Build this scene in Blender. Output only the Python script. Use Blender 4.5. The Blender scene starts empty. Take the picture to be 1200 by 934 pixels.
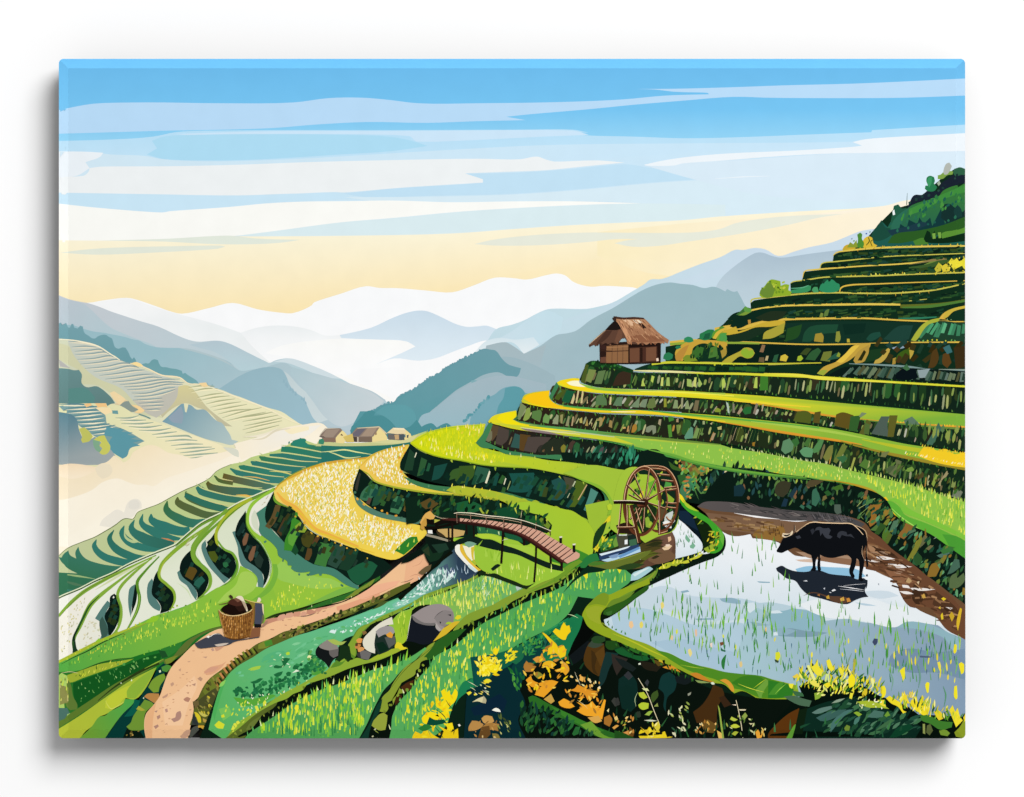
import bpy, bmesh, math, random
import numpy as np
from mathutils import Vector

# ---------------------------------------------------------------- camera, world, lamps, exposure
U = 0.001                      # one photograph pixel = 1 mm of canvas
CAM_D = 5.0
BEV_W, BEV_D = 11.0, 21.0      # folded edge of the canvas: width seen from the front, depth (mm)
BODY_D, GAP = 52.0, 22.0       # depth of the stretched canvas, gap to the wall (mm)
WALL_Y = (BODY_D + GAP) * U
scene = bpy.context.scene
cd = bpy.data.cameras.new("camera"); cam = bpy.data.objects.new("camera", cd)
scene.collection.objects.link(cam)
cam.location = (0, -CAM_D, 0); cam.rotation_euler = (math.radians(90), 0, 0)
cd.sensor_width = 36; cd.lens = 36 * CAM_D / 1.2; cd.clip_end = 100
scene.camera = cam
world = bpy.data.worlds.new("World"); scene.world = world; world.use_nodes = True
world.node_tree.nodes["Background"].inputs[0].default_value = (1, 1, 1, 1)
world.node_tree.nodes["Background"].inputs[1].default_value = 0.42
scene.view_settings.view_transform = 'Standard'; scene.view_settings.look = 'None'
scene.view_settings.exposure = 0; scene.view_settings.gamma = 1
def aim(o, to):
    o.rotation_euler = (Vector(to) - o.location).to_track_quat('-Z', 'Y').to_euler()
ld = bpy.data.lights.new("softbox", 'AREA'); ld.shape = 'DISK'; ld.size = 7.4; ld.energy = 1850
key = bpy.data.objects.new("softbox", ld); scene.collection.objects.link(key)
key.location = (4.7, -10.7, 5.9); aim(key, (0, 0, 0))
def grazing(name, d, e):       # unseen suns added parallel to the wall, to brighten only the folded edges
    l = bpy.data.lights.new(name, 'SUN'); l.energy = e; l.angle = math.radians(0.5)
    o = bpy.data.objects.new(name, l); scene.collection.objects.link(o)
    o.rotation_euler = Vector(d).to_track_quat('-Z', 'Y').to_euler()
grazing("left_edge_fill", (1, 0, 0), 2.5)  # added sun that lifts the left fold
grazing("top_edge_fill", (0, 0, -1), 0.7)  # added from above, for the top fold alone
grazing("bottom_edge_fill", (0, 0, 1), 1.9)  # added from below to fill the bottom fold, no real lamp there
INK = 0.78                     # reflectance of the whitest ink

# ---------------------------------------------------------------- helpers
rnd = random.Random(7)
def lin(c):
    c /= 255.0
    return c / 12.92 if c <= 0.04045 else ((c + 0.055) / 1.055) ** 2.4
def rgb(h):
    return tuple(lin(int(h[i:i + 2], 16)) * INK for i in (0, 2, 4)) + (1.0,)
def M(h, t=0.3, base="14261a"):
    # ink mixed towards a darker ink
    return "".join("%02x" % int(int(h[i:i + 2], 16) * (1 - t) + int(base[i:i + 2], 16) * t) for i in (0, 2, 4))
def ink_material(name, spec, rough):
    m = bpy.data.materials.new(name); m.use_nodes = True
    nt = m.node_tree; b = nt.nodes["Principled BSDF"]
    at = nt.nodes.new("ShaderNodeAttribute"); at.attribute_name = "ink"
    tc = nt.nodes.new("ShaderNodeTexCoord")
    n1 = nt.nodes.new("ShaderNodeTexNoise"); n1.inputs["Scale"].default_value = 38; n1.inputs["Detail"].default_value = 4
    mr = nt.nodes.new("ShaderNodeMapRange"); mr.inputs[1].default_value = 0.3; mr.inputs[2].default_value = 0.7
    mr.inputs[3].default_value = 0.985; mr.inputs[4].default_value = 1.015
    mx = nt.nodes.new("ShaderNodeVectorMath"); mx.operation = 'SCALE'
    nt.links.new(tc.outputs["Object"], n1.inputs["Vector"]); nt.links.new(n1.outputs[0], mr.inputs[0])
    nt.links.new(at.outputs["Color"], mx.inputs[0]); nt.links.new(mr.outputs[0], mx.inputs["Scale"])
    nt.links.new(mx.outputs[0], b.inputs["Base Color"])
    b.inputs["Roughness"].default_value = rough; b.inputs["Specular IOR Level"].default_value = spec
    return m
INK_MAT = ink_material("printed ink", 0.0, 0.9)
EDGE_MAT = ink_material("printed ink on the folded edge", 0.0, 0.5)
X0, X1, Y0, Y1 = 69.0, 1131.0, 69.0, 865.0
CR = 5.5

class Part:
    def __init__(s, name, parent=None, label=None):
        s.name, s.parent, s.label = name, parent, label
        s.v, s.f, s.c = [], [], []
PARTS = []; CUR = None; Z = [0.0]
VX = VY = 0.0; VS = 1.0
def part(name, parent=None, label=None):
    global CUR
    CUR = Part(name, parent, label); PARTS.append(CUR); return CUR
def use(p):
    global CUR
    CUR = p
def V(x=0, y=0, s=1.0):
    global VX, VY, VS
    VX, VY, VS = x, y, s
def P(t):
    if isinstance(t, str):
        return [(VX + float(a) / VS, VY + float(b) / VS) for a, b in (q.split(',') for q in t.split())]
    return t
ZG = np.zeros((234, 300)); DZ = 6e-6     # height of the paint already laid down, on a 4-pixel grid
def smooth_pts(p, closed, sub=3, corner=54):
    n = len(p)
    if n < 3: return p
    def tang(i):
        if not closed and i in (0, n - 1): return None
        a, b, c = p[i - 1], p[i], p[(i + 1) % n]
        u = (b[0] - a[0], b[1] - a[1]); w = (c[0] - b[0], c[1] - b[1])
        lu, lw = math.hypot(*u), math.hypot(*w)
        if lu < 1e-6 or lw < 1e-6: return None
        ca = (u[0] * w[0] + u[1] * w[1]) / (lu * lw)
        if ca < math.cos(math.radians(corner)): return None
        t = (u[0] / lu + w[0] / lw, u[1] / lu + w[1] / lw); lt = math.hypot(*t)
        return (t[0] / lt, t[1] / lt)
    T = [tang(i) for i in range(n)]
    out = []
    for i in range(n if closed else n - 1):
        a, b = p[i], p[(i + 1) % n]
        d = math.hypot(b[0] - a[0], b[1] - a[1])
        ta, tb = T[i], T[(i + 1) % n]
        out.append(a)
        if (ta is None and tb is None) or d < 1.5: continue
        ch = ((b[0] - a[0]) / d, (b[1] - a[1]) / d)
        ta = ta or ch; tb = tb or ch
        pv, nx = p[i - 1], p[(i + 2) % n]
        da = min(d, 2 * math.hypot(a[0] - pv[0], a[1] - pv[1])) if closed or i else d
        db = min(d, 2 * math.hypot(nx[0] - b[0], nx[1] - b[1])) if closed or i < n - 2 else d
        for k in range(1, sub + 1):
            t = k / (sub + 1.0); t2, t3 = t * t, t * t * t
            h0, h1, h2, h3 = 2*t3 - 3*t2 + 1, t3 - 2*t2 + t, -2*t3 + 3*t2, t3 - t2
            out.append((h0*a[0] + h1*da*ta[0] + h2*b[0] + h3*db*tb[0], h0*a[1] + h1*da*ta[1] + h2*b[1] + h3*db*tb[1]))
    if not closed: out.append(p[-1])
    return out
def put(pts, faces, cols):
    # every stroke lies just on top of what it overlaps
    z = 0.0; sl = []
    for f in faces:
        xs = [pts[i][0] for i in f]; ys = [pts[i][1] for i in f]
        a, b = max(0, min(299, int(min(xs) // 4))), max(0, min(299, int(max(xs) // 4)))
        c, d = max(0, min(233, int(min(ys) // 4))), max(0, min(233, int(max(ys) // 4)))
        q = ZG[c:d + 1, a:b + 1]; sl.append(q); z = max(z, q.max())
    z += DZ; Z[0] = max(Z[0], z)
    for q in sl: q[:] = z
    o = len(CUR.v)
    CUR.v += [(x, y, z) for x, y in pts]
    CUR.f += [tuple(o + i for i in f) for f in faces]
    CUR.c += cols
def grad_cols(pts, g):
    # g = ((x,y),hex,(x,y),hex) in view coordinates: printed colour blend between two points
    (ax, ay), ha, (bx, by), hb = g
    ax, ay, bx, by = VX + ax / VS, VY + ay / VS, VX + bx / VS, VY + by / VS
    ca, cb = rgb(ha), rgb(hb); dx, dy = bx - ax, by - ay; L = dx * dx + dy * dy
    r = []
    for x, y in pts:
        t = min(1, max(0, ((x - ax) * dx + (y - ay) * dy) / L))
        r.append(tuple(ca[i] + (cb[i] - ca[i]) * t for i in range(4)))
    return r
def ears(q):
    # ear clipping
    ix = list(range(len(q)))
    if sum(q[i - 1][0] * q[i][1] - q[i][0] * q[i - 1][1] for i in ix) < 0: ix.reverse()
    cr = lambda a, b, c: (b[0] - a[0]) * (c[1] - a[1]) - (b[1] - a[1]) * (c[0] - a[0])
    out = []; i = 0; miss = 0
    while len(ix) > 3:
        n = len(ix); i %= n
        a, b, c = ix[i - 1], ix[i], ix[(i + 1) % n]
        A, B, C = q[a], q[b], q[c]; k = cr(A, B, C)
        ok = k > 1e-9
        if ok:
            x0, x1 = min(A[0], B[0], C[0]), max(A[0], B[0], C[0]); y0, y1 = min(A[1], B[1], C[1]), max(A[1], B[1], C[1])
            for j in ix:
                if j in (a, b, c): continue
                p = q[j]
                if p[0] < x0 or p[0] > x1 or p[1] < y0 or p[1] > y1: continue
                if cr(A, B, p) >= 0 and cr(B, C, p) >= 0 and cr(C, A, p) >= 0 and p not in (A, B, C): ok = False; break
        if ok or miss > n:
            if k > 1e-9: out.append((a, b, c))
            ix.pop(i); i -= 1 if i else 0; miss = 0
        elif abs(k) <= 1e-9: ix.pop(i)
        else: i += 1; miss += 1
    if cr(*[q[j] for j in ix]) > 1e-9: out.append(tuple(ix))
    return out
def F(col, t, sm=True, g=None):
    p = P(t)
    if sm: p = smooth_pts(p, True)
    q = [p[0]]
    for a in p[1:]:
        if abs(a[0] - q[-1][0]) + abs(a[1] - q[-1][1]) > 1e-3: q.append(a)
    if len(q) > 3 and abs(q[0][0] - q[-1][0]) + abs(q[0][1] - q[-1][1]) < 1e-3: q.pop()
    tr = ears(q)
    put(q, tr, grad_cols(q, g) if g else [rgb(col)] * len(q))
    return q
def S(col, w, t, sm=True, col2=None, cap=False):
    # stroke along a path; w one width or a list over the path (in view units)
    p = P(t); n = len(p)
    ws = [w] * n if not isinstance(w, (list, tuple)) else list(w)
    if len(ws) != n:
        ws = [ws[int(i * (len(ws) - 1) / (n - 1))] + (ws[min(len(ws) - 1, int(i * (len(ws) - 1) / (n - 1)) + 1)] - ws[int(i * (len(ws) - 1) / (n - 1))]) * ((i * (len(ws) - 1) / (n - 1)) % 1) for i in range(n)]
    q, qw = p, ws
    if sm and n > 2:
        q = smooth_pts(p, False, 4, 100); qw = []
        j = 0; acc = [0.0]
        for a, b in zip(q, q[1:]): acc.append(acc[-1] + math.hypot(b[0] - a[0], b[1] - a[1]))
        key_i = []
        k = 0
        for a in p:
            while k < len(q) and (abs(q[k][0] - a[0]) > 1e-6 or abs(q[k][1] - a[1]) > 1e-6): k += 1
            key_i.append(min(k, len(q) - 1))
        for i in range(len(q)):
            while j < n - 2 and i >= key_i[j + 1]: j += 1
            i0, i1 = key_i[j], key_i[j + 1]
            d = acc[i1] - acc[i0]; u = 0 if d < 1e-9 else (acc[i] - acc[i0]) / d
            u = min(1, max(0, u)); qw.append(ws[j] + (ws[j + 1] - ws[j]) * u)
    pts, faces, cols = [], [], []
    ca, cb = rgb(col), rgb(col2 or col)
    m = len(q)
    for i in range(m):
        a, b = q[max(0, i - 1)], q[min(m - 1, i + 1)]
        dx, dy = b[0] - a[0], b[1] - a[1]; L = math.hypot(dx, dy) or 1
        h = qw[i] / VS / 2
        pts += [(q[i][0] - dy / L * h, q[i][1] + dx / L * h), (q[i][0] + dy / L * h, q[i][1] - dx / L * h)]
        u = i / (m - 1.0); cc = tuple(ca[k] + (cb[k] - ca[k]) * u for k in range(4)); cols += [cc, cc]
        if i: faces.append((2 * i - 2, 2 * i - 1, 2 * i + 1, 2 * i))
    put(pts, faces, cols)
def inside(x, y, p):
    r = False; j = len(p) - 1
    for i in range(len(p)):
        if (p[i][1] > y) != (p[j][1] > y) and x < (p[j][0] - p[i][0]) * (y - p[i][1]) / (p[j][1] - p[i][1]) + p[i][0]: r = not r
        j = i
    return r
def shape(kind, x, y, L, w, a):
    # small dab at x,y (its foot for blades), along angle a (degrees, 90 = up)
    ca, sa = math.cos(math.radians(a)), -math.sin(math.radians(a))
    if kind == 'blade': q = [(0, -.5), (.45, -.42), (1, 0), (.5, .42), (0, .5)]
    elif kind == 'leaf': q = [(0, 0), (.25, -.42), (.6, -.45), (1, 0), (.7, .4), (.3, .45)]
    elif kind == 'quad': q = [(0, -.5), (1, -.38), (.94, .5), (.05, .42)]
    else: q = [(0, -.25), (.15, -.48), (.75, -.5), (1, -.2), (.97, .25), (.8, .5), (.2, .46), (.02, .2)]
    return [(x + (u * L + .06 * L * (rnd.random() - .5)) * ca - v * w * sa * 1, y + (u * L) * sa + v * w * ca) for u, v in q]
def dabs(items):
    for p, h in items: put(p, [tuple(range(len(p)))], [rgb(h)] * len(p))
def scat(t, n, cols, L, w, a=90, ja=12, kind='blade', mind=0, keep=None):
    p = P(t) if isinstance(t, str) else t
    xs = [q[0] for q in p]; ys = [q[1] for q in p]; it = []; tries = 0; got = []
    if isinstance(cols, str): cols = cols.split()
    while len(it) < n and tries < n * 40:
        tries += 1
        x, y = rnd.uniform(min(xs), max(xs)), rnd.uniform(min(ys), max(ys))
        if not inside(x, y, p): continue
        if mind and any((x - gx) ** 2 + (y - gy) ** 2 < mind * mind for gx, gy in got[-400:]): continue
        l = rnd.uniform(*L); ww = rnd.uniform(*w); aa = a + rnd.uniform(-ja, ja)
        q = shape(kind, x, y, l, ww, aa)
        if keep and not all(inside(u, v, p) for u, v in q): continue
        got.append((x, y)); it.append((q, rnd.choice(cols)))
    dabs(it)
def walk(p, step):
    out = []; rest = 0
    for a, b in zip(p, p[1:]):
        d = math.hypot(b[0] - a[0], b[1] - a[1])
        if d < 1e-9: continue
        s = rest
        while s < d:
            out.append((a[0] + (b[0] - a[0]) * s / d, a[1] + (b[1] - a[1]) * s / d, math.degrees(math.atan2(-(b[1] - a[1]), b[0] - a[0])))); s += step
        rest = s - d
    return out
def tuft(t, step, cols, L, w, a=90, ja=20, kind='blade', off=0, jo=0.6, rel=False):
    # grass tufts rooted along a line
    p = smooth_pts(P(t), False)
    if isinstance(cols, str): cols = cols.split()
    it = []
    for x, y, ang in walk(p, step):
        if rnd.random() < .12: continue
        aa = a + rnd.uniform(-ja, ja) + (ang if rel else 0)
        it.append((shape(kind, x + rnd.uniform(-.4, .4) * step, y + off + rnd.uniform(-jo, jo), rnd.uniform(*L), rnd.uniform(*w), aa), rnd.choice(cols)))
    dabs(it)
def at(p, u):
    acc = [0]
    for a, b in zip(p, p[1:]): acc.append(acc[-1] + math.hypot(b[0] - a[0], b[1] - a[1]))
    s = u * acc[-1]
    for i in range(len(p) - 1):
        if s <= acc[i + 1] or i == len(p) - 2:
            d = acc[i + 1] - acc[i] or 1; k = (s - acc[i]) / d
            return (p[i][0] + (p[i + 1][0] - p[i][0]) * k, p[i][1] + (p[i + 1][1] - p[i][1]) * k)
def stones(top, bot, n, cols, w, lean=0, v0=(.08, .45), hh=(.3, .7), kind='dab', gap=0.2):
    # dabs standing between an upper and a lower line (the face of a terrace)
    a, b = smooth_pts(P(top), False), smooth_pts(P(bot), False)
    if isinstance(cols, str): cols = cols.split()
    it = []
    for i in range(n):
        if rnd.random() < gap: continue
        u = min(.999, max(0, (i + rnd.uniform(.1, .9)) / n))
        p, q = at(a, u), at(b, u)
        va = rnd.uniform(*v0); vb = min(.95, va + rnd.uniform(*hh))
        x1, y1 = p[0] + (q[0] - p[0]) * va, p[1] + (q[1] - p[1]) * va
        x2, y2 = p[0] + (q[0] - p[0]) * vb, p[1] + (q[1] - p[1]) * vb
        x1 += lean * (1 - va); x2 += lean * (1 - vb)
        L = math.hypot(x2 - x1, y2 - y1); ang = math.degrees(math.atan2(-(y1 - y2), x1 - x2))
        it.append((shape(kind, x2, y2, L, rnd.uniform(*w), ang + rnd.uniform(-6, 6)), rnd.choice(cols)))
    dabs(it)
def band(col, top, bot, g=None):
    a, b = smooth_pts(P(top), False), smooth_pts(P(bot), False)
    return F(col, a + b[::-1], sm=False, g=g)

# the folded edge: everything printed is cut along the fold lines and bent back over the stretcher
def fold_depth(x, y):
    d = max(X0 + BEV_W - x, x - (X1 - BEV_W), Y0 + BEV_W - y, y - (Y1 - BEV_W + 1), 0)
    return d / BEV_W * BEV_D
def outline_planes():
    r = [((X0, 0), (-1, 0)), ((X1, 0), (1, 0)), ((0, Y0), (0, -1)), ((0, Y1), (0, 1))]
    for cx, cy, a0 in ((X1 - CR, Y1 - CR, 0), (X0 + CR, Y1 - CR, 90), (X0 + CR, Y0 + CR, 180), (X1 - CR, Y0 + CR, 270)):
        for k in (1, 2, 3):
            a = math.radians(a0 + 22.5 * k); n = (math.cos(a), math.sin(a))
            r.append(((cx + CR * n[0], cy + CR * n[1]), n))
    return r
def finish(p, parents):
    me = bpy.data.meshes.new(p.name)
    xs = [q[0] for q in p.v]; ys = [q[1] for q in p.v]
    bm = bmesh.new(); lay = bm.verts.layers.float_color.new("ink")
    vs = []
    for q, c in zip(p.v, p.c):
        v = bm.verts.new(q); v[lay] = c; vs.append(v)
    for f in p.f:
        if len(set(f)) > 2: bm.faces.new([vs[i] for i in f])
    edge = min(xs) < X0 + BEV_W or max(xs) > X1 - BEV_W or min(ys) < Y0 + BEV_W or max(ys) > Y1 - BEV_W
    if edge:
        def cut(co, no, clear=False):
            bmesh.ops.bisect_plane(bm, geom=bm.verts[:] + bm.edges[:] + bm.faces[:], dist=1e-5, plane_co=(co[0], co[1], 0), plane_no=(no[0], no[1], 0), clear_outer=clear)
        for co, no in outline_planes():
            if any((v.co.x - co[0]) * no[0] + (v.co.y - co[1]) * no[1] > 1e-4 for v in bm.verts): cut(co, no, True)
        for co, no in (((X0 + BEV_W, 0), (1, 0)), ((X1 - BEV_W, 0), (1, 0)), ((0, Y0 + BEV_W), (0, 1)), ((0, Y1 - BEV_W + 1), (0, 1))): cut(co, no)
        if max(ys) > Y1 - BEV_W or min(ys) < Y0 + BEV_W:
            for cx, cy, sx in ((X0 + BEV_W, Y0 + BEV_W, 1), (X1 - BEV_W, Y0 + BEV_W, -1), (X0 + BEV_W, Y1 - BEV_W + 1, -1), (X1 - BEV_W, Y1 - BEV_W + 1, 1)):
                cut((cx, cy), (0.7071, -0.7071 * sx))
    for f in bm.faces:
        c = f.calc_center_median()
        if edge and fold_depth(c.x, c.y) > 1e-3: f.material_index = 1
    for v in bm.verts:
        x, y, z = v.co
        d = fold_depth(x, y) * U if edge else 0
        k = (CAM_D + d) / CAM_D
        v.co = ((x - 600) * U * k, d - z, (467 - y) * U * k)
    bm.normal_update()
    for f in bm.faces:
        if f.normal.y > 0: f.normal_flip()
    bm.to_mesh(me); bm.free()
    me.materials.append(INK_MAT); me.materials.append(EDGE_MAT)
    o = bpy.data.objects.new(p.name, me); scene.collection.objects.link(o)
    o.parent = parents[p.parent] if p.parent else parents[None]
    if p.label: o["label"] = p.label
    return o

# ---------------------------------------------------------------- the printed picture: sky and far mountains
sky = part("painted_sky")
V()
def vband(y0, c0, y1, c1):
    F(None, f"60,{y0} 1140,{y0} 1140,{y1} 60,{y1}", sm=False, g=((0, y0), c0, (0, y1), c1))
vband(60, "6ab9eb", 128, "77c5f2"); vband(128, "77c5f2", 172, "9ad8f7"); vband(172, "9ad8f7", 235, "cfe9f8"); vband(235, "cfe9f8", 500, "e4f2f8")
cl = part("painted_cloud", sky)
F("b9dcf8", "40,133 69,129 88,125 110,121.5 170,120 260,121 345,120 385,115 425,114.5 455,117 490,121 560,121 660,119.5 730,116.5 780,112 831,110.5 829,108.8 790,107.5 768,105 745,104.3 790,104 850,102.5 920,100 1000,98 1070,95 1140,91.5 1140,111.6 1060,114.5 980,115 900,114.5 860,113.5 800,118 740,123 690,128 620,134 593,136.8 616,140.8 560,142 500,144 430,143 370,146 320,150 260,152 200,153 130,155 40,157.5")
cl = part("painted_cloud", sky)
F(None, "60,165.4 130,163.5 180,160 205,155 225,153.5 320,152.5 460,152.5 600,152 672,152 690,155.5 674,155 675,157.6 695,159 740,160 800,162 860,161 950,157.5 1021,155 1022,152.5 1080,149 1140,145.5 1140,290 60,290", g=((0, 150), "b8e1f9", (0, 262), "dceef7"))
F("cde7fa", "205,157 300,154 460,153.5 672,153 690,158 640,160 488,166 480,159.5 330,157 225,158.5")
F("afdef5", "172,181 184,174 178,165 192,160 230,158 330,157.2 440,159 466,161.5 486,166 501,171 460,177 400,181 300,187 240,188 190,186")
F(None, "69,178 110,178.5 130,181 160,182 172,183 190,186.5 240,189 330,187 420,182 520,176 640,170 800,168 1000,166 1140,160 1140,215 600,228 404,228 60,226", g=((60, 0), "d4eaf6", (1000, 0), "c9e7fa"))
cl = part("painted_cloud", sky)
F("edf4f9", "40,177.5 100,177.7 121,179 117,184 100,190 105,197 90,206 40,208")
F("f0f4f5", "40,207 98,206 104,201 105,197 118,195.3 200,194.8 280,193 360,190 460,187.6 560,186 610,186.6 630,183.5 640,187 650,189.3 700,188 732,190.5 690,194.5 640,199.5 590,201.5 545,203.2 566,210 567,214 540,215.6 470,220 404,225.5 340,227 280,229 180,227.6 60,225.7")
F("cbe8f8", "60,225.6 180,227.6 280,229 340,227.2 404,226 412,233 340,236.5 310,239 270,242.5 200,247.5 190,249 115,243.5 60,238")
F("c3e3f6", "402,227 460,221 540,216 566,214 566,210 546,203.5 600,202.5 660,199 735,192.5 757,196 790,201 816,210 760,214 680,221.5 600,227 500,229.5 430,231")
F("d9edf7", "403,231 500,230.5 600,228 680,222.5 760,215 820,211 940,207 1140,200 1140,262 850,262 740,264 560,274 400,276 280,278 320,271 400,260 540,248 660,240 752,238.3 700,236 560,237 440,236")
F("daecf8", "756,194 800,190 850,188.4 960,181 1140,176.5 1140,240 900,230 816,211")
cl = part("painted_cloud", sky)
F("eff6fb", "755,193 775,188.5 800,184.6 850,180 930,176.5 1000,172 1010,170.7 999,166.5 1012,163.5 1040,161 1090,158.3 1140,155.5 1140,176.7 1060,178.6 960,180.5 900,184 850,188 800,191.5 790,194 756,194")
S("eef6fb", [0.3, 1, .3], "838,209.5 870,207.3 902,206.3")
F("fdfdf8", "60,237.6 115,243.5 190,249 200,247.4 270,242.4 310,238.5 350,236.4 410,235.6 460,235 530,237 600,236 680,236 752,238.2 700,239.5 640,242 540,248 460,255.5 400,260.5 320,271 270,277 180,281 120,283 60,284")
F("dceef2", "276,276.5 340,268.5 400,260.5 460,256 540,248.3 640,242.3 752,238.4 850,240 850,262 700,270 533,275 400,278")
cream = part("painted_sunset_glow", sky)
F(None, "60,281.5 120,282 180,281.5 200,280.5 260,277 300,277 400,276.3 533,273.4 600,268.5 667,264 733,260.8 800,258 840,254 940,247.5 1000,244.5 1020,243 1040,240.5 1060,235 1140,230 1140,420 60,420", g=((300, 283), "fef6da", (300, 366), "fde2a0"))
F(None, "700,272 800,262 900,255 1000,246 1040,241 1060,236 1140,231 1140,330 900,330 760,320 700,300", g=((700, 330), "fdefc4", (1000, 250), "fdf3e0"))
V(0, 0); cl = part("painted_cloud", sky)
for c, t in (("e5ecdf", "118,282 200,279.6 250,276.6 270,276.2 300,279.5 352,281 330,284.3 290,286.3 250,286 190,283"), ("e6ebdc", "70,296 100,292.5 130,290.4 200,288.6 258,287.8 264,289 255,291.5 180,296 110,298.4"),
             ("e9ecdd", "556,286 575,281.5 613,276.6 683,272.6 740,272.8 780,273 820,271.8 845,268 861,261.8 900,255.4 940,252.4 988,250.8 960,255 926,263 890,270 860,275.2 806,283.2 773,288 740,289 720,285 733,282 748,280 720,280.3 690,283.5 633,287.3 580,287.7")):
    F(c, t)

V()
m = part("painted_mountain", None, "snow white misty mountain range on the horizon")
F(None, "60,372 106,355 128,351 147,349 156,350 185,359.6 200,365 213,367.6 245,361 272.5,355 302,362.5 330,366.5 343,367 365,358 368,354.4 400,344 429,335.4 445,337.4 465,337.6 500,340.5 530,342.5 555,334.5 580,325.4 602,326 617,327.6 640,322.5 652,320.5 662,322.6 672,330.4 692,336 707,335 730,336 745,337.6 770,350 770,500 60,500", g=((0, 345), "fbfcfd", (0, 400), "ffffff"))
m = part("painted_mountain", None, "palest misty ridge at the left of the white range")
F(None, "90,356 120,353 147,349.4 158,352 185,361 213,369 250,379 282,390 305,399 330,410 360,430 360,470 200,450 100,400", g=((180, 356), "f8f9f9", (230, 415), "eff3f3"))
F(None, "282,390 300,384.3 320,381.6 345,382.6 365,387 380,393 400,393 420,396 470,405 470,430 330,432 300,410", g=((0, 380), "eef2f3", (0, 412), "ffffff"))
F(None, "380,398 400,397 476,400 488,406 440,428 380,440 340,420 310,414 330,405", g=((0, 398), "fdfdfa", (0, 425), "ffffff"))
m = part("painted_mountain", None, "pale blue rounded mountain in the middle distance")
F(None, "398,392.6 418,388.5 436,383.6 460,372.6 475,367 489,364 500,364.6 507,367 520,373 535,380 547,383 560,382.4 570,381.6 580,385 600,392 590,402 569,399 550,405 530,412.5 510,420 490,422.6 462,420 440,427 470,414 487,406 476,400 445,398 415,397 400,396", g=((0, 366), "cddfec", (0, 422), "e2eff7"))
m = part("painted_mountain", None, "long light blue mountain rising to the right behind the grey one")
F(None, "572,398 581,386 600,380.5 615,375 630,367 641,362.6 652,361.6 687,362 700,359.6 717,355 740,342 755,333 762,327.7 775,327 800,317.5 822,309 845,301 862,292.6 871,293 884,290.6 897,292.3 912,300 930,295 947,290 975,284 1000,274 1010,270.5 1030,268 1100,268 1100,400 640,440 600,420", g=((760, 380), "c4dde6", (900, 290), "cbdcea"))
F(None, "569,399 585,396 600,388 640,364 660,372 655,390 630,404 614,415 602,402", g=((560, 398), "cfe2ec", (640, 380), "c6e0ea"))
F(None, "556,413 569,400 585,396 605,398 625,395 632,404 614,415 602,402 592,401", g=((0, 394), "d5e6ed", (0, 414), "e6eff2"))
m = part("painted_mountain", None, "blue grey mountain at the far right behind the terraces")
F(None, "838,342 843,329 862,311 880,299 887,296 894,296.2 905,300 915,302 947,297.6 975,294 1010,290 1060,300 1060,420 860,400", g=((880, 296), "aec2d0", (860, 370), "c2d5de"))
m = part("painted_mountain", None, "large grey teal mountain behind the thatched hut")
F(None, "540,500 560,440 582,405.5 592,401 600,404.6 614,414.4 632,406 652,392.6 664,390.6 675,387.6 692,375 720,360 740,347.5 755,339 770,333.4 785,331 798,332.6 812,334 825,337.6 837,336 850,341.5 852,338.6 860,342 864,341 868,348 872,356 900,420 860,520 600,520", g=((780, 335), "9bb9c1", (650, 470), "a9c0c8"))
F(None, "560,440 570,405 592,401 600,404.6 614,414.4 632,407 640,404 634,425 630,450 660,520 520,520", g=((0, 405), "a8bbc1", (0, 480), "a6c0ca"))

# ---------------------------------------------------------------- hills, hazy valley and stepped slopes at the left
V()
base = part("painted_valley_mist")
F("fffefb", "60,470 300,430 400,440 450,462 520,500 520,520 300,600 60,600", sm=False)
m = part("painted_hill", None, "grey hill sloping down from the left edge")
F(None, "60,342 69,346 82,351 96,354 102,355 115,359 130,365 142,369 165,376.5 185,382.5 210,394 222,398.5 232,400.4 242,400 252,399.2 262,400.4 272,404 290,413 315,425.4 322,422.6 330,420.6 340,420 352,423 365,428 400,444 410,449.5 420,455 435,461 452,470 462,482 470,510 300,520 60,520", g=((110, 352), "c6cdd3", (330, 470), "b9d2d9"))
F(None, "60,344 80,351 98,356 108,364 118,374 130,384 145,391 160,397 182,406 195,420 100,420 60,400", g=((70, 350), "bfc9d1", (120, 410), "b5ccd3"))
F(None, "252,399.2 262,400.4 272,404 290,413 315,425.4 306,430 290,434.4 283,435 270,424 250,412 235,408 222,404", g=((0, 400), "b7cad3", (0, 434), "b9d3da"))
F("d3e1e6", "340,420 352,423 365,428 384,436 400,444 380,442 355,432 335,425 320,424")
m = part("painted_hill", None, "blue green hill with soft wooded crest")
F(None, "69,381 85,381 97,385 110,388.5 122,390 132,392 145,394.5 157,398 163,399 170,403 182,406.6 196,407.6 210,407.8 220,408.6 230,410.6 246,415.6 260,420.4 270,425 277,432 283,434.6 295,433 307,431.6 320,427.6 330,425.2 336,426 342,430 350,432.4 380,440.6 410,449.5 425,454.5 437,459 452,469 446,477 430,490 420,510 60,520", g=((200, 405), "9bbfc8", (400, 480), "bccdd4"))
F("b3c7cc", "210,407.8 220,408.4 240,413.6 262,421.6 274,429.6 281,434.6 270,428 250,419 230,413", g=None)
F(None, "329,433.4 336,437 342,443 350,452 362,462 376,474 390,490 372,496 350,470 338,452", g=((330, 434), "c3d2d5", (380, 490), "cfdcde"))
F(None, "342,430 362,436 384,442 410,450 436,460 450,470 440,480 420,492 400,500 382,490 365,468 350,449 340,438", g=((350, 432), "b3cbd2", (430, 480), "ccd6da"))
F(None, "330,433 335,440 340,452 348,461 355,466 362,480 367,490 374,497 340,505 250,460 290,436 315,430", g=((300, 430), "98b9c4", (350, 500), "9fc0cc"))
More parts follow.
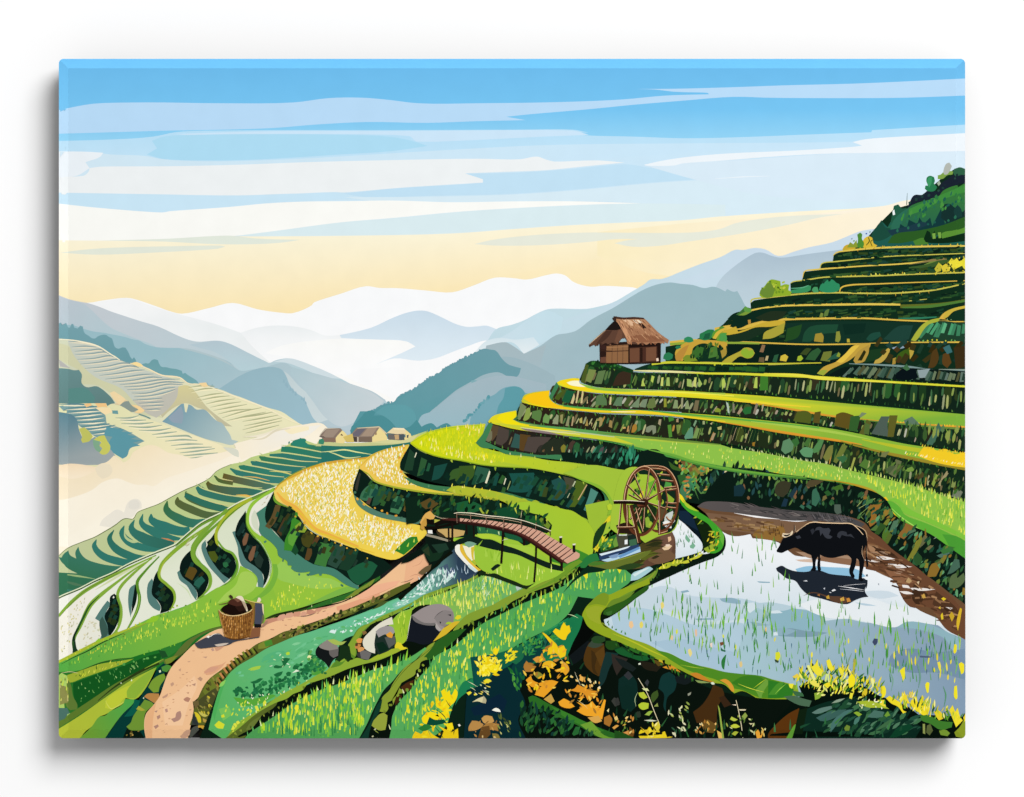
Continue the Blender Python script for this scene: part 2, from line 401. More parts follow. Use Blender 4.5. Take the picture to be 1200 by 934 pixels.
tuft("332,447 340,455 347,463 355,468 362,478", 4, "94b6c3", (3, 6), (2, 3), 90, 8, 'blade', 2)
m = part("painted_treeline", None, "blue green trees along the crest of the far terraced hill")
F(None, "60,379 69,379 74,376.8 77,377.2 80,384 82,384 84,379.4 86,379.8 87,384 91,385 94,381.6 97,382.6 99,390 104,393.6 108,396.4 112,396.4 114,394.6 116,393.6 119,392.6 124,392.4 128,395 131,396.6 133,402 135,407 139,408.6 143,407.2 147,407.4 150,412 153,418.6 155,421 157,418.6 159,421.6 160,425 152,430 100,410 60,405", g=((0, 380), "78a4ad", (0, 425), "6d9ea6"))
F(None, "166,427 171,425.6 174,426 178,422 181,421 185,422 187,427 189,429.6 195,430.4 200,431.6 207,432.6 213,434.6 214,438 217,437 221,440 226,443 231,446.6 233,450 222,452 200,446 180,436", g=((0, 420), "6fa0a6", (0, 450), "78aab0"))
F("8fb3bb", "240,452 243,448 245,453"); F("8fb3bb", "246,453 249,450 252,455 248,457")

V(60, 380, 5.84)
def contour(rows, col, w, light=None, off=9):
    for t in rows:
        p = P(t)
        if light: S(light, [1, off * 1.1, off * 1.1, 2], [(x, y + (off * .95) / VS) for x, y in p])
        S(col, w, p)
h = part("painted_terraced_hill", None, "hazy cream terraced hill far away at the left")
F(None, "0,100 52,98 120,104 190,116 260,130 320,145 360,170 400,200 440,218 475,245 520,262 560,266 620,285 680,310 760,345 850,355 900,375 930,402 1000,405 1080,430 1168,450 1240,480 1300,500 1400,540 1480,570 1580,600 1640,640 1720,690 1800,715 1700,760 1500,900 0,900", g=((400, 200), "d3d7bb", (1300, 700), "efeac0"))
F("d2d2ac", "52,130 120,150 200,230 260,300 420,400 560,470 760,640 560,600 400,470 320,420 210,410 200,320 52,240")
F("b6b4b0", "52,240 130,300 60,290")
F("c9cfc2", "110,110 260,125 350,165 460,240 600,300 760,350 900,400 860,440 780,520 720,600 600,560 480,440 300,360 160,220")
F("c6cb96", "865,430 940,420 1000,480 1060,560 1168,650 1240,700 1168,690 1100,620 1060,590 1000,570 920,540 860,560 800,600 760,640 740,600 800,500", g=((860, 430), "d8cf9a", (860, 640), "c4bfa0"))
F("c3c1b4", "560,520 740,500 840,440 870,430 860,500 790,590 720,640 640,600")
contour(("120,118 180,118 260,128 330,150", "140,155 230,150 310,155", "160,185 260,178 340,172 370,188", "165,207 280,200 370,190 400,205", "180,240 300,232 400,215 440,225", "200,272 340,258 450,240 490,250", "230,302 380,288 520,265 590,290",
  "290,325 420,310 540,285 600,296", "330,350 460,335 560,318 640,312", "370,375 500,362 620,345 700,340", "420,395 560,383 690,362 760,365", "470,412 600,402 760,378 880,375", "500,428 640,420 780,395 910,400", "520,448 660,438 800,410 900,412", "550,470 660,470 780,440 850,430",
  "570,495 680,488 770,470 850,445", "560,518 680,512 760,505", "600,540 700,535 770,530", "620,560 720,556 770,553", "640,585 720,580 750,580"), "8fa5a4", [2, 8, 10, 3], "e9e0c4", 9)
contour(("940,432 1040,420 1120,425", "960,460 1060,440 1140,440", "1000,500 1100,480 1180,470", "1020,520 1120,500 1220,490", "1060,545 1150,525 1260,510", "1090,568 1200,545 1300,530", "1110,590 1230,568 1340,548", "1140,615 1250,590 1370,580", "1170,640 1300,600 1440,570",
  "1200,660 1330,630 1470,600", "1300,640 1420,620 1520,600", "1310,665 1430,645 1560,620", "1320,695 1450,670 1580,640", "1310,722 1440,690 1580,660", "1330,745 1440,720 1560,690"), "b3b58c", [2, 9, 11, 3], "f8efc6", 10)
S("fdf3d2", [3, 9, 9, 5], "30,102 120,106 200,118 320,150 400,200 470,245")
S("fbe9c0", [4, 10, 8, 4], "540,270 640,295 760,350 880,365 940,405 1060,410")
S("fbf0cc", [4, 8, 10, 8, 4], "1060,420 1168,460 1300,510 1480,578 1620,650 1760,705")
F("fbdf9e", "545,268 580,258 610,268 630,285 600,290"); F("f6d8a0", "1010,402 1060,398 1075,425 1040,428")
F("f2d9a8", "400,470 430,458 500,505 520,530 480,550 440,530")
scat("400,470 520,520 640,600 560,610 430,550", 12, "f5dcae e3cfa4 cfc7a8", (2, 6), (1, 2), -20, 15, 'dab')
F("8c9a92", "465,560 500,530 530,525 550,555 580,575 600,580 560,600 510,585")
F("f9d79c", "545,550 600,560 640,590 620,605 570,605 600,585")

h = part("painted_hill", None, "blue wooded spur between the hazy terraced hills")
F(None, "760,666 830,602 890,546 908,543 916,600 926,604 940,548 960,556 985,578 1000,585 1040,582 1062,592 1110,642 1140,665 1168,675 1200,720 1226,760 1236,790 1280,800 1240,825 1168,812 1060,785 960,748 850,702", g=((850, 560), "7aa0ae", (1250, 860), "b9cbc8"))
F("94a6b4", "800,640 890,560 905,620 895,680 830,670")
h = part("painted_terraced_hill", None, "nearer hazy cream hill with terraces at the left")
F(None, "0,545 120,540 380,540 440,550 480,560 560,608 640,640 760,682 860,720 960,755 1060,790 1168,830 1230,870 1300,930 1200,1100 0,1100", g=((400, 600), "e5e3b4", (1000, 900), "f5ebc2"))
F("7fa2a2", "52,560 240,545 360,600 380,680 500,720 640,800 500,850 200,700")
contour(("52,548 160,546 250,548", "100,575 230,568 330,560", "110,600 250,590 340,585", "150,625 260,615 350,605", "160,648 280,640 360,630", "180,672 290,668 370,660", "200,700 320,690 400,680", "240,720 360,705 440,690", "280,745 400,730 480,712"), "5f8c92", [3, 13, 13, 4], "f4eccb", 11)
F("5f9aa6", "380,700 440,712 500,720 480,735 560,740 520,755 590,770 540,785 630,795 560,810 610,830 540,850 520,900 490,920 440,890 400,860 400,800 420,770 360,760")
contour(("440,640 540,640 600,625", "470,655 570,658 650,655", "480,680 620,680 700,672", "530,700 660,705 760,690", "600,725 740,725 820,710", "690,755 780,745 860,735", "720,775 860,765 940,765 965,780", "780,800 900,790 1000,795", "820,830 940,820 1040,820", "850,855 980,845 1100,840", "880,880 1000,868 1120,850", "900,900 1020,890 1140,880", "920,920 1040,908 1160,895"), "9db09c", [3, 11, 13, 4], "fbf0cf", 10)
F("6f9ea0", "415,590 455,590 460,615 420,612"); S("64908c", 8, "600,615 640,628 680,645")
F("f6c98a", "225,545 270,540 280,555 240,568"); F("f6c98a", "300,540 375,540 385,570 360,565 320,570")
F("f9e2b0", "300,570 400,570 420,600 370,620 340,600")
t = part("painted_tree", None, "dark blue green trees on the hazy slope at the left edge")
F(None, "40,300 115,305 160,315 190,312 210,345 208,400 240,430 310,424 350,445 385,475 412,502 437,540 410,545 385,560 375,540 40,542", g=((200, 300), "6b9090", (250, 540), "638583"))
F("5b8d87", "118,440 240,440 300,500 290,540 118,540")
F(None, "0,590 52,600 118,612 150,625 175,650 190,720 215,780 260,790 300,770 330,800 400,850 440,900 420,960 52,960 0,930", g=((150, 640), "5f8794", (250, 930), "a3abab"))
t = part("painted_bush", None, "yellow green bushes on the dark slope at the left edge")
F("c3c465", "190,715 228,705 262,735 285,768 262,800 215,812 205,790 212,770")
F("83ac8c", "285,790 320,778 340,765 330,830 350,880 310,865 290,830")
F("cbcb64", "330,765 365,760 385,800 405,835 390,880 355,893 330,880 350,850 330,830 345,805 290,790")

V(60, 520, 5.84)
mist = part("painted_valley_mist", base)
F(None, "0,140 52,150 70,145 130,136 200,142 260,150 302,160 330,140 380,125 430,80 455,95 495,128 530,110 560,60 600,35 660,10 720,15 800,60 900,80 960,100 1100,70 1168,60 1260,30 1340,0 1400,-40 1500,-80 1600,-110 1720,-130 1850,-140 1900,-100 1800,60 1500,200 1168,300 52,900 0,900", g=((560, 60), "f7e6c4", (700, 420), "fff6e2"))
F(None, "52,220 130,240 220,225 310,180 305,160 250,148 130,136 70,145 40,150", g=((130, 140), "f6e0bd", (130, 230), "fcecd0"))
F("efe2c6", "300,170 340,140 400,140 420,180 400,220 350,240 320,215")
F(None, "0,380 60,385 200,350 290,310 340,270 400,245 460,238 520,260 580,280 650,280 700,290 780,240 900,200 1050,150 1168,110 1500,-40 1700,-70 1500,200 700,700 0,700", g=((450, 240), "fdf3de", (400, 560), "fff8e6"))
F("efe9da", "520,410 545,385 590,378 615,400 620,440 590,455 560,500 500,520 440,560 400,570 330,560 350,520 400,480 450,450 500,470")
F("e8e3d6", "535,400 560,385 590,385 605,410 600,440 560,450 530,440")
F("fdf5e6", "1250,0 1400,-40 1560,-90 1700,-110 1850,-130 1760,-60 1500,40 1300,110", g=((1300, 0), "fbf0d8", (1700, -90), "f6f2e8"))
V(220, 440, 5.84)
F("dcddcb", "240,490 320,500 345,515 350,560 320,550 270,515")
S("e6dcc0", [2, 12, 12, 2], "440,440 520,430 600,380 760,360"); S("f3ead2", [2, 16, 2], "380,420 500,410 640,350")
F("fcefc9", "660,375 760,350 830,350 830,372 760,390 700,400")


V()
m = part("painted_hill", None, "pale blue grey slope behind the dark teal ridge")
F("9fb8c0", "430,505 452,490 470,478 500,462 520,450 545,438 560,430 590,418 620,425 650,440 660,505")
m = part("painted_mountain", None, "dark teal wooded ridge sloping down to the valley")
F(None, "410,505 422,482 437,481 444,476 450,474 462,470.5 466,465 470,462.5 478,459 485,456 492,450 500,445 507,441 515,436.6 521,431 526.6,428 527.4,426.4 529,428.4 534,424.4 541,421.6 548,418 555,414.4 562,410.6 567,408.6 574,409.6 581,411 588,420 595,426.6 603,429.6 610.5,431.4 608,439 604,442.4 597,442 585,436.4 575,437 565,440 556,445 547,450 535,457 525,465 512,476 502,485 495,510 420,515", g=((570, 410), "6f9ea8", (470, 490), "5b9aa2"))
F("8fb2b4", "458,486 466,482.5 475,481 472,486.5 466,491")
tuft("437,481 450,474 463,470 470,462.5 485,456 500,445 515,436.6 527,428 541,421.6 555,414.4 567,409", 2.2, "6a9ba6", (1.2, 3), (2, 3.5), 90, 20, 'dab', 1)
F("82aeb6", "552,446 557,445.5 562,448 565,455 560,457 555,455")
F(None, "488,500 494,487 506,482 520,470 540,456 560,446 590,440 640,450 640,505", g=((0, 450), "a5bac3", (0, 500), "9bbcc6"))
F("7aaab6", "552,488 558,481 565,472 572,466 580,462 586,457 592,454 600,452.6 605,452.8 611,455 615,460 622,462 628,470 634,462 640,458 640,510 550,510")
F("5f9ea8", "580,500 584,476 590,466 592,455 600,453 606,453 612,456 615,461 610,475 605,500")
tuft("541,496 550,489 558,481 566,472 574,466", 2.2, "5b9ba6 6ea6b0", (2, 5), (2, 4), 90, 12, 'dab', 1)
m = part("painted_tree", None, "teal trees beside the farmhouses")
F("4f9097", "411,505 412,500 416,496.5 420,492 424,488 428,483 436,481 440,483 438,487 448,487 456,490.5 462,496 470,492 478,488 486,490 494,500 500,497 506,496 512,501 518,497.5 524,496 530,500 540,502 540,512 411,515")
F("62a0a8", "440,484 450,476 462,474 478,476 486,484 488,492 480,500 466,503 456,492 448,487")
# ---------------------------------------------------------------- the green stepped slope in the middle left
V()
ter = part("painted_terraced_slope", None, "long stepped slope of light green terraces with dark teal banks")
outline = "60,655 69,651 79,642.6 95,635.6 111,629.4 123.5,622.4 135,615.4 144,608.6 148,607.6 156,608 161,600.6 170,596.6 186,590.6 197,584.6 217,574 233,567.4 246,560 254,552 271,544 285,541 294,536 309,532 326,527 336,522 343,518 352,515 380,523 440,523 500,505 500,560 420,545 330,565 300,600 69,704 60,706"
F(None, outline, g=((100, 640), "c3cc9b", (350, 530), "bdd281"))
S("5d6b3a", [.6, 1, .6, .8, .5], "69,651 79,642.6 95,635.6 111,629.4 123.5,622.4 135,615.4 144,608.6 148,607.6 156,608 161,600.6 170,596.6 186,590.6 197,584.6 217,574 233,567.4 246,560 254,552 271,544")
V(60, 520, 5.84)
F(None, "52,775 70,780 85,755 118,730 128,760 172,786 165,745 186,704 200,745 235,785 310,815 420,835 480,838 400,900 320,950 60,1080 40,1080 40,880 180,888 110,850 66,802", g=((200, 740), "3c7a66", (150, 940), "35704f"))
S("9db77c", [3, 14, 2], "60,890 180,905 300,925"); S("527a5a", [2, 20, 2], "60,930 160,960 240,975"); S("3f7f6f", [2, 22, 4], "60,990 160,1010 220,1010")
DK, TL, OL = "2f6e5e", "34796c", "5c6436"
for c, c2, w, t in ((TL, TL, [4, 30, 40, 44, 40, 30], "310,655 296,700 345,762 450,802 540,815 600,800"), (DK, TL, [4, 30, 44, 46, 40, 20], "430,590 400,650 440,715 520,760 610,785 660,775"), (TL, TL, [4, 34, 44, 40, 20], "500,560 485,610 530,670 650,715 765,724"),
    (TL, "326a5c", [4, 36, 60, 60, 50], "570,520 550,580 620,640 740,680 840,690"), (TL, TL, [4, 30, 50, 40, 14], "628,480 618,540 700,600 800,640 885,652"), ("31776d", TL, [6, 40, 60, 50, 40], "684,480 688,520 780,570 900,600 950,590"),
    ("3a6b3c", TL, [4, 40, 50, 50, 30], "795,390 790,450 870,510 980,545 1060,530"), (OL, "4f6a44", [6, 40, 44, 40, 30], "865,365 868,400 960,450 1080,490 1180,484"), ("3f6c45", OL, [6, 40, 40, 36], "920,325 936,360 1040,410 1180,448"),
    (TL, "2f6b58", [6, 40, 40, 36], "1010,280 1018,310 1100,350 1180,368"), ("5c5a2c", "63602c", [10, 40, 44], "1070,258 1095,288 1180,316"), ("46683a", "46683a", [8, 24], "1118,222 1180,256")):
    S(c, [q * 1.2 for q in w], t, col2=c2)
S("c98a58", [3, 12, 12, 3], "755,645 800,655 850,672"); S("b7c890", [2, 16, 20, 2], "500,590 510,640 560,670 600,672")
V(220, 440, 5.84)
LT = []
for c, c2, w, t in ((DK, "37755e", [24, 44, 44, 16], "-20,820 100,868 220,905 290,916"), (TL, "3a7460", [10, 44, 42, 40, 30], "58,765 90,792 180,822 300,848 410,856"), ("5f5a24", "2f746a", [10, 44, 54, 48, 24], "128,735 160,765 260,786 400,796 510,800"),
    ("4a6b3a", "5c6436", [6, 26, 24], "182,685 215,715 310,738"), ("66592a", "3f7f70", [44, 44, 44, 40, 14], "240,692 330,712 450,738 560,765 610,766"), (TL, "3d7f74", [8, 34, 40, 46, 30], "290,636 345,668 450,692 560,712 660,722"), ("2f7a60", "3b8474", [8, 50, 50, 40, 16], "350,620 385,636 500,658 620,682 710,690"),
    (TL, "34786c", [8, 40, 42, 50, 24], "432,588 462,606 560,626 700,646 810,656"), ("3a7a52", TL, [8, 44, 44, 40, 18], "490,555 530,576 650,592 780,612 890,616"), (TL, TL, [14, 36, 40, 30, 10], "560,545 660,552 800,572 920,590 1010,580"), ("2f7f62", TL, [34, 50, 50, 36, 10], "640,505 720,516 850,540 980,565 1050,575"),
    ("3a7f5a", "2c7468", [20, 38, 36, 34, 50], "705,472 820,492 940,508 1060,502 1330,490"), (TL, TL, [8, 50, 70, 60, 20], "985,522 1080,536 1200,536 1330,545 1430,540"), (DK, TL, [20, 40, 20], "1230,500 1380,500 1500,480")):
    S(c, [q * 1.12 for q in w], t, col2=c2)
    LT.append((w, t))
for w, t in LT:
    p = P(t); S("c6d58e", [2, 9, 9, 7, 4], [(x, y - (.56 * max(w) + 1) / VS) for x, y in p], col2="d6cf8c")
S("cdd97e", [3, 8, 8, 3], "975,520 1030,510 1110,512 1180,520"); S("d3dd8a", [3, 9, 8, 3], "1150,520 1240,514 1330,530 1390,545"); S("dfe6a8", [4, 10, 8], "1180,480 1300,470 1450,455")
S("e8bd58", [3, 14, 14, 4], "330,818 400,822 450,838 440,845"); S("d9d27a", [3, 8, 8, 3], "560,655 640,660 700,675 720,690"); S("e6b95f", [2, 8, 3], "380,690 470,698 560,720")
b = part("painted_bush", None, "dark green bush at the top of the stepped slope")
F("2f8570", "708,470 722,448 750,437 775,432 800,432 812,442 805,455 830,475 850,484 800,490 740,486")
tuft("715,465 750,442 800,436 810,450", 10, "2f8570 3a947a", (1.5, 3), (1.5, 3), 90, 40, 'dab')

# ---------------------------------------------------------------- pale flooded terraces and the bright fields at the left front
V()
pale = part("painted_terraced_field", None, "pale cream curved terraces edged in green with dark banks")
ridge = "60,706 69,699.5 94,688.8 111,680 132,670.8 149,661.4 166,653.7 187,645 200,640 205.5,637.5 213,631 221,624 236,612 261,599.7 280,588.5 296,581.5 312,574.5 323,570.4 336,560"
F(None, ridge + " 345,570 420,640 420,690 300,720 180,760 60,785", g=((100, 690), "f2f2e6", (230, 730), "d6e0bf"))
S("e6ecc8", [1.2, 1.6, 1.2], ridge); S("3f5a2c", [1.4, 1.6, 1.2, 1.4, 1], [(x, y + 1.5) for x, y in P(ridge)])
S("6f9a34", [1, 2.4, 3, 2], [(x + .4, y + 3) for x, y in P(ridge)][9:])
V(60, 640, 5.84)
G1, G2, YG, SL, DK = "86ad3d", "5d8f2b", "a9b832", "567f78", "0c1c18"
F("f3efe2", "52,490 130,400 220,330 330,270 260,400 230,450 170,560 150,640 145,740 52,770")
scat("60,540 150,430 240,340 220,420 180,520 150,620 140,720 60,760", 46, "d9cf86 c9c79a e3d98e d0cfae b9b98a", (1.5, 3.4), (.8, 1.5), 70, 25, 'dab', 2)
F("ecebdc", "185,640 200,560 260,470 300,490 340,520 350,580 320,650 200,710")
scat("200,600 260,490 330,530 345,580 300,650 210,690", 26, "d6d0b0 c5c0a0 e6e0c0 cfd2b0", (1.5, 4), (1, 2), 20, 50, 'dab')
S(G1, [16, 26, 26, 22, 14, 8], "40,490 130,392 220,315 320,255 430,198 560,135 720,62"); S("5f7a30", [3, 5, 3], "60,480 150,380 240,300 340,245 460,185")
S("d3dba9", [2, 14, 16, 8, 4], "300,300 400,240 500,180 600,130 720,75")
S(G1, [10, 18, 26, 34, 30, 20, 12, 6], "168,725 158,640 200,545 242,450 275,395 350,325 440,255 560,165 690,85")
S("2c5a25", [16, 18, 16, 14, 4], "158,730 152,640 185,560 225,480 262,410 330,340")
F("1d3a26", "145,730 155,660 150,620 160,600 175,700 188,718"); S("0f2418", [4, 10, 4], "150,650 160,605 190,560")
def hole(slate, dark, dabs_n, cols="2f3a1c 263618 1a4034 1c3f2c 3c3418", g=None):
    F(SL, slate); F(DK, dark)
    if dabs_n: scat(dark, dabs_n, cols, (5, 9), (4, 7), 60, 15, 'quad', 4, True)
hole("300,495 345,425 385,372 410,395 370,470 385,540 400,610 325,652 350,590 335,520", "432,325 462,355 468,430 466,490 440,560 405,612 392,605 385,540 365,480 400,410 405,345", 9)
F("3b5a50", "330,520 350,480 380,540 388,600 350,640"); F("f4f5e8", "420,352 428,340 434,350 428,358")
hole("540,285 575,260 580,300 560,370 548,440 545,490 530,420 528,340", "575,258 588,300 582,380 560,440 548,470 556,380 566,320", 2)
hole("662,260 690,220 705,260 700,330 730,380 750,420 742,445 700,425 665,380", "742,150 735,215 785,255 830,310 842,370 822,430 745,462 752,420 730,375 690,330 695,260 710,200", 8, "13281a 1c3822 2c3a1c 1a4036")
hole("862,180 885,160 905,210 945,240 985,290 1000,330 990,370 960,325 930,272 880,232", "965,20 972,90 1012,138 1066,182 1078,240 1062,290 1035,340 1000,360 1000,320 960,260 900,210 880,165 890,105 925,55", 7, "1a4034 1c3f2c 16301c 2c2c16")
F("5c4a1e", "945,140 985,150 1000,170 965,235 915,205"); F("286050", "985,240 1030,205 1055,235 1010,285 975,265")
S(G1, [8, 18, 20, 18, 22, 20, 8], "400,625 452,570 478,490 478,420 455,330 475,280 560,190 690,80"); S("4f7d27", [3, 6, 3], "455,540 470,470 468,400 448,335")
S(G2, [8, 16, 22, 22, 20, 22, 16, 8], "505,595 550,520 592,430 605,350 592,285 590,245 640,175 740,70"); S("9cbf52", [2, 6, 4], "520,570 570,480 600,400 605,330")
S("89ae36", [6, 18, 20, 20, 24, 28, 24, 18], "815,440 846,370 838,310 792,262 742,212 752,135 805,70 910,-20 1010,-90 1100,-150")
S("b9bf3c", [2, 6, 4, 2], "742,225 745,185 775,105 830,50")
S("6f9d33", [2, 20, 30, 30, 18, 10], "1020,350 1070,300 1092,235 1075,180 1015,120 975,60 990,0 1060,-80 1170,-180 1260,-260")
S("8db446", [2, 10, 8, 2], "1040,340 1088,280 1098,220 1070,170")
S("cfe0b0", [1, 8, 10, 2], "860,250 930,300 960,360"); S("e9eedd", [8, 20, 10, 2], "1000,20 1030,100 1080,150 1120,190")
scat("880,0 960,-60 1010,-90 960,-20 900,40", 7, "c9c49a b9b48a", (3, 6), (.8, 1.4), 45, 10, 'dab')
V(220, 560, 5.84)
DK2 = "0d2019"
hole("95,460 122,425 135,450 140,510 180,580 240,640 285,692 250,722 205,672 150,610 110,535", "190,368 204,450 245,492 302,512 326,575 332,612 318,655 285,692 240,660 180,590 135,510 125,450 158,415", 8, "34441c 16382a 1c4430 1c3a24")
F("4c5a1c", "140,505 185,500 210,545 190,580 160,560"); S("eef0d8", [2, 8, 3], "122,430 132,455 126,475"); F("2c6a40", "240,580 270,575 280,600 260,615 245,605")
hole("305,370 330,362 352,405 380,470 410,560 500,630 518,690 520,742 445,815 478,770 475,700 440,640 370,600 350,540 342,470", "397,225 402,300 432,372 492,442 542,522 562,592 556,660 532,722 517,742 518,665 470,612 400,560 372,500 350,440 326,392 342,310", 10, "101c18 1a2c26 24443c 14241c")
for t in ("375,430 400,375 418,385 400,455 380,465", "415,545 445,470 468,465 445,560 428,572"): F("7d5a40", t)
F("24362e", "455,560 490,520 520,560 500,620 470,600"); F("18302c", "330,385 380,300 400,330 350,400")
S(YG, [2, 22, 20, 24, 30, 34, 30, 20], "212,470 200,440 196,375 235,300 290,240 360,185 440,140"); S("5b8a2a", [2, 8, 8, 2], "205,360 245,300 310,235 400,170")
S("76a636", [10, 16, 18, 18, 14, 6], "205,430 250,488 308,518 340,590 330,655 285,712 215,762 130,805"); S("4a8a2c", [2, 8, 8, 2], "325,560 336,600 322,650 290,695")
S("5f8f2e", [6, 8, 10, 4], "60,832 140,795 220,750 290,705")
S("7ba63a", [4, 14, 18, 22, 26, 30, 26, 20], "60,835 115,790 150,730 148,670 100,612 45,560 36,480 70,420 150,330 270,215")
F("eceadb", "420,290 435,210 500,140 560,112 588,92 575,115 545,180 475,245 490,310 500,380 508,400 460,360 430,330")
F("d6dcc4", "435,270 455,220 470,235 480,300 490,370 450,340"); scat("470,210 530,140 560,120 520,180", 5, "b9a890 c9bfa4", (2, 4), (.8, 1.2), 50, 10, 'dab')
V(220, 560, 5.84)
bright = part("painted_field", None, "bright lime green grass slope below the golden rice field")
F(None, "590,65 505,120 430,178 402,250 408,330 450,395 500,440 548,520 575,590 566,670 535,735 480,795 425,830 380,800 350,770 470,735 478,690 455,655 400,620 360,600 340,660 300,705 230,750 150,800 60,840 0,870 -160,930 -300,1020 -420,1080 -560,1170 -700,1240 -900,1320 -900,1400 -700,1320 -420,1200 -200,1100 0,1030 200,1010 480,960 560,940 640,925 900,850 1168,755 1168,745 1140,735 1000,640 860,600 740,520 640,460 540,330 500,400 440,350 420,290 440,205 500,145 588,92",
  g=((450, 850), "97c53f", (-200, 1050), "55ad45"))
V()
F(None, "262,686 231,703.4 211,713.6 187,719.5 163,730.5 142,740.5 116.5,751.5 86,766 60,778.5 60,789 94,787 137,776 170,768 214,754 245,741 262,737 300,740 330,715 320,690", g=((262, 700), "8fc23f", (70, 785), "55a845"))
V(220, 560, 5.84)
F("a9cf5a", "410,640 450,660 470,700 465,750 400,800 300,830 200,860 250,800 330,730 365,650"); F("9ccb58", "590,620 650,560 700,610 800,650 900,680 980,690 1080,740 900,760 700,720 620,690")
F("79b33f", "620,640 600,720 560,780 480,830 440,835 500,790 560,720 585,650 580,590 610,590")
F("7fb84a", "1090,745 1168,745 1168,760 900,850 800,880 950,800")
S("5f9430", [4, 6, 4], "400,240 404,330 446,398 496,446 544,524 570,592 562,672")
scat("600,800 800,700 900,700 1000,750 900,820 700,880 600,900", 34, "e6ec4a d7e640 c3dc4a f0f070", (1.5, 4), (.7, 1.4), 88, 10, 'dab')
scat("540,850 640,800 780,780 900,810 760,880 600,920", 40, "e9ee3a d7e640 b4d63e", (2, 7), (.7, 1.2), 88, 8)
scat("0,890 200,830 230,880 200,960 40,1000 -250,1105 -500,1200 -880,1320 -760,1240 -420,1080 -200,980", 150, "c6e04a 8fd040 b0dc48 e6ee50 4f9a3a", (2, 6), (.6, 1.3), 88, 12)
scat("-60,940 150,880 200,930 0,1000 -200,1060 -400,1150 -500,1180", 44, "e6ea4a d8e44a c9dc4a", (2, 5), (.7, 1.4), 86, 14, 'blade')
tuft("20,870 -60,880 -160,930 -260,985 -360,1035 -480,1105 -560,1150 -700,1225", 5, "a6bf38 b9c63a 8fae34 6a8a2c", (1.2, 3), (1.2, 2.4), 60, 40, 'dab')
V(60, 720, 5.84)
S("a9ba35", [18, 22, 20, 14, 3], "40,330 150,276 330,184 500,112 640,60"); S("23401c", [2, 6, 8, 7, 3], "70,340 150,296 250,250 330,204 400,170 500,128"); S("8fa53a", [3, 8, 3], "480,140 600,85 720,25")
for q in ("300,188 330,160 340,190", "355,178 385,155 398,172", "590,85 610,60 640,62", "640,60 700,10 740,15 720,45"): F("93c832", q)
tuft("60,325 150,280 330,188 500,114 640,50", 7, "c3cf3e a9c038 d6d640", (1, 2.4), (1, 2), 70, 40, 'dab')
low = part("painted_field", None, "dark green grass strip with yellow blades in the lower left corner")
F(None, "40,395 200,382 340,332 450,312 520,302 640,266 740,240 900,184 960,152 1080,100 1180,75 1180,110 1050,150 960,240 880,290 800,340 640,420 420,560 200,700 40,800", g=((300, 500), "1c6f27", (40, 600), "35762c"))
F("9fb135", "110,415 200,385 340,338 460,320 565,303 490,340 340,392 220,434 130,466 105,450"); S("2d4a1c", [2, 8, 3], "180,392 340,330 460,306 540,298")
F("14561f", "150,470 340,400 500,350 660,285 760,260 740,320 560,410 420,490 300,570 190,650 155,560")
F("2f7c30", "740,240 900,184 880,230 800,290 760,270"); F("1f4f28", "735,245 780,250 800,290 760,300")
F("5f7032", "1180,90 1100,110 1000,160 960,200 920,250 870,290 780,345 770,320 830,290 880,230 930,180 1000,140 1090,98 1180,78")
F("7a8a30", "775,310 830,290 870,280 820,330 790,340"); S("3a3a1c", [2, 5, 2], "985,190 900,270 850,300")
scat("130,440 340,345 540,305 400,370 200,430", 26, "d3da3c e6e65a c0d040 2a5a20", (2, 5), (.6, 1.2), 70, 25)
scat("180,480 380,400 640,300 640,340 500,430 300,540 200,600", 40, "5f9f52 7ab25a 4b8f48 9fc878", (1.5, 5), (.6, 1.4), 100, 35)
scat("440,350 700,270 720,300 560,360", 10, "4f9a48 63a850", (2, 4), (1.5, 2.5), 20, 30, 'dab')
tuft("640,272 740,245 900,190", 6, "8fcc3a 6fb83c 2f8a34", (1.5, 3.5), (.8, 1.6), 95, 15)
F("a9c866", "70,400 110,420 118,560 100,640 52,650 52,420"); F("5f7a34", "110,440 135,480 150,560 180,620 175,650 130,655 100,620"); F("8a8a4c", "60,480 118,500 118,600 60,620")
scat("55,420 120,430 115,640 55,640", 16, "c3d84e e0e070 8a9a3c 6a7a34 b8b070", (3, 8), (.8, 1.8), 88, 12)
S("d9c99a", [2, 4, 2], "70,402 130,392 185,402"); F("4a6f64", "52,640 110,640 130,680 100,715 52,730"); F("9fbf6a", "95,690 130,675 140,690 110,720")
S("5d7a2c", [34, 44, 40, 34, 16], "30,770 150,690 300,590 430,500 560,425 770,310"); S("2b3c18", [4, 12, 20, 14], "320,590 430,500 540,430 660,365 740,335"); S("93b83e", [2, 8, 2], "640,370 720,330 770,305")
blade = part("painted_leaf", None, "big yellow green blade in the lower left corner")
F(None, "40,790 200,690 380,562 560,442 722,360 650,500 575,580 510,572 492,610 440,640 370,685 330,700 280,765 235,800 180,860 40,860", g=((100, 800), "b5bf3a", (600, 480), "a9c03a"))
F("c0cc3a", "380,580 500,500 600,470 560,560 500,575 460,620 410,645 370,640"); F("8fb43a", "520,520 600,440 722,360 640,500 575,575 520,570"); S("d9dc6a", [2, 5, 3], "372,590 390,625 410,645 440,635 495,600")
F(None, "180,860 280,765 330,700 370,692 400,665 440,645 492,612 505,578 575,582 560,612 480,692 420,772 360,860", g=((250, 800), "6f9f34", (540, 600), "4fa84a"))
sh = part("painted_bush", None, "dark bushes with orange soil patch beside the path at the lower left")
F("083a34", "360,860 430,765 480,692 520,650 600,582 650,500 690,450 730,370 770,335 805,350 775,410 790,440 740,540 720,610 650,665 640,780 640,860")
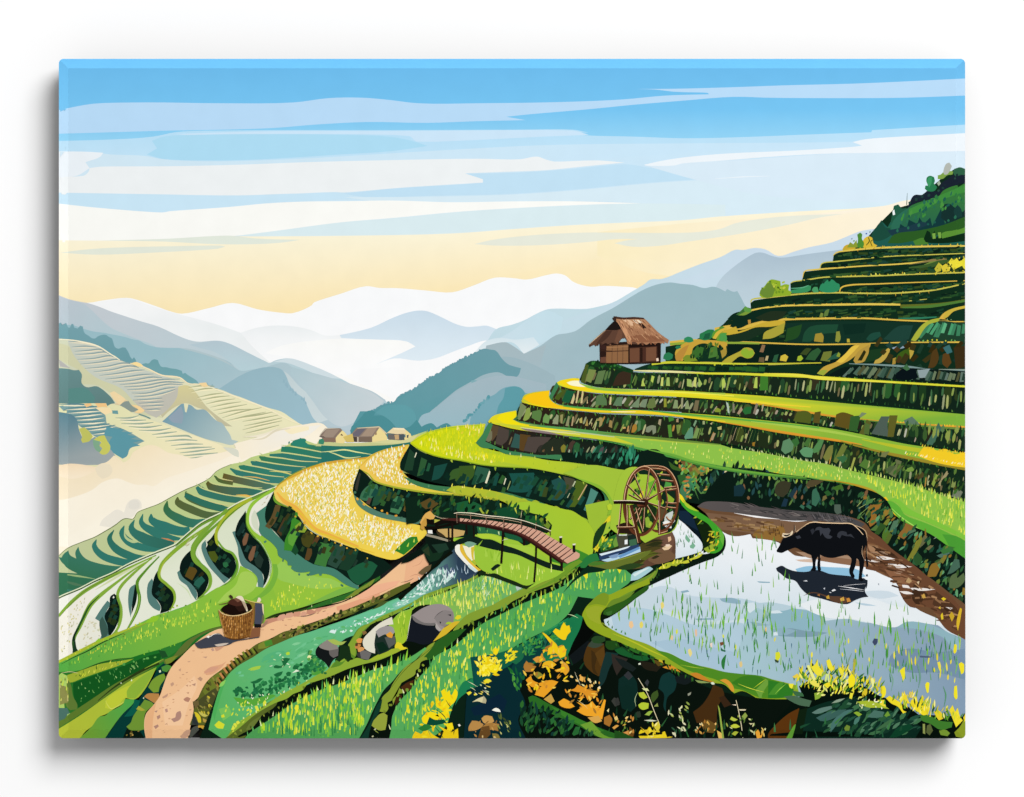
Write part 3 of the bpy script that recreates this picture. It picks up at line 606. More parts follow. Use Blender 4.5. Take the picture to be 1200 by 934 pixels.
F("0d5a4a", "500,700 560,620 570,580 610,590 560,690"); F("0b1a12", "485,860 520,775 560,785 600,790 640,845 645,860")
F("7a9d34", "690,452 730,420 772,404 782,430 745,490 735,530 700,535 665,498"); F("4f8f3a", "755,360 800,345 830,360 790,395 760,385")
F("b98548", "636,562 660,542 738,542 740,590 705,606 680,590"); F("6f9434", "560,700 600,640 640,582 690,602 705,620 655,660 640,690 640,785 600,795 540,790 515,768 545,740"); F("a9a83a", "582,648 600,625 645,655 620,660")
scat("500,800 620,800 640,840 500,845", 9, "5c4a1e c9a55a 2c3a18 8a7a3a", (2, 4), (1, 2), 30, 40, 'dab')
for q in ("545,450 552,442 556,452 548,458", "628,572 635,565 638,574 630,578", "738,385 750,380 752,395 740,398", "472,470 480,464 484,474"): F("e6f0c8", q)

path = part("painted_path", None, "sandy dirt path winding up to the footbridge")
V()
F("f3c394", "172,870 169,852 171,837 180,826 187,816 192,802 197,789 202.5,780 214,768 225,757 240,745 256,737 290,735 310,730 327,723 347,718 371,711 400,702 411,699 428,688.5 445,680 462,666 480,652 495,645 501,650 504,655 500,665 491,677 480,685 469.6,690 456,697 433.6,707 411,714 385.7,723 364,730 345.5,736.5 330,741.6 316.4,748.5 303,753.6 289,764 273.6,776 260,784.5 243,798 232.5,817 226,823 227,831 225.7,840 219,870")
V(60, 720, 5.84)
F("eab383", "655,860 640,770 650,690 700,622 720,600 700,700 690,860"); F("e2a982", "1045,390 1090,360 1168,340 1200,320 1160,370 1100,410 1060,415")
F("f7cba0", "760,600 900,500 980,420 1000,480 940,620 900,760 780,760")
V(360, 680, 5.84)
F("e8a882", "200,180 330,140 430,100 500,90 480,130 360,180 240,220 205,205"); F("f3b692", "330,110 420,50 520,20 640,0 600,40 480,90 380,130"); S("d99a78", [1, 4, 1], "380,125 500,85 620,30")
F("f6c198", "0,260 100,220 200,190 190,220 60,280 0,300")
V(480, 580, 5.84)
F("efb78d", "-20,430 60,385 100,380 120,400 140,440 120,500 100,540 60,580 20,600 -40,620")
S("c98f70", [1, 5, 1], "0,560 40,545 80,555"); S("d09876", [1, 4, 1], "20,490 70,470 90,440")
V(60, 720, 5.84)
for c, t in (("b9866e", "905,580 930,565 955,575 940,600 915,592"), ("b48a7a", "820,715 850,705 860,670 885,660 892,690 880,720 840,738"), ("bd9478", "1000,440 1020,425 1038,440 1025,458"), ("c79c80", "815,475 835,462 842,478 825,495"), ("c79c80", "870,380 890,368 885,390"), ("a97f68", "745,805 770,792 768,808 750,815"),
             ("b48a78", "702,765 730,752 738,765 715,785"), ("b48a78", "722,698 745,685 748,705 730,720"), ("bb9080", "778,650 795,642 800,665 785,672"), ("c69a80", "760,565 800,540 795,560 765,575"), ("a9765e", "875,808 905,800 890,815"), ("c79c80", "880,830 930,790 955,790 950,820 920,845 890,845"),
             ("b98f78", "960,480 990,470 985,490"), ("c49a80", "1035,290 1070,288 1060,300"), ("c49a80", "930,322 955,318 945,328"), ("b08a7c", "705,662 730,655 720,672"), ("c79878", "920,485 938,480 935,495"), ("c79878", "925,535 945,530 940,545")): F(c, t)
scat("660,820 700,640 800,460 880,340 960,250 1080,220 1020,420 960,560 940,760 900,840", 26, "d8a67e e0ae86 c99a7a d9a880", (1.5, 3.5), (.8, 1.6), 10, 25, 'dab')
V(200, 680, 5.84)
scat("200,500 330,440 480,420 640,380 900,310 1100,240 1100,200 860,240 660,290 560,400", 14, "d8a67e e0ae86 c08c70 a97c64", (2, 5), (.8, 1.4), 8, 15, 'dab')
F("d9a184", "225,640 260,600 330,590 300,620 250,632"); F("d4a080", "300,460 340,450 390,435 330,480 310,486"); F("c79c8a", "275,470 290,462 300,480 285,486")
V(360, 680, 5.84)
S("8a6a58", [2, 6, 2], "640,15 690,5 730,-15")
V(200, 680, 5.84)
pst = part("painted_stone_kerb", path, "row of pinkish stones along the upper path edge")
for t in ("640,290 660,265 730,255 735,275 690,290 640,310", "730,260 745,240 780,230 790,250 770,270 735,278", "785,250 795,225 830,215 845,240 830,252 790,258", "840,240 845,215 880,205 890,225 880,245 845,250", "885,240 900,215 920,215 935,230 920,245", "930,230 935,200 955,190 975,205 1000,215 970,235", "985,210 1000,190 1020,180 1035,200 1020,215", "1025,200 1035,175 1060,165 1078,180 1070,195", "1070,190 1080,170 1110,165 1130,170 1100,185"):
    F(rnd.choice(["d3987c", "dba488", "c98e74"]), t)
F("8a6a5c", "880,245 930,240 1000,220 960,240 900,250")
vg = part("painted_grass_verge", None, "dark grass verge along the upper side of the path")
F("3a5a22", "640,265 700,235 800,210 900,190 1000,160 1100,130 1168,100 1168,130 1080,165 1000,180 920,205 800,225 740,240 680,262"); S("1f2a14", [4, 12, 8, 14, 6], "650,262 740,232 860,205 980,172 1168,132")
V(360, 680, 5.84)
F("2f6a2a", "0,190 60,165 150,130 260,95 330,65 400,20 450,-20 500,-40 500,0 440,40 380,70 300,115 240,140 150,165 60,190 0,205"); S("14200f", [4, 12, 6, 12, 14, 6], "40,195 140,172 240,148 320,110 420,50 500,-10"); F("7f8f34", "255,125 300,95 330,70 400,30 470,-20 440,30 380,65 320,108")
tuft("30,185 120,165 230,140 300,110 390,60 470,5", 9, "e9efb0 6f9a34 40702a", (1.5, 3), (.6, 1.2), 90, 15)
V(200, 680, 5.84)
ve = part("painted_grass_verge", None, "brown and olive verge along the lower side of the path")
F("5c6326", "130,990 150,934 160,880 190,800 250,690 350,612 430,555 520,488 600,430 690,402 720,380 780,350 860,335 920,310 980,290 1060,262 1168,215 1280,170 1350,140 1440,100 1540,50 1640,10 1640,40 1480,130 1330,200 1168,260 1060,300 950,345 800,405 700,450 560,530 470,590 400,660 340,740 300,860 270,990")
F("6f7a2c", "250,700 330,625 345,700 300,770 240,790 220,760"); F("6d5f38", "150,830 190,820 200,850 170,880")
F("4a4c28", "190,820 300,740 330,740 300,850 240,880 200,880"); F("3a4038", "160,900 200,920 190,990 140,990 150,940")
F("7f8a34", "600,440 650,410 690,405 695,430 660,460 600,470"); F("4a8a30", "640,420 690,405 700,440 650,455")
it = []
for i, (x, y) in enumerate(((345, 680), (365, 650), (390, 615), (415, 590), (440, 565), (465, 545), (490, 525), (520, 505), (545, 490), (580, 480), (330, 710))):
    it.append((shape('quad', VX + x / VS, VY + (y + 20) / VS, 8, 3.2, 128), ("c98a50" if i in (1, 2, 3) else ("7a8a2e" if i % 2 else "a07a3a"))))
    it.append((shape('quad', VX + (x + 16) / VS, VY + (y + 22) / VS, 8, 2.2, 128), "2a2a14"))
dabs(it)
scat("730,400 800,350 860,340 1000,290 1160,225 1300,170 1500,80 1490,110 1300,200 1168,255 960,340 820,395", 110, "6f7a34 4c5a26 1d2414 8a8a3c 2a3418 7a6a3a 9aa048", (3, 6), (1.8, 3.4), 40, 40, 'dab')
scat("190,860 260,720 330,660 340,720 290,860 260,960 170,960", 40, "7a7230 5a5a28 c9b83a 8a8440 3a3a1c 4a4420", (3, 6), (1.2, 2.4), 130, 30, 'dab')
V(200, 740, 6)
for t, c in (("165,565 185,570 210,600 215,640 195,640 180,600", "d9c62c"), ("195,660 235,660 250,690 240,700 210,675 185,680", "d0a63a"), ("225,610 265,625 260,645 230,635", "b89a4a"), ("205,710 240,725 235,740 210,725", "d9b84a"), ("195,560 240,580 265,590 240,600 205,580", "c9bf5a")): F(c, t)
F("2c3434", "155,580 180,620 195,650 175,655 158,640"); F("191a10", "215,690 245,735 250,755 225,755 195,720"); F("4c5048", "150,680 190,660 200,690 150,740 130,755")

# ---------------------------------------------------------------- farmhouses, golden fields and the high terraces on the right
V(380, 480, 5.84)
gr = part("painted_field", None, "cream strip of ground the farmhouses stand on")
F("c9cc8e", "-40,215 80,225 200,228 330,222 450,205 560,195 620,175 650,165 680,190 600,230 480,240 300,250 100,255 -60,250")
F("d9d69a", "300,225 440,208 560,198 640,170 600,215 450,232")
F("2c7468", "-20,245 100,250 300,248 480,238 590,222 600,240 420,270 330,305 270,335 100,352 -20,370")
S("dfe39a", [3, 9, 11, 3], "-20,290 50,285 140,275 220,290 330,308"); S("d9df98", [3, 8, 10, 3], "20,285 80,305 150,330 250,322"); S("7d9a4a", [2, 4], "-20,365 240,335")
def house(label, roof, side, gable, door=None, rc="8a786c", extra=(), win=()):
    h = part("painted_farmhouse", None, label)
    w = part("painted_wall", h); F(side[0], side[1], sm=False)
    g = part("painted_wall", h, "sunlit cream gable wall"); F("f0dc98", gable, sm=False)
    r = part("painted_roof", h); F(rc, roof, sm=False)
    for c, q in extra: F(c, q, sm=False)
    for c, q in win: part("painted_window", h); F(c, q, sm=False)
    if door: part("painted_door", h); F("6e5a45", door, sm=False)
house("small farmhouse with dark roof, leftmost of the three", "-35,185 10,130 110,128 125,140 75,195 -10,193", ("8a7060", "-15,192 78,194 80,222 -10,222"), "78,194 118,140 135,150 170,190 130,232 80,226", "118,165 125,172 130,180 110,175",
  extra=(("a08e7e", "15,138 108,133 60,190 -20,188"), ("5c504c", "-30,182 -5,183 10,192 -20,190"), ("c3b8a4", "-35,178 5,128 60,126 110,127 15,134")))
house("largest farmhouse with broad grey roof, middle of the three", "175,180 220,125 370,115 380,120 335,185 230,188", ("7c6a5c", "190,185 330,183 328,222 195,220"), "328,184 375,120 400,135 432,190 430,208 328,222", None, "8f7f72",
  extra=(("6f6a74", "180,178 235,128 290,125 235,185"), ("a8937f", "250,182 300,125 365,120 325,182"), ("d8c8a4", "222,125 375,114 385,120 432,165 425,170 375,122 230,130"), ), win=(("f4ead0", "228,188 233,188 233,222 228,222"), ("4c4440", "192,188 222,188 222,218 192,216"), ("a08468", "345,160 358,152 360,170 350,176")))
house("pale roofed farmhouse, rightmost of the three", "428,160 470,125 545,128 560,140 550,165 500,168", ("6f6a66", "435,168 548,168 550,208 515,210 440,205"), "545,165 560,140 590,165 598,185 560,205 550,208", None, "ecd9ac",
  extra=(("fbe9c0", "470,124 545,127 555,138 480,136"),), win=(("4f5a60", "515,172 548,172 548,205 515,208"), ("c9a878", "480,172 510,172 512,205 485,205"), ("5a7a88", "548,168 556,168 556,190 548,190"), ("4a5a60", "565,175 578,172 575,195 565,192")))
V()
F("d9c06a", "402,512 413,508 415,518 406,518"); 
part("painted_bush", None, "small round bush left of the farmhouses")
F("3f8a6c", "373,520 374,515 378,514 380,517 379,521")
V(380, 480, 5.84)

f1 = part("painted_rice_field", None, "front golden rice field with white blades")
V(220, 440, 5.84)
field1 = "590,795 600,770 630,738 700,690 800,640 920,598 1060,578 1168,570 1240,555 1330,545 1400,528 1430,522 1410,560 1400,620 1380,680 1350,780 1290,850 1310,900 1400,960 1520,1010 1620,1040 1640,1085 1560,1160 1520,1200 1420,1260 1300,1240 1168,1195 1040,1145 900,1090 830,1045 760,965 700,905 600,845"
FIELD1 = F(None, field1, g=((700, 800), "efd062", (1400, 1000), "f3d44e"))
S("d9a838", [6, 14, 16, 10], "596,785 630,742 720,690 860,625 1000,592 1168,572 1400,535"); S("8f9a30", [4, 8, 6, 3], "610,755 700,688 800,638 900,604")
S("efb24a", [10, 30, 34, 26, 30, 20], "610,800 660,860 740,910 800,980 870,1050 960,1090 1168,1175")
S("e9c53a", [4, 12, 14, 12, 4], "690,880 780,950 870,1060 1000,1110 1168,1180 1280,1215"); S("7f9a2c", [2, 8, 8, 3], "588,800 600,850 690,905 740,930")
inner = "640,790 700,730 820,665 960,620 1168,595 1330,560 1405,545 1385,620 1350,700 1310,780 1130,830 1100,900 1168,960 1290,1000 1420,1040 1560,1080 1500,1170 1400,1230 1168,1150 960,1070 860,1010 800,930 700,860"
scat(inner, 1250, "fffbe6 fffdf2 fdf4c0 faeeb0 fdf6d0", (2.2, 6), (.9, 1.9), 82, 38, 'leaf', 1.1)
scat(inner, 420, "dccd48 cdc94a bfc44a e6d860 b5ba50", (2, 5.5), (.6, 1.3), 85, 35, 'leaf', 1.5)
scat(inner, 260, "fffef6 f8e070 f3d040 fffbe0", (2, 5), (.7, 1.5), 95, 40, 'leaf', 1.5)
tuft("1390,560 1370,650 1340,760 1300,830 1310,890 1380,930 1480,980 1600,1010 1660,1030", 6, "eaa738 e59a34 f0b940 d9912c", (2, 5), (2, 4), 60, 60, 'leaf')
scat("1168,1000 1280,960 1420,1010 1600,1050 1500,1100 1300,1060", 60, "f3cf4a fae27a fdf4c8 eeb63c", (3, 6), (1, 2), 82, 25, 'leaf')
V(480, 580, 5.84)
F("2f7f2c", "-100,380 -60,340 0,290 50,285 60,320 20,360 -40,410"); tuft("-60,370 0,340 55,310", 6, "4fa83a 3a9a30 c3d850", (3, 6), (1.5, 2.5), 75, 15)
V(220, 560, 5.84)
cl1 = part("painted_terrace_bank", None, "tall dark bank below the front golden rice field")
slate = "470,240 540,190 545,300 660,440 740,510 860,590 1000,620 1100,690 1168,740 1168,762 1090,735 1000,675 960,660 900,655 840,668 825,660 840,640 780,648 735,640 708,620 712,600 685,598 680,570 640,548 620,530 612,490 570,440 530,410 500,385 488,360 492,310"
F("47816d", slate); tuft("560,430 612,490 640,550 685,595 735,640 830,665 960,660 1090,735", 14, "47816d 3c7262", (1.5, 3.5), (2, 4), 200, 50, 'dab')
F("0e221a", "588,95 560,150 540,190 535,300 600,370 660,440 740,510 860,590 1000,620 1100,690 1168,735 1220,720 1330,660 1400,610 1340,560 1168,492 1080,462 1000,432 880,385 820,345 760,265 720,212 650,190 605,150")
for t, c in (("600,185 640,180 600,300 560,350 530,330 570,270", "5f4e2c"), ("610,370 660,270 680,285 640,400", "4a3a22"), ("690,250 710,240 680,340 650,400 640,350 660,300", "1d3a22"), ("820,360 870,390 860,430 830,480 790,460 775,410", "47461c"), ("880,395 910,400 870,470 850,450", "5a3f24"), ("820,480 850,485 850,520 830,565 800,560", "5a4424"), ("905,440 995,455 1000,490 960,560 945,610 865,590 890,520", "3f7a3a"), ("1010,450 1080,470 1060,560 1020,620 955,590 980,520", "2c4a3c"), ("1090,480 1168,500 1150,560 1100,640 1030,620 1060,560", "1c3c2a"), ("720,420 760,500 740,530 705,500", "1b4a2c")):
    F(c, t)
F("3f8a2c", "715,245 750,232 755,250 740,280 770,300 775,350 740,430 710,500 660,495 665,430 700,350 710,290"); F("8aa634", "735,330 770,300 820,345 800,375 745,370"); F("5fa03a", "690,400 730,360 760,380 720,470 690,450")
F("6fa030", "590,110 605,150 650,190 720,212 730,225 690,200 640,190 600,170 585,140"); F("1f5a3c", "1090,640 1168,590 1250,570 1300,600 1250,680 1168,735 1120,700")
scat("560,330 640,200 720,250 860,420 1100,500 1250,560 1200,680 1000,600 740,500", 34, "16301e 2a4426 3a3a1c 1c4a34 22382c", (5, 10), (3, 5), 65, 12, 'quad', 5)
tuft("730,225 820,345 880,388 1000,435 1168,495 1300,560", 22, "f3ecc8 e3c040 fff4d0", (1.5, 4), (.7, 1.6), -80, 15)
tuft("720,215 760,270 830,350 1000,435 1168,495", 9, "dfae34 e9b840 c9a030", (1.5, 3.5), (1.5, 3), -70, 40, 'dab')
V(380, 480, 5.84)
def leaf_wall(t, n, cols, L=(6, 13), w=(3, 6), a=65):
    scat(t, n, cols, L, w, a, 14, 'quad', 4, True)
GW = "16382a 1c4a34 24583c 2f5a2c 0d2a20 3a4a22 1a4a40"
f2 = part("painted_rice_field", None, "second golden rice field curling behind the front one")
F(None, "243,395 265,355 330,305 420,270 580,238 570,275 540,330 515,395 540,430 590,480 640,510 720,540 900,558 1050,572 1168,590 1300,605 1300,640 1168,612 1050,606 900,588 750,572 600,552 430,518 340,486 290,435 250,425", g=((300, 350), "f3c95a", (1100, 590), "d9d23a"))
S("d9b83c", [3, 10, 12, 6], "250,385 330,312 420,276 575,245"); S("a9b234", [4, 10, 12, 12, 12, 8], "248,410 300,440 345,488 430,518 600,552 750,572 900,586 1050,604 1200,618")
i2 = "275,385 340,325 440,285 555,255 525,330 500,395 530,450 600,510 640,530 430,500 350,460 300,410"
scat(i2, 190, "fffbe6 fffdf2 fdf4c0 faeeb0", (2.2, 6), (.9, 1.8), 88, 30, 'leaf', 1.2); scat(i2, 80, "d3c63c c0bf3a dfd050 e9b840", (2, 5), (.6, 1.2), 85, 30, 'leaf', 1.5)
tuft("545,270 520,340 505,400 545,450 610,505 680,535", 6, "eda23a f0ad3c e8983a", (2, 5), (2, 4), 80, 50, 'leaf')
tuft("620,525 720,545 900,565 1100,590 1250,610", 6, "f3df2c f0d030 e3e040 fff09a eec23a", (2, 5), (1, 2), 80, 20)
w1 = part("painted_terrace_bank", None, "dark curved bank between the front and second golden fields")
F("54806c", "200,578 230,600 280,650 360,690 450,715 560,740 660,748 690,720 690,760 640,782 520,765 400,742 300,705 225,645")
F("0d2019", "240,402 290,442 340,492 430,524 600,560 750,580 900,594 1050,612 1168,630 1400,690 1168,760 900,720 760,720 660,750 560,742 450,718 360,692 300,655 250,615 200,575 200,520")
for t, c in (("310,515 360,510 370,530 340,590 290,625 240,610 260,560", "3c7050"), ("385,520 430,540 400,600 370,650 325,660 340,600", "245038"), ("470,620 500,590 550,610 530,680 510,715 450,700", "417a52"), ("570,600 640,595 630,640 560,700 540,690", "6a5628"), ("420,560 460,545 500,580 470,620 430,600", "14382a"), ("640,570 700,600 680,640 640,620", "2a6a2c"), ("640,680 700,650 745,675 750,700 680,715", "5f5426"), ("210,540 240,430 250,440 225,560", "3a3a30"), ("305,600 325,610 310,650 285,640", "5a4438"), ("760,640 880,600 870,640 800,700 750,690", "1d5a34")):
    F(c, t)
leaf_wall("300,470 600,570 1168,640 1168,700 700,680 450,690 260,600", 40, GW)
tuft("430,522 600,558 750,578 900,592 1100,618", 12, "8fae34 7a9a2c c3c83a", (1.5, 4), (1, 2), -70, 25); tuft("205,575 260,640 350,690 450,722 600,755", 9, "e5a83a d99a34 47725a", (1.5, 4), (2, 3.5), 60, 50, 'dab')
f3 = part("painted_rice_field", None, "upper yellow lime rice field left of the high terraces")
V(540, 440, 5.84)
lime = "-345,460 -280,412 -190,376 -40,345 60,338 170,330 150,400 100,460 150,490 300,530 430,545 600,580 730,592 880,612 1080,642 1190,655 1168,690 1120,750 1112,810 1105,870 1080,960 1020,1040 960,1100 1030,930 1040,890 1020,840 960,772 880,735 760,694 640,665 480,636 300,626 150,614 0,584 -90,572 -200,545 -290,505 -345,465"
F(None, lime, g=((-100, 480), "d3dc14", (500, 620), "a6c23c"))
S("8fae2a", [3, 6, 8, 6], "-340,462 -280,505 -200,540 -90,568 0,582 150,612 480,634"); S("a9bf34", [3, 8, 4], "-335,455 -190,382 160,334")
f3i = "-320,460 -200,395 0,360 160,345 110,440 130,500 300,540 300,600 150,600 0,570 -150,535 -270,500"
scat(f3i, 240, "e9e412 f3ee2a b9cc1c d9e030 c3d41c", (3, 7), (.7, 1.4), 88, 8, 'blade', 1.2); scat("-300,470 -200,420 -150,480 0,520 200,560 260,610 0,570 -200,520", 70, "fbf56a f6e41c fff4a0", (3, 6), (.7, 1.3), 88, 10)
scat("-40,360 160,345 120,420 0,400", 36, "e9d23a f0d85a fae98a", (3, 6), (.8, 1.4), 80, 10)
scat("300,560 600,600 900,640 1050,680 880,700 600,650", 20, "c9da5a b9cf4c 9ab830", (2, 4), (.6, 1.2), 85, 15)
w2 = part("painted_terrace_bank", None, "dark bank below the upper yellow lime rice field")
F("3f7a50", "-395,690 -330,740 -200,780 0,808 120,818 320,830 500,880 640,930 760,990 860,1050 900,1010 940,900 1000,880 1030,930 1045,880 1010,800 900,735 980,820 985,900 900,960 800,960 520,856 320,802 0,770 -240,740")
F("0e241c", "-345,468 -290,510 -200,550 -90,577 0,590 150,618 300,630 480,642 640,670 760,698 880,742 950,805 972,860 960,930 910,1040 850,1010 760,950 680,905 520,855 440,838 320,803 200,793 0,772 -100,750 -250,715 -410,645 -415,600")
for t, c in (("330,670 500,665 520,720 470,790 380,800 320,790 350,740", "1c5248"), ("620,720 680,695 720,740 720,800 680,850 600,850 630,780", "22504a"), ("700,690 780,710 740,800 700,815 720,760", "4a4a38"), ("790,715 865,735 840,810 780,900 740,900 770,800", "4c6320"), ("890,770 940,800 900,880 860,930 840,920 870,840", "4f8a7a"), ("940,850 960,860 930,920 900,950 890,930", "5a4424"), ("-10,620 100,615 80,700 0,740 -40,720", "3c5a24"), ("110,620 200,640 180,720 100,745 90,700", "2c5a44"), ("-180,620 -90,600 -140,700 -200,720", "1a4a40"), ("-350,500 -310,540 -330,650 -390,650", "20402c"), ("-270,560 -230,580 -260,680 -300,690", "2f5a34"), ("-60,650 0,630 -20,700 -90,720", "3a5c2a"), ("560,690 620,700 590,760 540,780", "0a1a14"), ("210,650 320,660 300,740 200,760", "0b1c14"), ("500,680 620,690 560,800 520,800", "102a1e")):
    F(c, t)
for t in ("195,650 165,735 178,740 202,660", "305,700 292,745 298,748 312,706", "338,720 315,780 322,782 342,725", "780,720 725,835 732,838 788,725", "860,745 800,850 806,853 866,750", "-305,525 -318,560 -312,562 -300,530"): F(rnd.choice(["c9a878", "e3e0c0", "b9c09a", "9aa86a"]), t)
leaf_wall("-330,560 0,640 480,680 700,720 900,780 880,960 500,840 0,750 -300,680", 46, GW)
tuft("-90,575 150,615 480,638 700,680 880,742", 20, "8fae34 a9c040 6f9a2c", (2, 5), (1.4, 2.6), -75, 25)
tuft("-330,745 -100,790 100,808", 10, "5c8f64 3f7a50", (2, 4), (2, 3), 90, 20, 'dab')
mid = part("painted_field", None, "lime grass strip behind the footbridge")
V(480, 580, 5.84)
F(None, "360,0 560,20 650,50 700,80 800,100 890,130 960,190 970,230 1000,300 1050,320 1100,350 1180,420 1250,420 1260,330 1262,250 1230,180 1168,145 1060,115 960,75 850,50 700,5 560,-30 430,-50 300,-60 250,-30", g=((600, 0), "b5bf34", (1100, 250), "9cc13a"))
for q in ((560, -8, 40), (640, 10, 40), (700, 25, 45), (780, 45, 45), (860, 60, 50), (930, 85, 50), (1000, 100, 50), (1040, 110, 36)):
    S("a9bd36", [q[2] * .7, q[2], q[2] * .6], f"{q[0]-30},{q[1]+14} {q[0]},{q[1]} {q[0]+30},{q[1]+14}")
tuft("300,-40 430,-20 560,15 660,48 760,90 880,130", 10, "8fa634 a9b83a c3c84a 7a8f2c", (3, 6), (1.5, 3), -70, 25)
tuft("300,-55 430,-45 560,-25", 8, "f0d030 e9e05a f3e080", (2, 5), (1, 2), 85, 20)
hill = part("painted_terraced_mountainside", None, "steep dark green mountainside of terraces at the right edge")
V(840, 180, 4)
F("112c1c", "-240,905 -120,882 -10,830 30,800 60,768 90,752 130,738 160,740 158,700 175,688 250,676 330,662 346,650 345,606 398,594 404,580 405,554 478,546 486,538 490,516 543,506 548,474 575,462 700,400 760,330 830,260 900,240 980,180 1060,110 1110,75 1200,70 1200,1200 1100,1500 -100,1400 -240,1000", sm=False)
tr = part("painted_forest", hill, "trees on the hill top")
F(None, "700,400 722,388 735,358 752,345 770,313 786,330 800,345 815,320 830,300 850,270 880,265 900,250 930,235 960,225 1000,215 1040,200 1060,175 1100,155 1165,140 1200,140 1200,440 1000,440 900,445 740,440", g=((1000, 200), "3a7a34", (1000, 330), "1f5a50"))
F("1b2430", "890,260 905,225 925,195 970,192 985,175 1040,178 1052,140 1080,120 1110,100 1140,95 1200,80 1200,130 1165,140 1100,155 1060,175 1035,205 960,222 920,238")
F("2a7a4e", "975,165 978,150 990,150 982,125 985,112 1000,104 1018,110 1022,130 1018,140 1033,158 1020,175 990,176"); F("3c9460", "985,130 992,112 1008,110 1006,140 995,160")
F("7fa34a", "1036,120 1036,102 1050,98 1060,88 1075,98 1090,82 1108,84 1105,98 1080,102 1060,118"); F("b3b8b0", "1065,98 1062,85 1075,48 1090,42 1102,58 1090,85 1078,98"); F("9fb09a", "1032,140 1042,125 1050,140 1040,152")
F("2f5f44", "1108,90 1112,72 1140,64 1165,72 1200,80 1200,110 1150,100 1120,108"); F("245a44", "815,320 822,285 830,245 850,238 868,258 890,255 880,275 850,290 840,315 825,330"); F("f0f4f4", "824,270 832,262 836,285 826,290")
S("3a5a3c", [1, 4], "893,185 890,240"); F("1c4a3c", "722,388 740,355 772,312 790,345 812,350 820,380 790,400 750,410 715,400")
F("2c6a54", "820,330 860,280 900,255 880,300 850,350 820,370"); F("3f8a3c", "900,260 980,225 1060,190 1165,145 1165,180 1060,215 980,260 900,290")
for t, c in (("850,380 860,330 890,350 900,310 940,330 950,300 970,330 1000,300 1010,340 1050,260 1070,330 1110,250 1165,280 1165,310 1060,340 950,370", "14383a"), ("1060,290 1062,250 1075,240 1088,250 1085,275 1070,297", "5f6f6c"), ("1050,300 1060,240 1090,235 1120,260 1130,250 1140,290 1165,260 1165,300 1080,325", "16302e"), ("800,360 900,340 960,320 1000,330 900,370 820,385", "1d3a44"), ("1110,270 1128,240 1145,260 1150,300 1120,300", "1a3c38")): F(c, t)
scat("830,330 900,270 1060,200 1160,160 1160,230 1040,280 900,330", 60, "3f8a3c 4a9040 2f7440 2a6a50 1f5a4c", (3, 7), (2, 4), 80, 25, 'leaf')
tuft("850,370 950,345 1060,325 1165,300", 12, "2a6a50 1f5a4c 16382e", (3, 7), (2, 4), 95, 20, 'leaf'); tuft("905,235 950,210 1000,200 1050,170 1110,120 1165,95", 6, "1b2a30 223c38 2a4a40", (2, 4), (2, 3.5), 90, 40, 'dab')
F("2c5a24", "800,420 830,380 950,360 1060,335 1165,295 1165,350 1060,375 960,400 860,420"); F("5a8f34", "1040,390 1060,370 1110,360 1165,345 1165,370 1110,385 1060,400"); F("4a7f30", "920,410 960,395 1000,400 990,425 930,430")
F("0f2a18", "970,400 985,360 1000,370 1005,395 1020,360 1030,395 1050,365 1056,398 1110,385 1165,372 1165,410 1060,420 980,415")
for q in ("1010,375 1024,372 1026,398 1012,400", "1036,370 1050,368 1052,395 1040,397"): F("7aa848", q)
hb = part("painted_bush", hill, "yellow bushes on the top terrace edge")
F("d9b83a", "680,430 690,400 710,388 728,395 735,420 752,430 740,442 690,442"); S("3a4a1c", [3, 5, 3], "700,430 715,410 710,392"); S("2c3a1c", [3, 4, 2], "728,435 722,412 735,402")
F("4f8a34", "655,440 662,400 658,380 672,370 682,378 680,400 690,420 685,442"); F("c9a834", "588,450 600,432 620,425 650,430 650,450 600,458"); F("8a9a34", "610,440 625,415 640,425 655,405 660,440")
dabs([(shape('dab', VX + x / VS, VY + y / VS, 2, 1.6, 40), c) for x, y, c in ((630, 402, "8aa0b0"), (698, 378, "4a6ab0"), (715, 370, "7a9a8a"), (640, 412, "6f9a3a"))])
te = part("painted_terrace_edge", hill, "sunlit yellow rims of the upper terraces")
YL = ("dfc354", "c6bf52")
rows = [("545,478 560,464 620,454 700,446 800,440 950,436 1200,432", [3, 8, 9, 10, 8]), ("482,540 492,516 560,506 620,500 800,482 1000,474 1200,466", [3, 7, 6, 6, 5]), ("402,582 412,552 450,545 560,536 700,526 850,518 960,508 1020,498 1100,490", [3, 8, 7, 8, 9]), ("345,608 358,600 420,592 500,580 620,576 760,572 900,566 1200,556", [3, 7, 7, 8, 7]),
        ("575,655 582,630 620,617 750,611 900,605 1050,600 1200,594", [5, 9, 7, 5, 5]), ("158,698 165,684 240,674 330,664 420,656 560,652 700,655 820,655 930,648 1000,642 1060,632 1200,600", [5, 9, 8, 8, 8, 8, 7]), ("70,780 120,745 165,734 230,722 300,714 420,710 560,708 720,706 860,708", [5, 10, 9, 9, 10, 12, 10]), ("800,706 870,694 930,688 985,682", [3, 5, 3]),
        ("860,716 960,712 1050,706 1130,694 1200,676", [18, 16, 14, 10]), ("-10,825 60,815 120,812 180,798 260,782 340,776 430,774 560,772 700,772 840,780 1000,786 1200,786", [20, 30, 16, 10, 10, 8, 9]), ("-220,890 -120,878 0,882 120,884 240,888 400,894 560,894 640,892 720,886 860,884 1000,882 1200,884", [24, 14, 8, 7, 8, 12, 10]), ("-170,985 -60,980 60,984 200,988 360,984 480,978 530,976", [8, 10, 9, 7, 10])]
for i, (t, w) in enumerate(rows): S("5f6a26" if i == 8 else YL[i % 2] if i not in (4, 9, 10) else "d9b64a", [q * .9 for q in w], t)
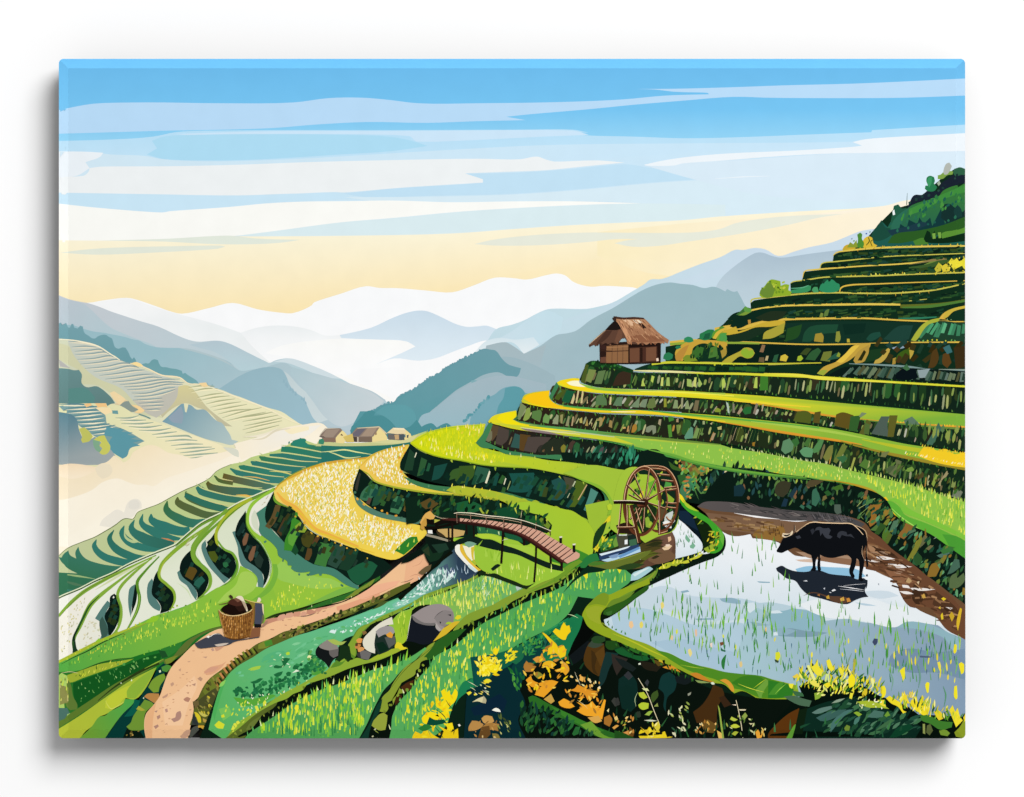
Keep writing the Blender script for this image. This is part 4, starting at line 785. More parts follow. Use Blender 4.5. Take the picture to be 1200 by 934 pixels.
S("8fa83c", [10, 14, 12, 8], "-220,893 -100,886 60,886 200,890"); S("4f7a34", [6, 14, 10], "870,722 1000,716 1165,690"); S("6f8a3a", [4, 12, 10, 3], "960,528 1010,510 1080,500 1100,495"); S("3c5a2c", [6, 20, 24, 14], "900,535 1000,525 1060,505 1100,495")
for t in ("600,500 900,520 1010,510 1060,500 1100,490", ): S("8a7a4a", [2, 6, 12, 8], "900,520 960,510 1010,500 1090,490")
tuft("600,454 750,442 900,436 1050,432 1165,430", 6, "d9c23a a9b83c 8aa034 c9b03a", (1, 3), (1, 2.2), 85, 25); tuft("600,576 750,572 900,566 1020,560", 4, "e3cc3a c9c03a d9d85a b9a834", (1, 3.4), (1.2, 2.4), 85, 25, 'leaf'); tuft("170,734 300,714 500,706 720,704", 8, "c9a838 d9b840 a98a34", (1, 2.4), (.8, 1.8), 85, 30)
tuft("250,672 420,656 600,652 820,653 960,645 1060,628 1165,606", 7, "d9c85a c9b03c a9a034", (1, 2.2), (.8, 1.6), 80, 40); tuft("640,890 760,884 900,880 1165,882", 7, "d9d03a c9c83a a9c040 8fb034", (1.5, 4), (1.2, 2.4), 85, 30, 'leaf'); tuft("120,812 300,780 500,770 820,776", 9, "c9b840 8a9a34 d9c85a", (1, 2.4), (1, 2), 90, 40)
tuft("600,652 820,653 1000,645", 14, "c9a838", (3, 5), (.5, .8), -85, 10); tuft("620,458 800,444", 10, "b98a2c", (2, 4), (.8, 1.4), 60, 30)
fc = part("painted_terrace_bank", hill, "dark planted faces of the upper terraces")
for t in ("560,480 700,462 950,450 1165,445 1165,462 900,474 650,492", "500,530 700,508 1000,488 1165,480 1165,490 960,500 700,520", "420,580 700,552 1000,540 1165,520 1165,552 800,566 500,576", "600,640 800,625 1165,606 1165,605 1000,632 800,645 600,648", "170,725 340,690 600,672 1000,668 1100,650 1165,640 1165,675 860,700 500,702", "110,800 300,740 600,730 1000,740 1165,720 1100,770 600,768 300,772", "120,860 300,800 700,800 1165,805 1165,870 700,876 300,880"):
    scat(t, 60, "153822 1b402a 244a26 0c2018 2a4a28 1d4236 33481f 35562a", (3, 12), (1.2, 3.6), 8, 12, 'quad', 3)
F("2f8a5e", "478,640 490,610 508,598 525,590 545,592 560,605 575,612 578,635 560,648 500,650"); F("4a9a64", "445,640 455,626 472,625 478,650 455,652"); F("3a8f5c", "345,640 400,630 425,618 442,620 440,640 420,650 350,655"); S("5fae84", [3, 5, 3], "348,632 400,628 430,618")
F("1b3a2c", "490,600 505,590 520,588 500,610"); scat("350,600 480,590 570,590 490,610 400,625", 12, "12301f 1d4a34", (3, 7), (2, 3), 15, 15)
F("8fae2c", "200,665 205,640 225,620 240,600 255,590 275,592 298,598 300,620 320,612 340,615 335,640 350,648 345,665 290,668 215,675"); scat("205,660 230,610 270,590 300,600 345,640 340,660", 30, "a9bf3a 6f9428 c3c84a 557a24 8aa62e 4a6a20", (2, 4), (1.6, 3), 80, 70, 'dab'); S("4a5a1c", [1, 4, 3], "275,620 262,650 255,672")
for t, c in (("1020,540 1040,510 1052,520 1050,550 1030,558", "c3b83a"), ("1050,530 1075,515 1095,535 1090,552 1060,555", "d9c63a"), ("1085,510 1100,490 1112,500 1125,488 1135,505 1150,500 1165,520 1140,530 1110,545", "e9dc3c"), ("1150,500 1160,488 1170,495 1170,550 1152,530", "e3d838")): F(c, t)
scat("1020,545 1050,510 1100,500 1160,490 1165,555 1050,560", 18, "f0e65a b9b034 e9dc3c 8a8a2c", (1.5, 3.5), (1.2, 2.2), 80, 40, 'leaf'); scat("960,575 1020,555 1165,550 1165,562 1000,572", 10, "e9d84a d9c83a", (1.5, 3), (1.2, 2), 70, 40, 'leaf')
V(840, 290, 4)
# left flank of the mountainside: outcrops and bushes
F("0f2a1e", "50,335 75,312 110,300 150,300 230,285 300,290 340,280 320,320 250,335 150,360 100,380 60,370 85,345"); F("22301f", "180,330 250,300 330,300 300,335 220,345"); F("3f6f34", "120,290 130,278 160,285 150,305 110,318 90,315"); F("b98a3c", "145,340 158,338 160,355 148,362"); F("7a9a3a", "100,318 150,295 165,300 130,318")
F("c9ab38", "0,400 50,385 90,370 100,395 160,375 200,358 280,342 320,345 320,360 250,372 180,375 110,402 40,410"); F("1a3020", "60,410 110,400 180,378 250,375 200,410 120,440 50,442"); F("a9a03a", "215,430 222,400 260,380 320,352 312,400 260,425")
F("6f9a30", "0,420 20,400 48,400 40,435 0,450"); F("2c6a3c", "10,380 25,366 38,378")
F("143226", "320,355 560,345 840,350 970,355 920,440 600,450 330,445"); F("1f4a34", "410,400 440,370 570,360 560,400 480,410 440,440 400,442")
for t, c in (("455,440 462,405 490,400 500,415 498,445", "a08a34"), ("555,440 560,395 575,392 580,430 570,445", "8a8f3a"), ("610,445 610,428 622,428 624,445", "b9a83a"), ("700,430 720,405 765,395 770,415 720,440", "1f4a3c"), ("780,430 850,370 920,365 900,430 860,440", "1f4238"), ("480,325 488,305 500,310 495,328", "7a8a3c"), ("500,325 510,295 528,288 520,320", "5f7a3c"), ("590,360 700,355 690,400 600,410", "0f2c22"), ("330,380 400,360 380,420 320,440", "234a22")): F(c, t)
F("0d2019", "50,455 200,455 640,462 560,560 300,540 50,545")
for t, c in (("295,530 300,508 320,500 335,512 325,535", "d0b840"), ("375,530 380,510 395,505 405,520 392,532", "a0b834"), ("260,535 270,505 290,500 280,540", "2c5a3c"), ("415,525 440,490 475,470 490,485 460,530", "2f5a34"), ("485,530 500,490 540,485 530,535", "6f7a34"), ("515,530 550,500 575,490 570,520", "2a5a44"), ("195,535 200,515 222,515 222,540", "6a5a3c"), ("225,530 232,508 243,508 238,530", "b9a878"), ("200,490 212,455 228,458 218,492", "8a6a4c"), ("390,500 420,472 445,475 420,505", "3a4a22"), ("560,510 570,490 580,500 575,515", "8a9a34")): F(c, t)
F("b3a63a", "20,540 50,515 80,500 110,485 130,470 165,475 178,495 165,515 140,520 110,510 80,530 60,545"); F("8fb034", "112,495 120,478 140,472 150,485 170,480 175,500 150,518 130,515"); F("d9a83c", "-20,490 10,450 50,450 40,490 10,525 -20,520")
F("c3a040", "470,590 500,560 560,535 600,500 640,460 690,448 722,450 715,470 660,500 620,530 580,550 530,575 500,600"); F("9aa83a", "470,592 490,575 520,575 500,600"); F("e3c04a", "560,535 600,500 640,462 670,458 620,510 585,540")
F("b39340", "640,530 660,490 715,455 710,500 690,535 650,545"); F("2a2c14", "660,530 690,480 700,490 680,530"); F("bfa248", "735,545 760,500 815,465 805,500 770,540"); F("a88a3a", "825,520 840,515 838,545 822,550"); F("b9a040", "900,465 930,460 920,500 905,525"); F("8aa0b0", "820,470 830,480 880,470 890,460 850,462"); F("3c5a18", "850,500 900,470 905,510 870,540 835,530")
F("1a3a20", "690,540 720,480 800,470 760,520"); scat("720,460 1165,455 1165,560 940,570 760,540", 26, "2a2412 3a3418 1d3a2a 16302a 33290f 46341a 1f4038", (6, 14), (4, 8), 55, 20, 'quad', 5)
for t, c in (("1010,490 1030,470 1040,520 1020,560 990,565 1000,530", "4f3a1a"), ("1060,500 1085,490 1100,540 1080,565 1058,545", "5a3f1c"), ("1110,470 1165,460 1165,560 1120,570", "3a2c16"), ("1060,470 1090,455 1105,490 1080,500", "3a6a6c"), ("1040,570 1165,570 1165,580 1040,585", "8a9a8c")): F(c, t)
S("7a9490", [3, 9, 12, 8], "620,545 760,550 900,560 1000,575 1165,580"); F("0c1c18", "520,600 600,560 900,565 1165,580 1165,640 800,625 600,612")
stones("620,552 800,556 960,570 1165,582", "580,612 760,620 960,632 1165,642", 40, "4a6454 5f7468 2c4a3c 223a2e 6a7a5c 4f5234 3a5648", (3, 6), 2, (.02, .2), (.5, .8), 'quad', .1)
F("8fa0a0", "940,575 1000,568 975,610 950,612"); F("0a1418", "840,590 880,565 930,570 945,610 900,620 840,615"); F("3f6a44", "870,565 890,545 905,570 890,578")
F("1f3f2c", "970,355 1165,355 1165,440 900,442"); stones("985,345 1165,350", "915,440 1165,442", 10, "5fae7e 4a9a6c 3c7f5a", (3, 5), 0, (.02, .15), (.5, .8), 'quad', .1)
F("a8b03c", "910,435 935,395 965,360 1000,340 1045,330 1040,345 995,360 970,385 945,425 930,440"); F("c9b040", "1040,335 1060,310 1100,288 1165,272 1165,285 1110,300 1075,330"); F("d9b048", "1040,335 1075,300 1060,330 1080,338"); F("123020", "1085,330 1120,300 1165,288 1165,345 1090,345")
tuft("920,440 1000,440 1165,438", 6, "6fae5a 8fb83c c9c83a", (2, 4), (1.4, 2.4), 85, 30, 'leaf'); tuft("1050,340 1165,346", 7, "5f9a6a 8fb07a", (1, 3), (1, 2), 85, 30)
S("2f7a5c", [4, 10, 6], "850,332 930,332 1030,326")
V(600, 290, 4)
F("0e241a", "640,560 720,545 950,545 1200,548 1200,580 900,584 660,578"); S("c3c03a", [4, 9, 8, 6, 6, 7, 5], "655,548 720,538 850,540 950,542 1050,544 1200,545 1450,541")
F("123020", "820,535 840,480 870,450 940,455 1000,445 1010,480 990,530 900,535"); F("a98f3a", "1000,475 1000,445 1005,500 985,520 975,480 960,450"); F("c9a23c", "770,530 765,490 790,460 830,440 880,432 960,438 1008,445 1000,480 970,470 930,455 890,450 850,470 840,500 815,510 800,532"); F("b98a3c", "765,510 800,470 830,455 810,500 790,530 770,532")
F("3a6a2c", "840,500 870,460 900,470 890,510 850,520"); F("4a7a34", "920,520 930,470 960,460 965,510"); F("7a8f2e", "800,520 815,505 850,510 870,530 810,538"); scat("820,530 850,470 940,455 990,470 970,530", 26, "1a3a1e 2a5a2c 0d2018 3f6a2c 5f7a2c", (3, 7), (2, 4), 85, 25, 'leaf')
F("2f8a5c", "805,440 808,425 825,418 845,425 852,440 830,446"); F("2c7a50", "708,520 715,500 735,492 755,502 752,520 730,530"); F("2a7a54", "765,470 770,462 790,460 792,470 775,478")
F("2a7a4a", "878,430 880,405 900,395 920,385 945,385 948,400 935,425 905,436"); F("1f5a3c", "895,430 905,405 930,400 925,428"); F("4f9a4a", "970,435 975,405 1000,400 1008,425 1005,440"); F("5f9a34", "935,420 945,395 975,380 1000,385 980,400 955,410 945,430"); F("d3b440", "940,425 960,395 1000,375 1010,382 975,402 955,430"); F("4f8a3c", "970,375 985,368 998,376 985,380")
F("6a8a34", "1160,215 1170,195 1185,190 1190,175 1210,160 1230,200 1220,232 1190,236")
F("5f9a44", "1085,285 1095,275 1110,285 1125,290 1115,305 1090,300"); 
V()

# ---------------------------------------------------------------- the curved terraces below the hut
GRN = "3c6a30 5a7a3a 6f8f4c 8a9a5c 47704a 7a8a5a 2f5a34 a9a86a"
UPP = "7f9f4a a3b85a c6cc7a 6a8a4c 8a7a54 b3b88a 5f7f3a d9d69a 4a7a4c"
RED = "4a3a2c 3a3026 5a4a34 2c3a26 33422a"
def W(name_label, top, bot, g, n1, n2, pal1, pal2, ledge=None):
    p = part("painted_terrace_bank", None, name_label)
    band(None, top, bot, g=g)
    a, b = smooth_pts(P(top), False), smooth_pts(P(bot), False)
    stones(top, bot, n1, pal1, (5, 11), 2, (0, .2), (.5, .8), 'dab', .15)
    stones(top, bot, n2, [M(h, .2) for h in pal2.split()], (1.2, 3.2), 3, (.12, .5), (.25, .6), 'dab', .12)
    tuft(a, 5, "35702a 4f8a30 25502a 6f9a38 1c3f22", (2, 5.5), (.9, 1.9), -86, 16); tuft(b, 6, "2c5a2a 3f7a30 1c3f22 5f8a38", (2, 5), (.9, 1.8), 88, 16)
    if ledge: S(*ledge)
    return p
V()
# wall below the path terrace next to the hut mound
W("dark planted bank right under the thatched hut", "684,433 690,427 700,428 720,431 742,436 770,437 825,438 900,439 960,440.5 1040,444.6 1140,452", "679,445 684,449 700,453.5 750,456 800,457.6 850,460 900,462.6 960,467 1000,471 1060,477 1140,485",
  ((700, 0), "1d2a1c", (1000, 0), "12241a"), 56, 100, "1d3a1e 2a3a1c 33301f 16301c 24462a 2c5a2c 1c2c1c", UPP)
V(600, 290, 4)
F("4a5a24", "345,545 360,548 340,640 322,628"); F("7a8a4a", "360,570 395,575 370,635 345,625"); F("5f7a4a", "405,580 440,575 420,640 385,640"); F("3a2c20", "500,590 560,575 555,640 470,650"); F("3f7a2c", "1165,600 1200,600 1200,670 1160,670")
for q in ("605,650 612,615 625,650", "650,625 655,600 668,605 660,635", "700,610 710,608 708,650 696,648", "725,610 738,608 740,650 722,648", "855,610 865,608 862,655 850,650", "875,610 892,640 880,655 872,650", "985,620 995,612 1000,640 985,668", "1015,610 1025,608 1010,670 1002,668", "1140,610 1150,606 1150,660 1132,658", "820,615 840,620 845,655 820,650"): F(rnd.choice(["b3c85a", "9fb860", "c9d070", "8aa04c"]), q)
F("173a1c", "345,545 370,532 420,535 500,550 575,576 560,590 500,575 430,560 380,560"); scat("350,545 370,535 480,550 560,578 480,575 400,560", 22, "2c6a2c 24582a 123018 3a7a34", (3, 6), (2, 3.5), 60, 40, 'leaf')
F("123020", "575,570 650,545 700,548 900,552 1200,555 1200,592 900,586 700,580 580,578"); stones("640,552 900,555 1200,556", "640,576 900,582 1200,588", 24, "1d4a20 24582a 0d2416 2c5a24", (4, 9), 1, (.05, .2), (.5, .8), 'quad')
tp = part("painted_terrace", None, "thin pale rim of the terrace just below the hut")
S("e9e3a0", [3, 9, 10, 9], "568,577 640,579 740,582 900,589"); S("d9d83a", [2, 9, 11, 12, 12, 10, 9], "800,585 900,590 1060,592 1200,598 1400,606 1700,626 2180,655"); S("e9e04a", [2, 12, 16, 10, 4], "1180,590 1340,598 1440,612 1600,622 1800,634")
S("cdd03a", [8, 10, 9, 8, 8], "655,548 720,540 800,540 900,542 1100,546")
tuft("960,545 1000,545 1060,546", 10, "c3cc3a b0b83a", (2, 4), (2, 3), -90, 40)
V()
tE = part("painted_terrace", None, "uppermost wide curved terrace with a yellow tip below the hut")
band(None, "652,448.5 656,446 663,444.4 672,443 679,443.6 678,449 686,452 700,454 750,456.6 800,458 850,461 900,464.4 950,469 1000,473.6 1060,479 1140,486.4", "653,450.6 658,452.5 670,456 690,459.5 720,461.6 750,463 790,464.8 825,467 860,470 900,474.4 940,481 970,486 1000,489.6 1060,495.6 1140,501",
     ((850, 0), "e3dc2c", (1050, 0), "7fb03c"))
F("f8d81c", "654,448 663,445 672,443.6 679,444.6 678,449 690,454 700,456 690,458 665,453"); F("fdf8d0", "664,448.4 670,446.4 678,446 680,450 688,453.4 678,453 668,451"); F("8fc04a", "679,449 700,454 730,456 770,457.5 730,459 690,455")
S("e9dc2c", [1, 3, 4, 3, 1], "690,458.6 730,460.6 780,460 830,464 900,472"); S("a9c44a", [1, 2, 3], "720,457 780,459 850,462"); S("f3ec50", [1, 1.8, 1], "750,458.6 800,460 860,464")
S("3a2a18", [1, 1.6, 1], "656,453 690,461 750,465"); S("d99c34", [1, 2.4, 2.6, 2, 2], "880,472.5 930,480 980,488.5 1040,494.5 1140,501"); S("6a8a3a", [1, 3, 3], "1000,491 1060,497.6 1140,504"); S("efd23a", [1, 2, 1], "860,470 900,473 950,477")
tuft("1040,494 1090,498 1131,501", 3.2, "f3d23a e9c23a", (1.5, 3), (1, 1.6), 80, 20)
W("dark planted bank between the two uppermost curved terraces", "652.4,449.6 658,453.4 670,457 690,460.6 720,462.6 750,464 790,465.8 825,468 860,471 900,476 940,483 970,488 1000,491.5 1060,498 1140,505", "645,464 648,470 660,474.5 680,477.4 700,478.6 740,479.6 780,481.6 830,484.6 870,488.6 900,491.6 950,497.6 1000,505 1060,517 1140,531",
  ((690, 0), "33261d", (900, 0), "172a1c"), 46, 84, "2f4a24 1d3a20 3a3a20 44562a 26241a 1c3020", UPP + " c9b09a dcd8c4")
V(540, 440, 5.84)
F("3f7f52", "655,45 672,70 640,130 620,172 645,192 700,200 800,212 900,220 780,225 690,215 620,190 600,155"); F("4a5a20", "680,90 718,100 670,170 640,160"); F("1d5a3a", "725,100 780,110 740,190 690,175"); F("58794c", "930,140 960,130 995,160 1000,205 920,200"); F("5f7f5c", "1070,150 1110,145 1100,210 1040,205"); F("4f7a4c", "680,90 660,130 690,110")
for q in ("775,120 780,150 768,195 750,190", "800,100 812,100 795,190 785,188", "830,105 840,110 832,190 818,190", "1020,145 1032,148 1028,200 1016,200", "865,155 870,190 862,192"): F("d3c08a", q)
V(700, 440, 5.84)
for q, c in (("225,215 290,145 285,220", "8aa07a"), ("290,215 310,165 345,160 330,220", "8fa080"), ("340,220 355,160 395,155 400,215 370,225", "7a8a4c"), ("455,160 472,158 475,215 455,218", "a9ac3a"), ("515,225 530,165 550,170 552,225", "9fb07a"), ("575,155 588,150 585,225 570,228", "b9b48a"), ("600,230 605,185 620,170 632,230", "a3b37a"), ("655,240 670,170 698,170 685,245", "8a7a58"), ("730,230 735,195 755,180 755,225", "4f7a44"), ("800,235 820,220 848,235 840,252 805,250", "9fb03c"), ("880,180 895,190 905,260 893,255", "cfe0cc"), ("925,190 938,195 942,255 925,255", "9a8f7a"), ("955,260 985,210 995,235 970,268", "c9a88a"), ("990,240 1020,215 1055,215 1050,260 1010,268", "2f7a3c"), ("1065,260 1085,190 1102,195 1080,265", "a08a7a"), ("1130,200 1140,200 1130,245 1122,245", "d9c0a0"), ("1150,235 1168,220 1168,260 1150,260", "8fa060")): F(M(c, .18), q)
V(860, 440, 4.17)
for q, c in (("290,220 310,175 360,175 380,190 375,235 300,225", "5f6a24"), ("385,230 395,180 425,175 418,235", "6a5a24"), ("490,245 500,190 530,180 585,195 570,265", "6f5a20"), ("560,270 570,200 620,195 600,275", "3a6a30"), ("610,285 650,215 670,230 640,290", "6a6a2c"), ("670,285 720,200 760,200 750,240 760,300", "5a6a60"), ("750,300 760,195 800,195 780,300", "6f6a28"), ("640,230 665,240 660,290 635,285", "5f7a3a"), ("610,200 625,180 650,185 620,205", "8f9f7a"), ("830,220 870,200 910,240 880,240 835,235", "6f8a74"), ("940,335 1000,230 1015,260 970,340", "4f7a64")): F(M(c, .18), q)
stones("830,200 1130,230", "830,310 1130,370", 22, "1c4a30 2f5a34 5a7a4a 16301c 8a9a4a 3a5a2c", (2, 6), 4, (.1, .4), (.3, .6), 'leaf', .1)
V()
tC = part("painted_terrace", None, "second curved terrace below the hut with an orange rim")
band(None, "611,470 614,463.5 622,460.4 632,458.6 644,457.4 644,466 650,472.4 662,475.6 700,479.6 740,480.6 780,482.6 830,486 870,489.8 900,493 950,498.6 1000,507 1030,513.6 1060,520 1100,526 1140,533", "612,472 622,474 640,477.5 670,480.4 700,483.4 740,485 780,487 820,491.6 855,496 880,500 920,507 965,514 1000,520 1040,531 1090,541 1140,550",
     ((800, 0), "c9c832", (960, 0), "8ab63c"))
F("fbc818", "613,467 618,463 632,459.4 644,458 643,466 650,473 662,477 680,478.6 650,477.6 625,473.6"); F("f0dc20", "613,470 625,473.6 650,477.6 640,478 622,475")
S("5faa44", [1, 3, 3, 2, 2, 3], "660,476 700,480 760,482.4 820,487 900,495 960,502"); S("f3d228", [1.4, 2.6, 2, 3.4, 2, 1], "640,477 690,481 716,482.4 750,482.6 800,488 850,494"); S("fff0c0", [.4, 1, .4], "716,482 730,482.6 745,482.6")
S("dd9a30", [.6, 1.6, 3, 3, 2.6, 1], "840,494 870,498.5 910,505.4 950,511.6 980,516 1010,521"); S("a9c850", [1, 3, 3, 1], "880,494 930,500 980,507 1020,515"); S("9a8a2c", [1, 3, 5, 6, 5], "985,517 1020,527 1060,536 1100,545 1140,552"); S("b9c030", [1, 5, 5], "1010,515 1060,525 1100,531")
S("2c1a12", [.8, 1.6, .8], "612,472.6 640,478.6 700,484.6")
F("f3cc28", "1082,524 1090,524 1098,528 1108,526 1118,532 1131,530 1140,531 1140,549 1110,545 1090,540 1075,534"); tuft("1060,532 1085,536 1110,542 1131,545", 3, "fff0a0 f8dc40 fdf3c0", (2, 4), (.8, 1.5), 60, 20); tuft("1080,524 1100,528 1131,532", 3, "e9c83a d9b82c c3c040", (2, 4), (1.4, 2.4), 80, 30)
W("dark planted bank below the second curved terrace", "611.6,471.6 622,475 640,478.6 670,481.6 700,484.6 740,486.4 780,488.4 820,493 855,497.6 880,501.6 920,508.6 965,515.6 1000,522.6 1040,533 1090,543.6 1140,553", "604,491 612,494.6 640,498.6 670,501.5 700,506.4 740,510.6 780,514 820,517.6 850,520.6 880,525.4 900,530 930,538 960,547 1000,557 1030,562 1070,573 1100,582 1140,592",
  ((690, 0), "2c2219", (860, 0), "142a1b"), 50, 96, "2c4a24 1d3a20 3f4a20 26301c 16301c 2f5a2c", UPP + " d9a04a")
V(540, 440, 5.84)
F("7a8a5c", "410,185 450,215 405,305 385,295"); F("8aa04c", "450,225 475,220 470,290 440,310 425,305"); F("5a7f44", "490,245 545,235 555,255 540,320 485,290"); F("6f9a54", "565,285 580,260 600,275 615,265 600,330 560,320"); F("8f9a74", "625,330 655,265 670,275 665,335")
for q, c in (("680,270 700,265 695,330 682,325", "b3a86a"), ("715,345 735,275 745,280 738,348", "a9a878"), ("755,345 765,280 775,282 765,345", "d9b88a"), ("810,300 830,285 832,325 815,325", "d9c86a"), ("850,345 865,295 872,345", "c9a85a"), ("890,320 900,325 895,350", "d9c08a"), ("930,310 950,285 970,290 965,340 945,355 950,310", "c3a868"), ("1012,350 1018,305 1035,310 1035,360", "b9985a"), ("1105,355 1125,350 1130,362 1110,366", "efc070"), ("1135,380 1145,340 1150,382", "efc080")): F(M(c, .18), q)
S("4f8a54", [2, 14, 20, 20, 18, 10], "372,312 420,322 520,345 640,358 800,376 960,392"); F("3f7044", "380,280 395,285 375,312 410,322 380,322 358,308")
V(700, 440, 5.84)
for q, c in (("232,390 245,340 265,330 270,365 250,390", "c98f3a"), ("200,385 208,345 218,345 212,385", "d9a868"), ("275,385 280,310 298,310 295,375", "5f8a5a"), ("330,385 335,355 370,340 400,345 402,390 380,405 375,370 350,390", "9aa082"), ("415,330 422,300 438,300 432,345", "c3b08a"), ("480,340 505,335 512,420 490,425", "5fa03a"), ("485,280 520,285 525,305 490,318", "4f9a3a"), ("540,340 560,335 562,390 545,390", "8aa04a"), ("540,300 555,290 555,320 540,320", "c9a880"), ("595,420 640,350 655,360 655,430 600,435", "6faa8a"), ("650,430 680,355 700,365 680,430", "8fb060"), ("655,340 670,305 682,310 665,352", "8fb48a"), ("720,310 735,312 735,335 720,335", "b9c48a"), ("770,330 790,318 782,338", "d9cc9a"), ("820,355 850,345 850,370 825,372", "d9cc7a"), ("775,440 790,395 810,395 790,445", "c9a880"), ("840,420 848,395 858,395 850,422", "b9b060"), ("700,400 715,385 728,400 715,412", "7a9a54"), ("1060,460 1080,455 1075,485 1060,480", "b9842c"), ("1100,480 1100,380 1168,400 1168,500", "24301a")): F(M(c, .18), q)
for i in range(9): S("4f6a34 c9b08a 8a9a5a 3f5a2c".split()[i % 4], [2, 5, 2], f"{900+i*22},{440+i*4} {930+i*22},{350+i*4}")
V(860, 440, 4.17)
for q, c in (("230,365 240,320 270,308 292,330 285,365 250,385", "6f9f74"), ("280,320 310,300 320,330 300,350", "3f7a3a"), ("320,370 345,350 390,360 380,400 340,395", "6fae78"), ("340,340 360,305 380,310 360,350", "4f7f3a"), ("385,365 420,310 440,315 415,370 390,380", "5f9a5a"), ("435,400 465,345 485,340 480,385 455,425", "8f8f44"), ("485,420 530,335 555,345 530,390 500,430", "7f8a3c"), ("500,400 540,390 555,405 530,430", "3f7a4a"), ("565,465 585,400 595,402 575,468", "b9bf5a"), ("610,440 640,405 660,420 650,460", "5f8a3a"), ("640,470 680,420 690,430 660,480", "4f7a34"), ("755,480 780,405 820,420 790,500", "7a8054"), ("740,460 775,430 790,445 760,480", "5a6a44"), ("830,460 870,445 885,465 850,470", "8ab04a"), ("895,500 920,470 935,490 900,510", "5f4a2c"), ("965,530 985,480 1000,490 975,545", "9fb84a"), ("990,540 1040,465 1050,475 1010,540", "b9a878"), ("1060,545 1070,500 1082,510 1080,550", "9aa85a"), ("1060,590 1100,555 1118,570 1100,605", "8a8f78"), ("700,380 760,370 740,400 705,395", "8a8a54"), ("800,430 830,440 790,490", "5f6a3a")): F(M(c, .18), q)
scat("560,350 700,390 1000,450 1130,480 1130,600 900,540 700,480 580,450", 60, "2c4a20 3f6a2c 1c3a1c 5a7a34 16301a 4a4a20 0c1f14", (4, 10), (2, 4), 65, 25, 'leaf', 3)
V()
tA = part("painted_terrace", None, "long curved terrace with a yellow left tip and green rice on the right")
band(None, "572,494 577,488 591,483.6 605,481 605,488 601,491.6 610,495.6 640,499.6 670,502.5 700,507.4 752,512.6 780,515 820,518.6 845,521.4 860,526 884,529 920,535.6 945,540.4 965,543 995,551 1028,558.6 1065,568 1100,579 1140,591", "573,495.6 590,500 610,504 650,509 690,513.6 710,516 730,520 760,527 790,533.6 812,541 850,548 880,552.6 920,557 945,559.6 975,563.6 1004,569.5 1022,576.6 1035,585 1046,596 1060,604 1085,614 1110,625 1140,640",
     ((610, 0), "e3d828", (720, 0), "93bd4a"))
F("f5e214", "582,491 588,485 604,482.6 604,488 600,492 610,496.6 640,501.6 690,506 640,506 600,500"); S("c9cf3a", [1, 5, 3], "580,496 610,501 660,508"); S("5fa055", [1, 3, 4, 3, 1], "620,498.6 660,502 700,507 750,512 780,515"); S("3a241a", [.8, 1.4, .8], "576,496.6 610,505 660,511")
S("b9c89a", [.6, 1.6, 1], "640,504 680,507 720,512"); S("e9e4b0", [.5, 1.2, .5], "610,501 640,505 680,509")
F("8fc14a", "720,512 780,518 850,524 900,533 960,545 1030,562 1140,592 1140,636 1060,602 1040,585 1020,572 960,560 880,551 810,539 760,526")
it = []
scat("745,516 800,520 860,527 950,543 1010,558 1010,568 940,557 860,547 800,536", 150, "c9e060 e3ec6a a9d050 f3f08a d3d83a", (2, 5), (.6, 1.2), 88, 8); scat("850,545 930,548 1000,562 980,563 900,555", 50, "e9d83a f0e45a d9c02c", (2, 4.5), (.8, 1.3), 88, 8)
scat("1010,560 1060,568 1131,590 1131,632 1080,605 1040,580", 170, "e3e83a c9e04a f0ec5a a9d040 d9e870", (4, 10), (.8, 1.6), 86, 8)
scat("1000,556 1060,570 1131,595 1131,625 1050,590", 80, "7fb83c 93c848 6fae38", (4, 9), (.8, 1.6), 88, 8)
tuft("870,526 900,532 940,540 965,543 995,551", 3.6, "cfe09a e3ecb0 a9cc6a", (2, 4), (.8, 1.3), 95, 15); tuft("995,551 1028,558 1065,568 1100,579 1131,589", 3, "a9cc5a d3e07a 8fbc4a", (3, 6), (1, 1.8), 90, 15)
S("4f9a44", [1, 3, 4, 3, 1], "700,515 740,524 780,533 812,541 860,549"); S("4f8f3a", [1, 2, 2, 1], "812,541 880,553 945,560 1000,569"); S("6a8a3a", [1, 2.4, 3, 1], "700,507 740,510.6 790,515.6 845,521")
S("b99a2c", [.6, 1.4, 2.4, 2.6, 2], "960,561.6 985,564.6 1005,569 1022,575 1034,584"); F("f0c428", "1030,585 1038,582 1050,600 1052,606 1044,600")
F("5fae38", "1036,586 1046,588 1054,594 1060,603 1085,613 1110,624 1140,640 1140,660 1120,650 1100,640 1080,628 1060,613 1050,604"); F("7fc23f", "1040,586 1052,590 1058,600 1075,607 1110,622 1140,637 1140,632 1100,612 1065,596 1050,584")
F("4a9a34", "1104,626 1120,628 1140,640 1140,660 1120,650"); S("a9d860", [.6, 1.6, .6], "1045,596 1056,606 1080,622 1100,634")
W("tall shaded bank below the long curved terrace at the lower left end", "574,495 590,500.6 610,505 650,510 690,515 710,517.6 730,522 745,526 760,530 775,536", "568,517 590,525 610,531 640,535 660,537 690,544 710,551 735,560 750,566 760,575",
  ((600, 0), "2c2420", (690, 0), "0f2218"), 12, 20, "33302a 2a3a2c 1c3020 4a3a30 1d4a34", UPP)
V(540, 440, 5.84)
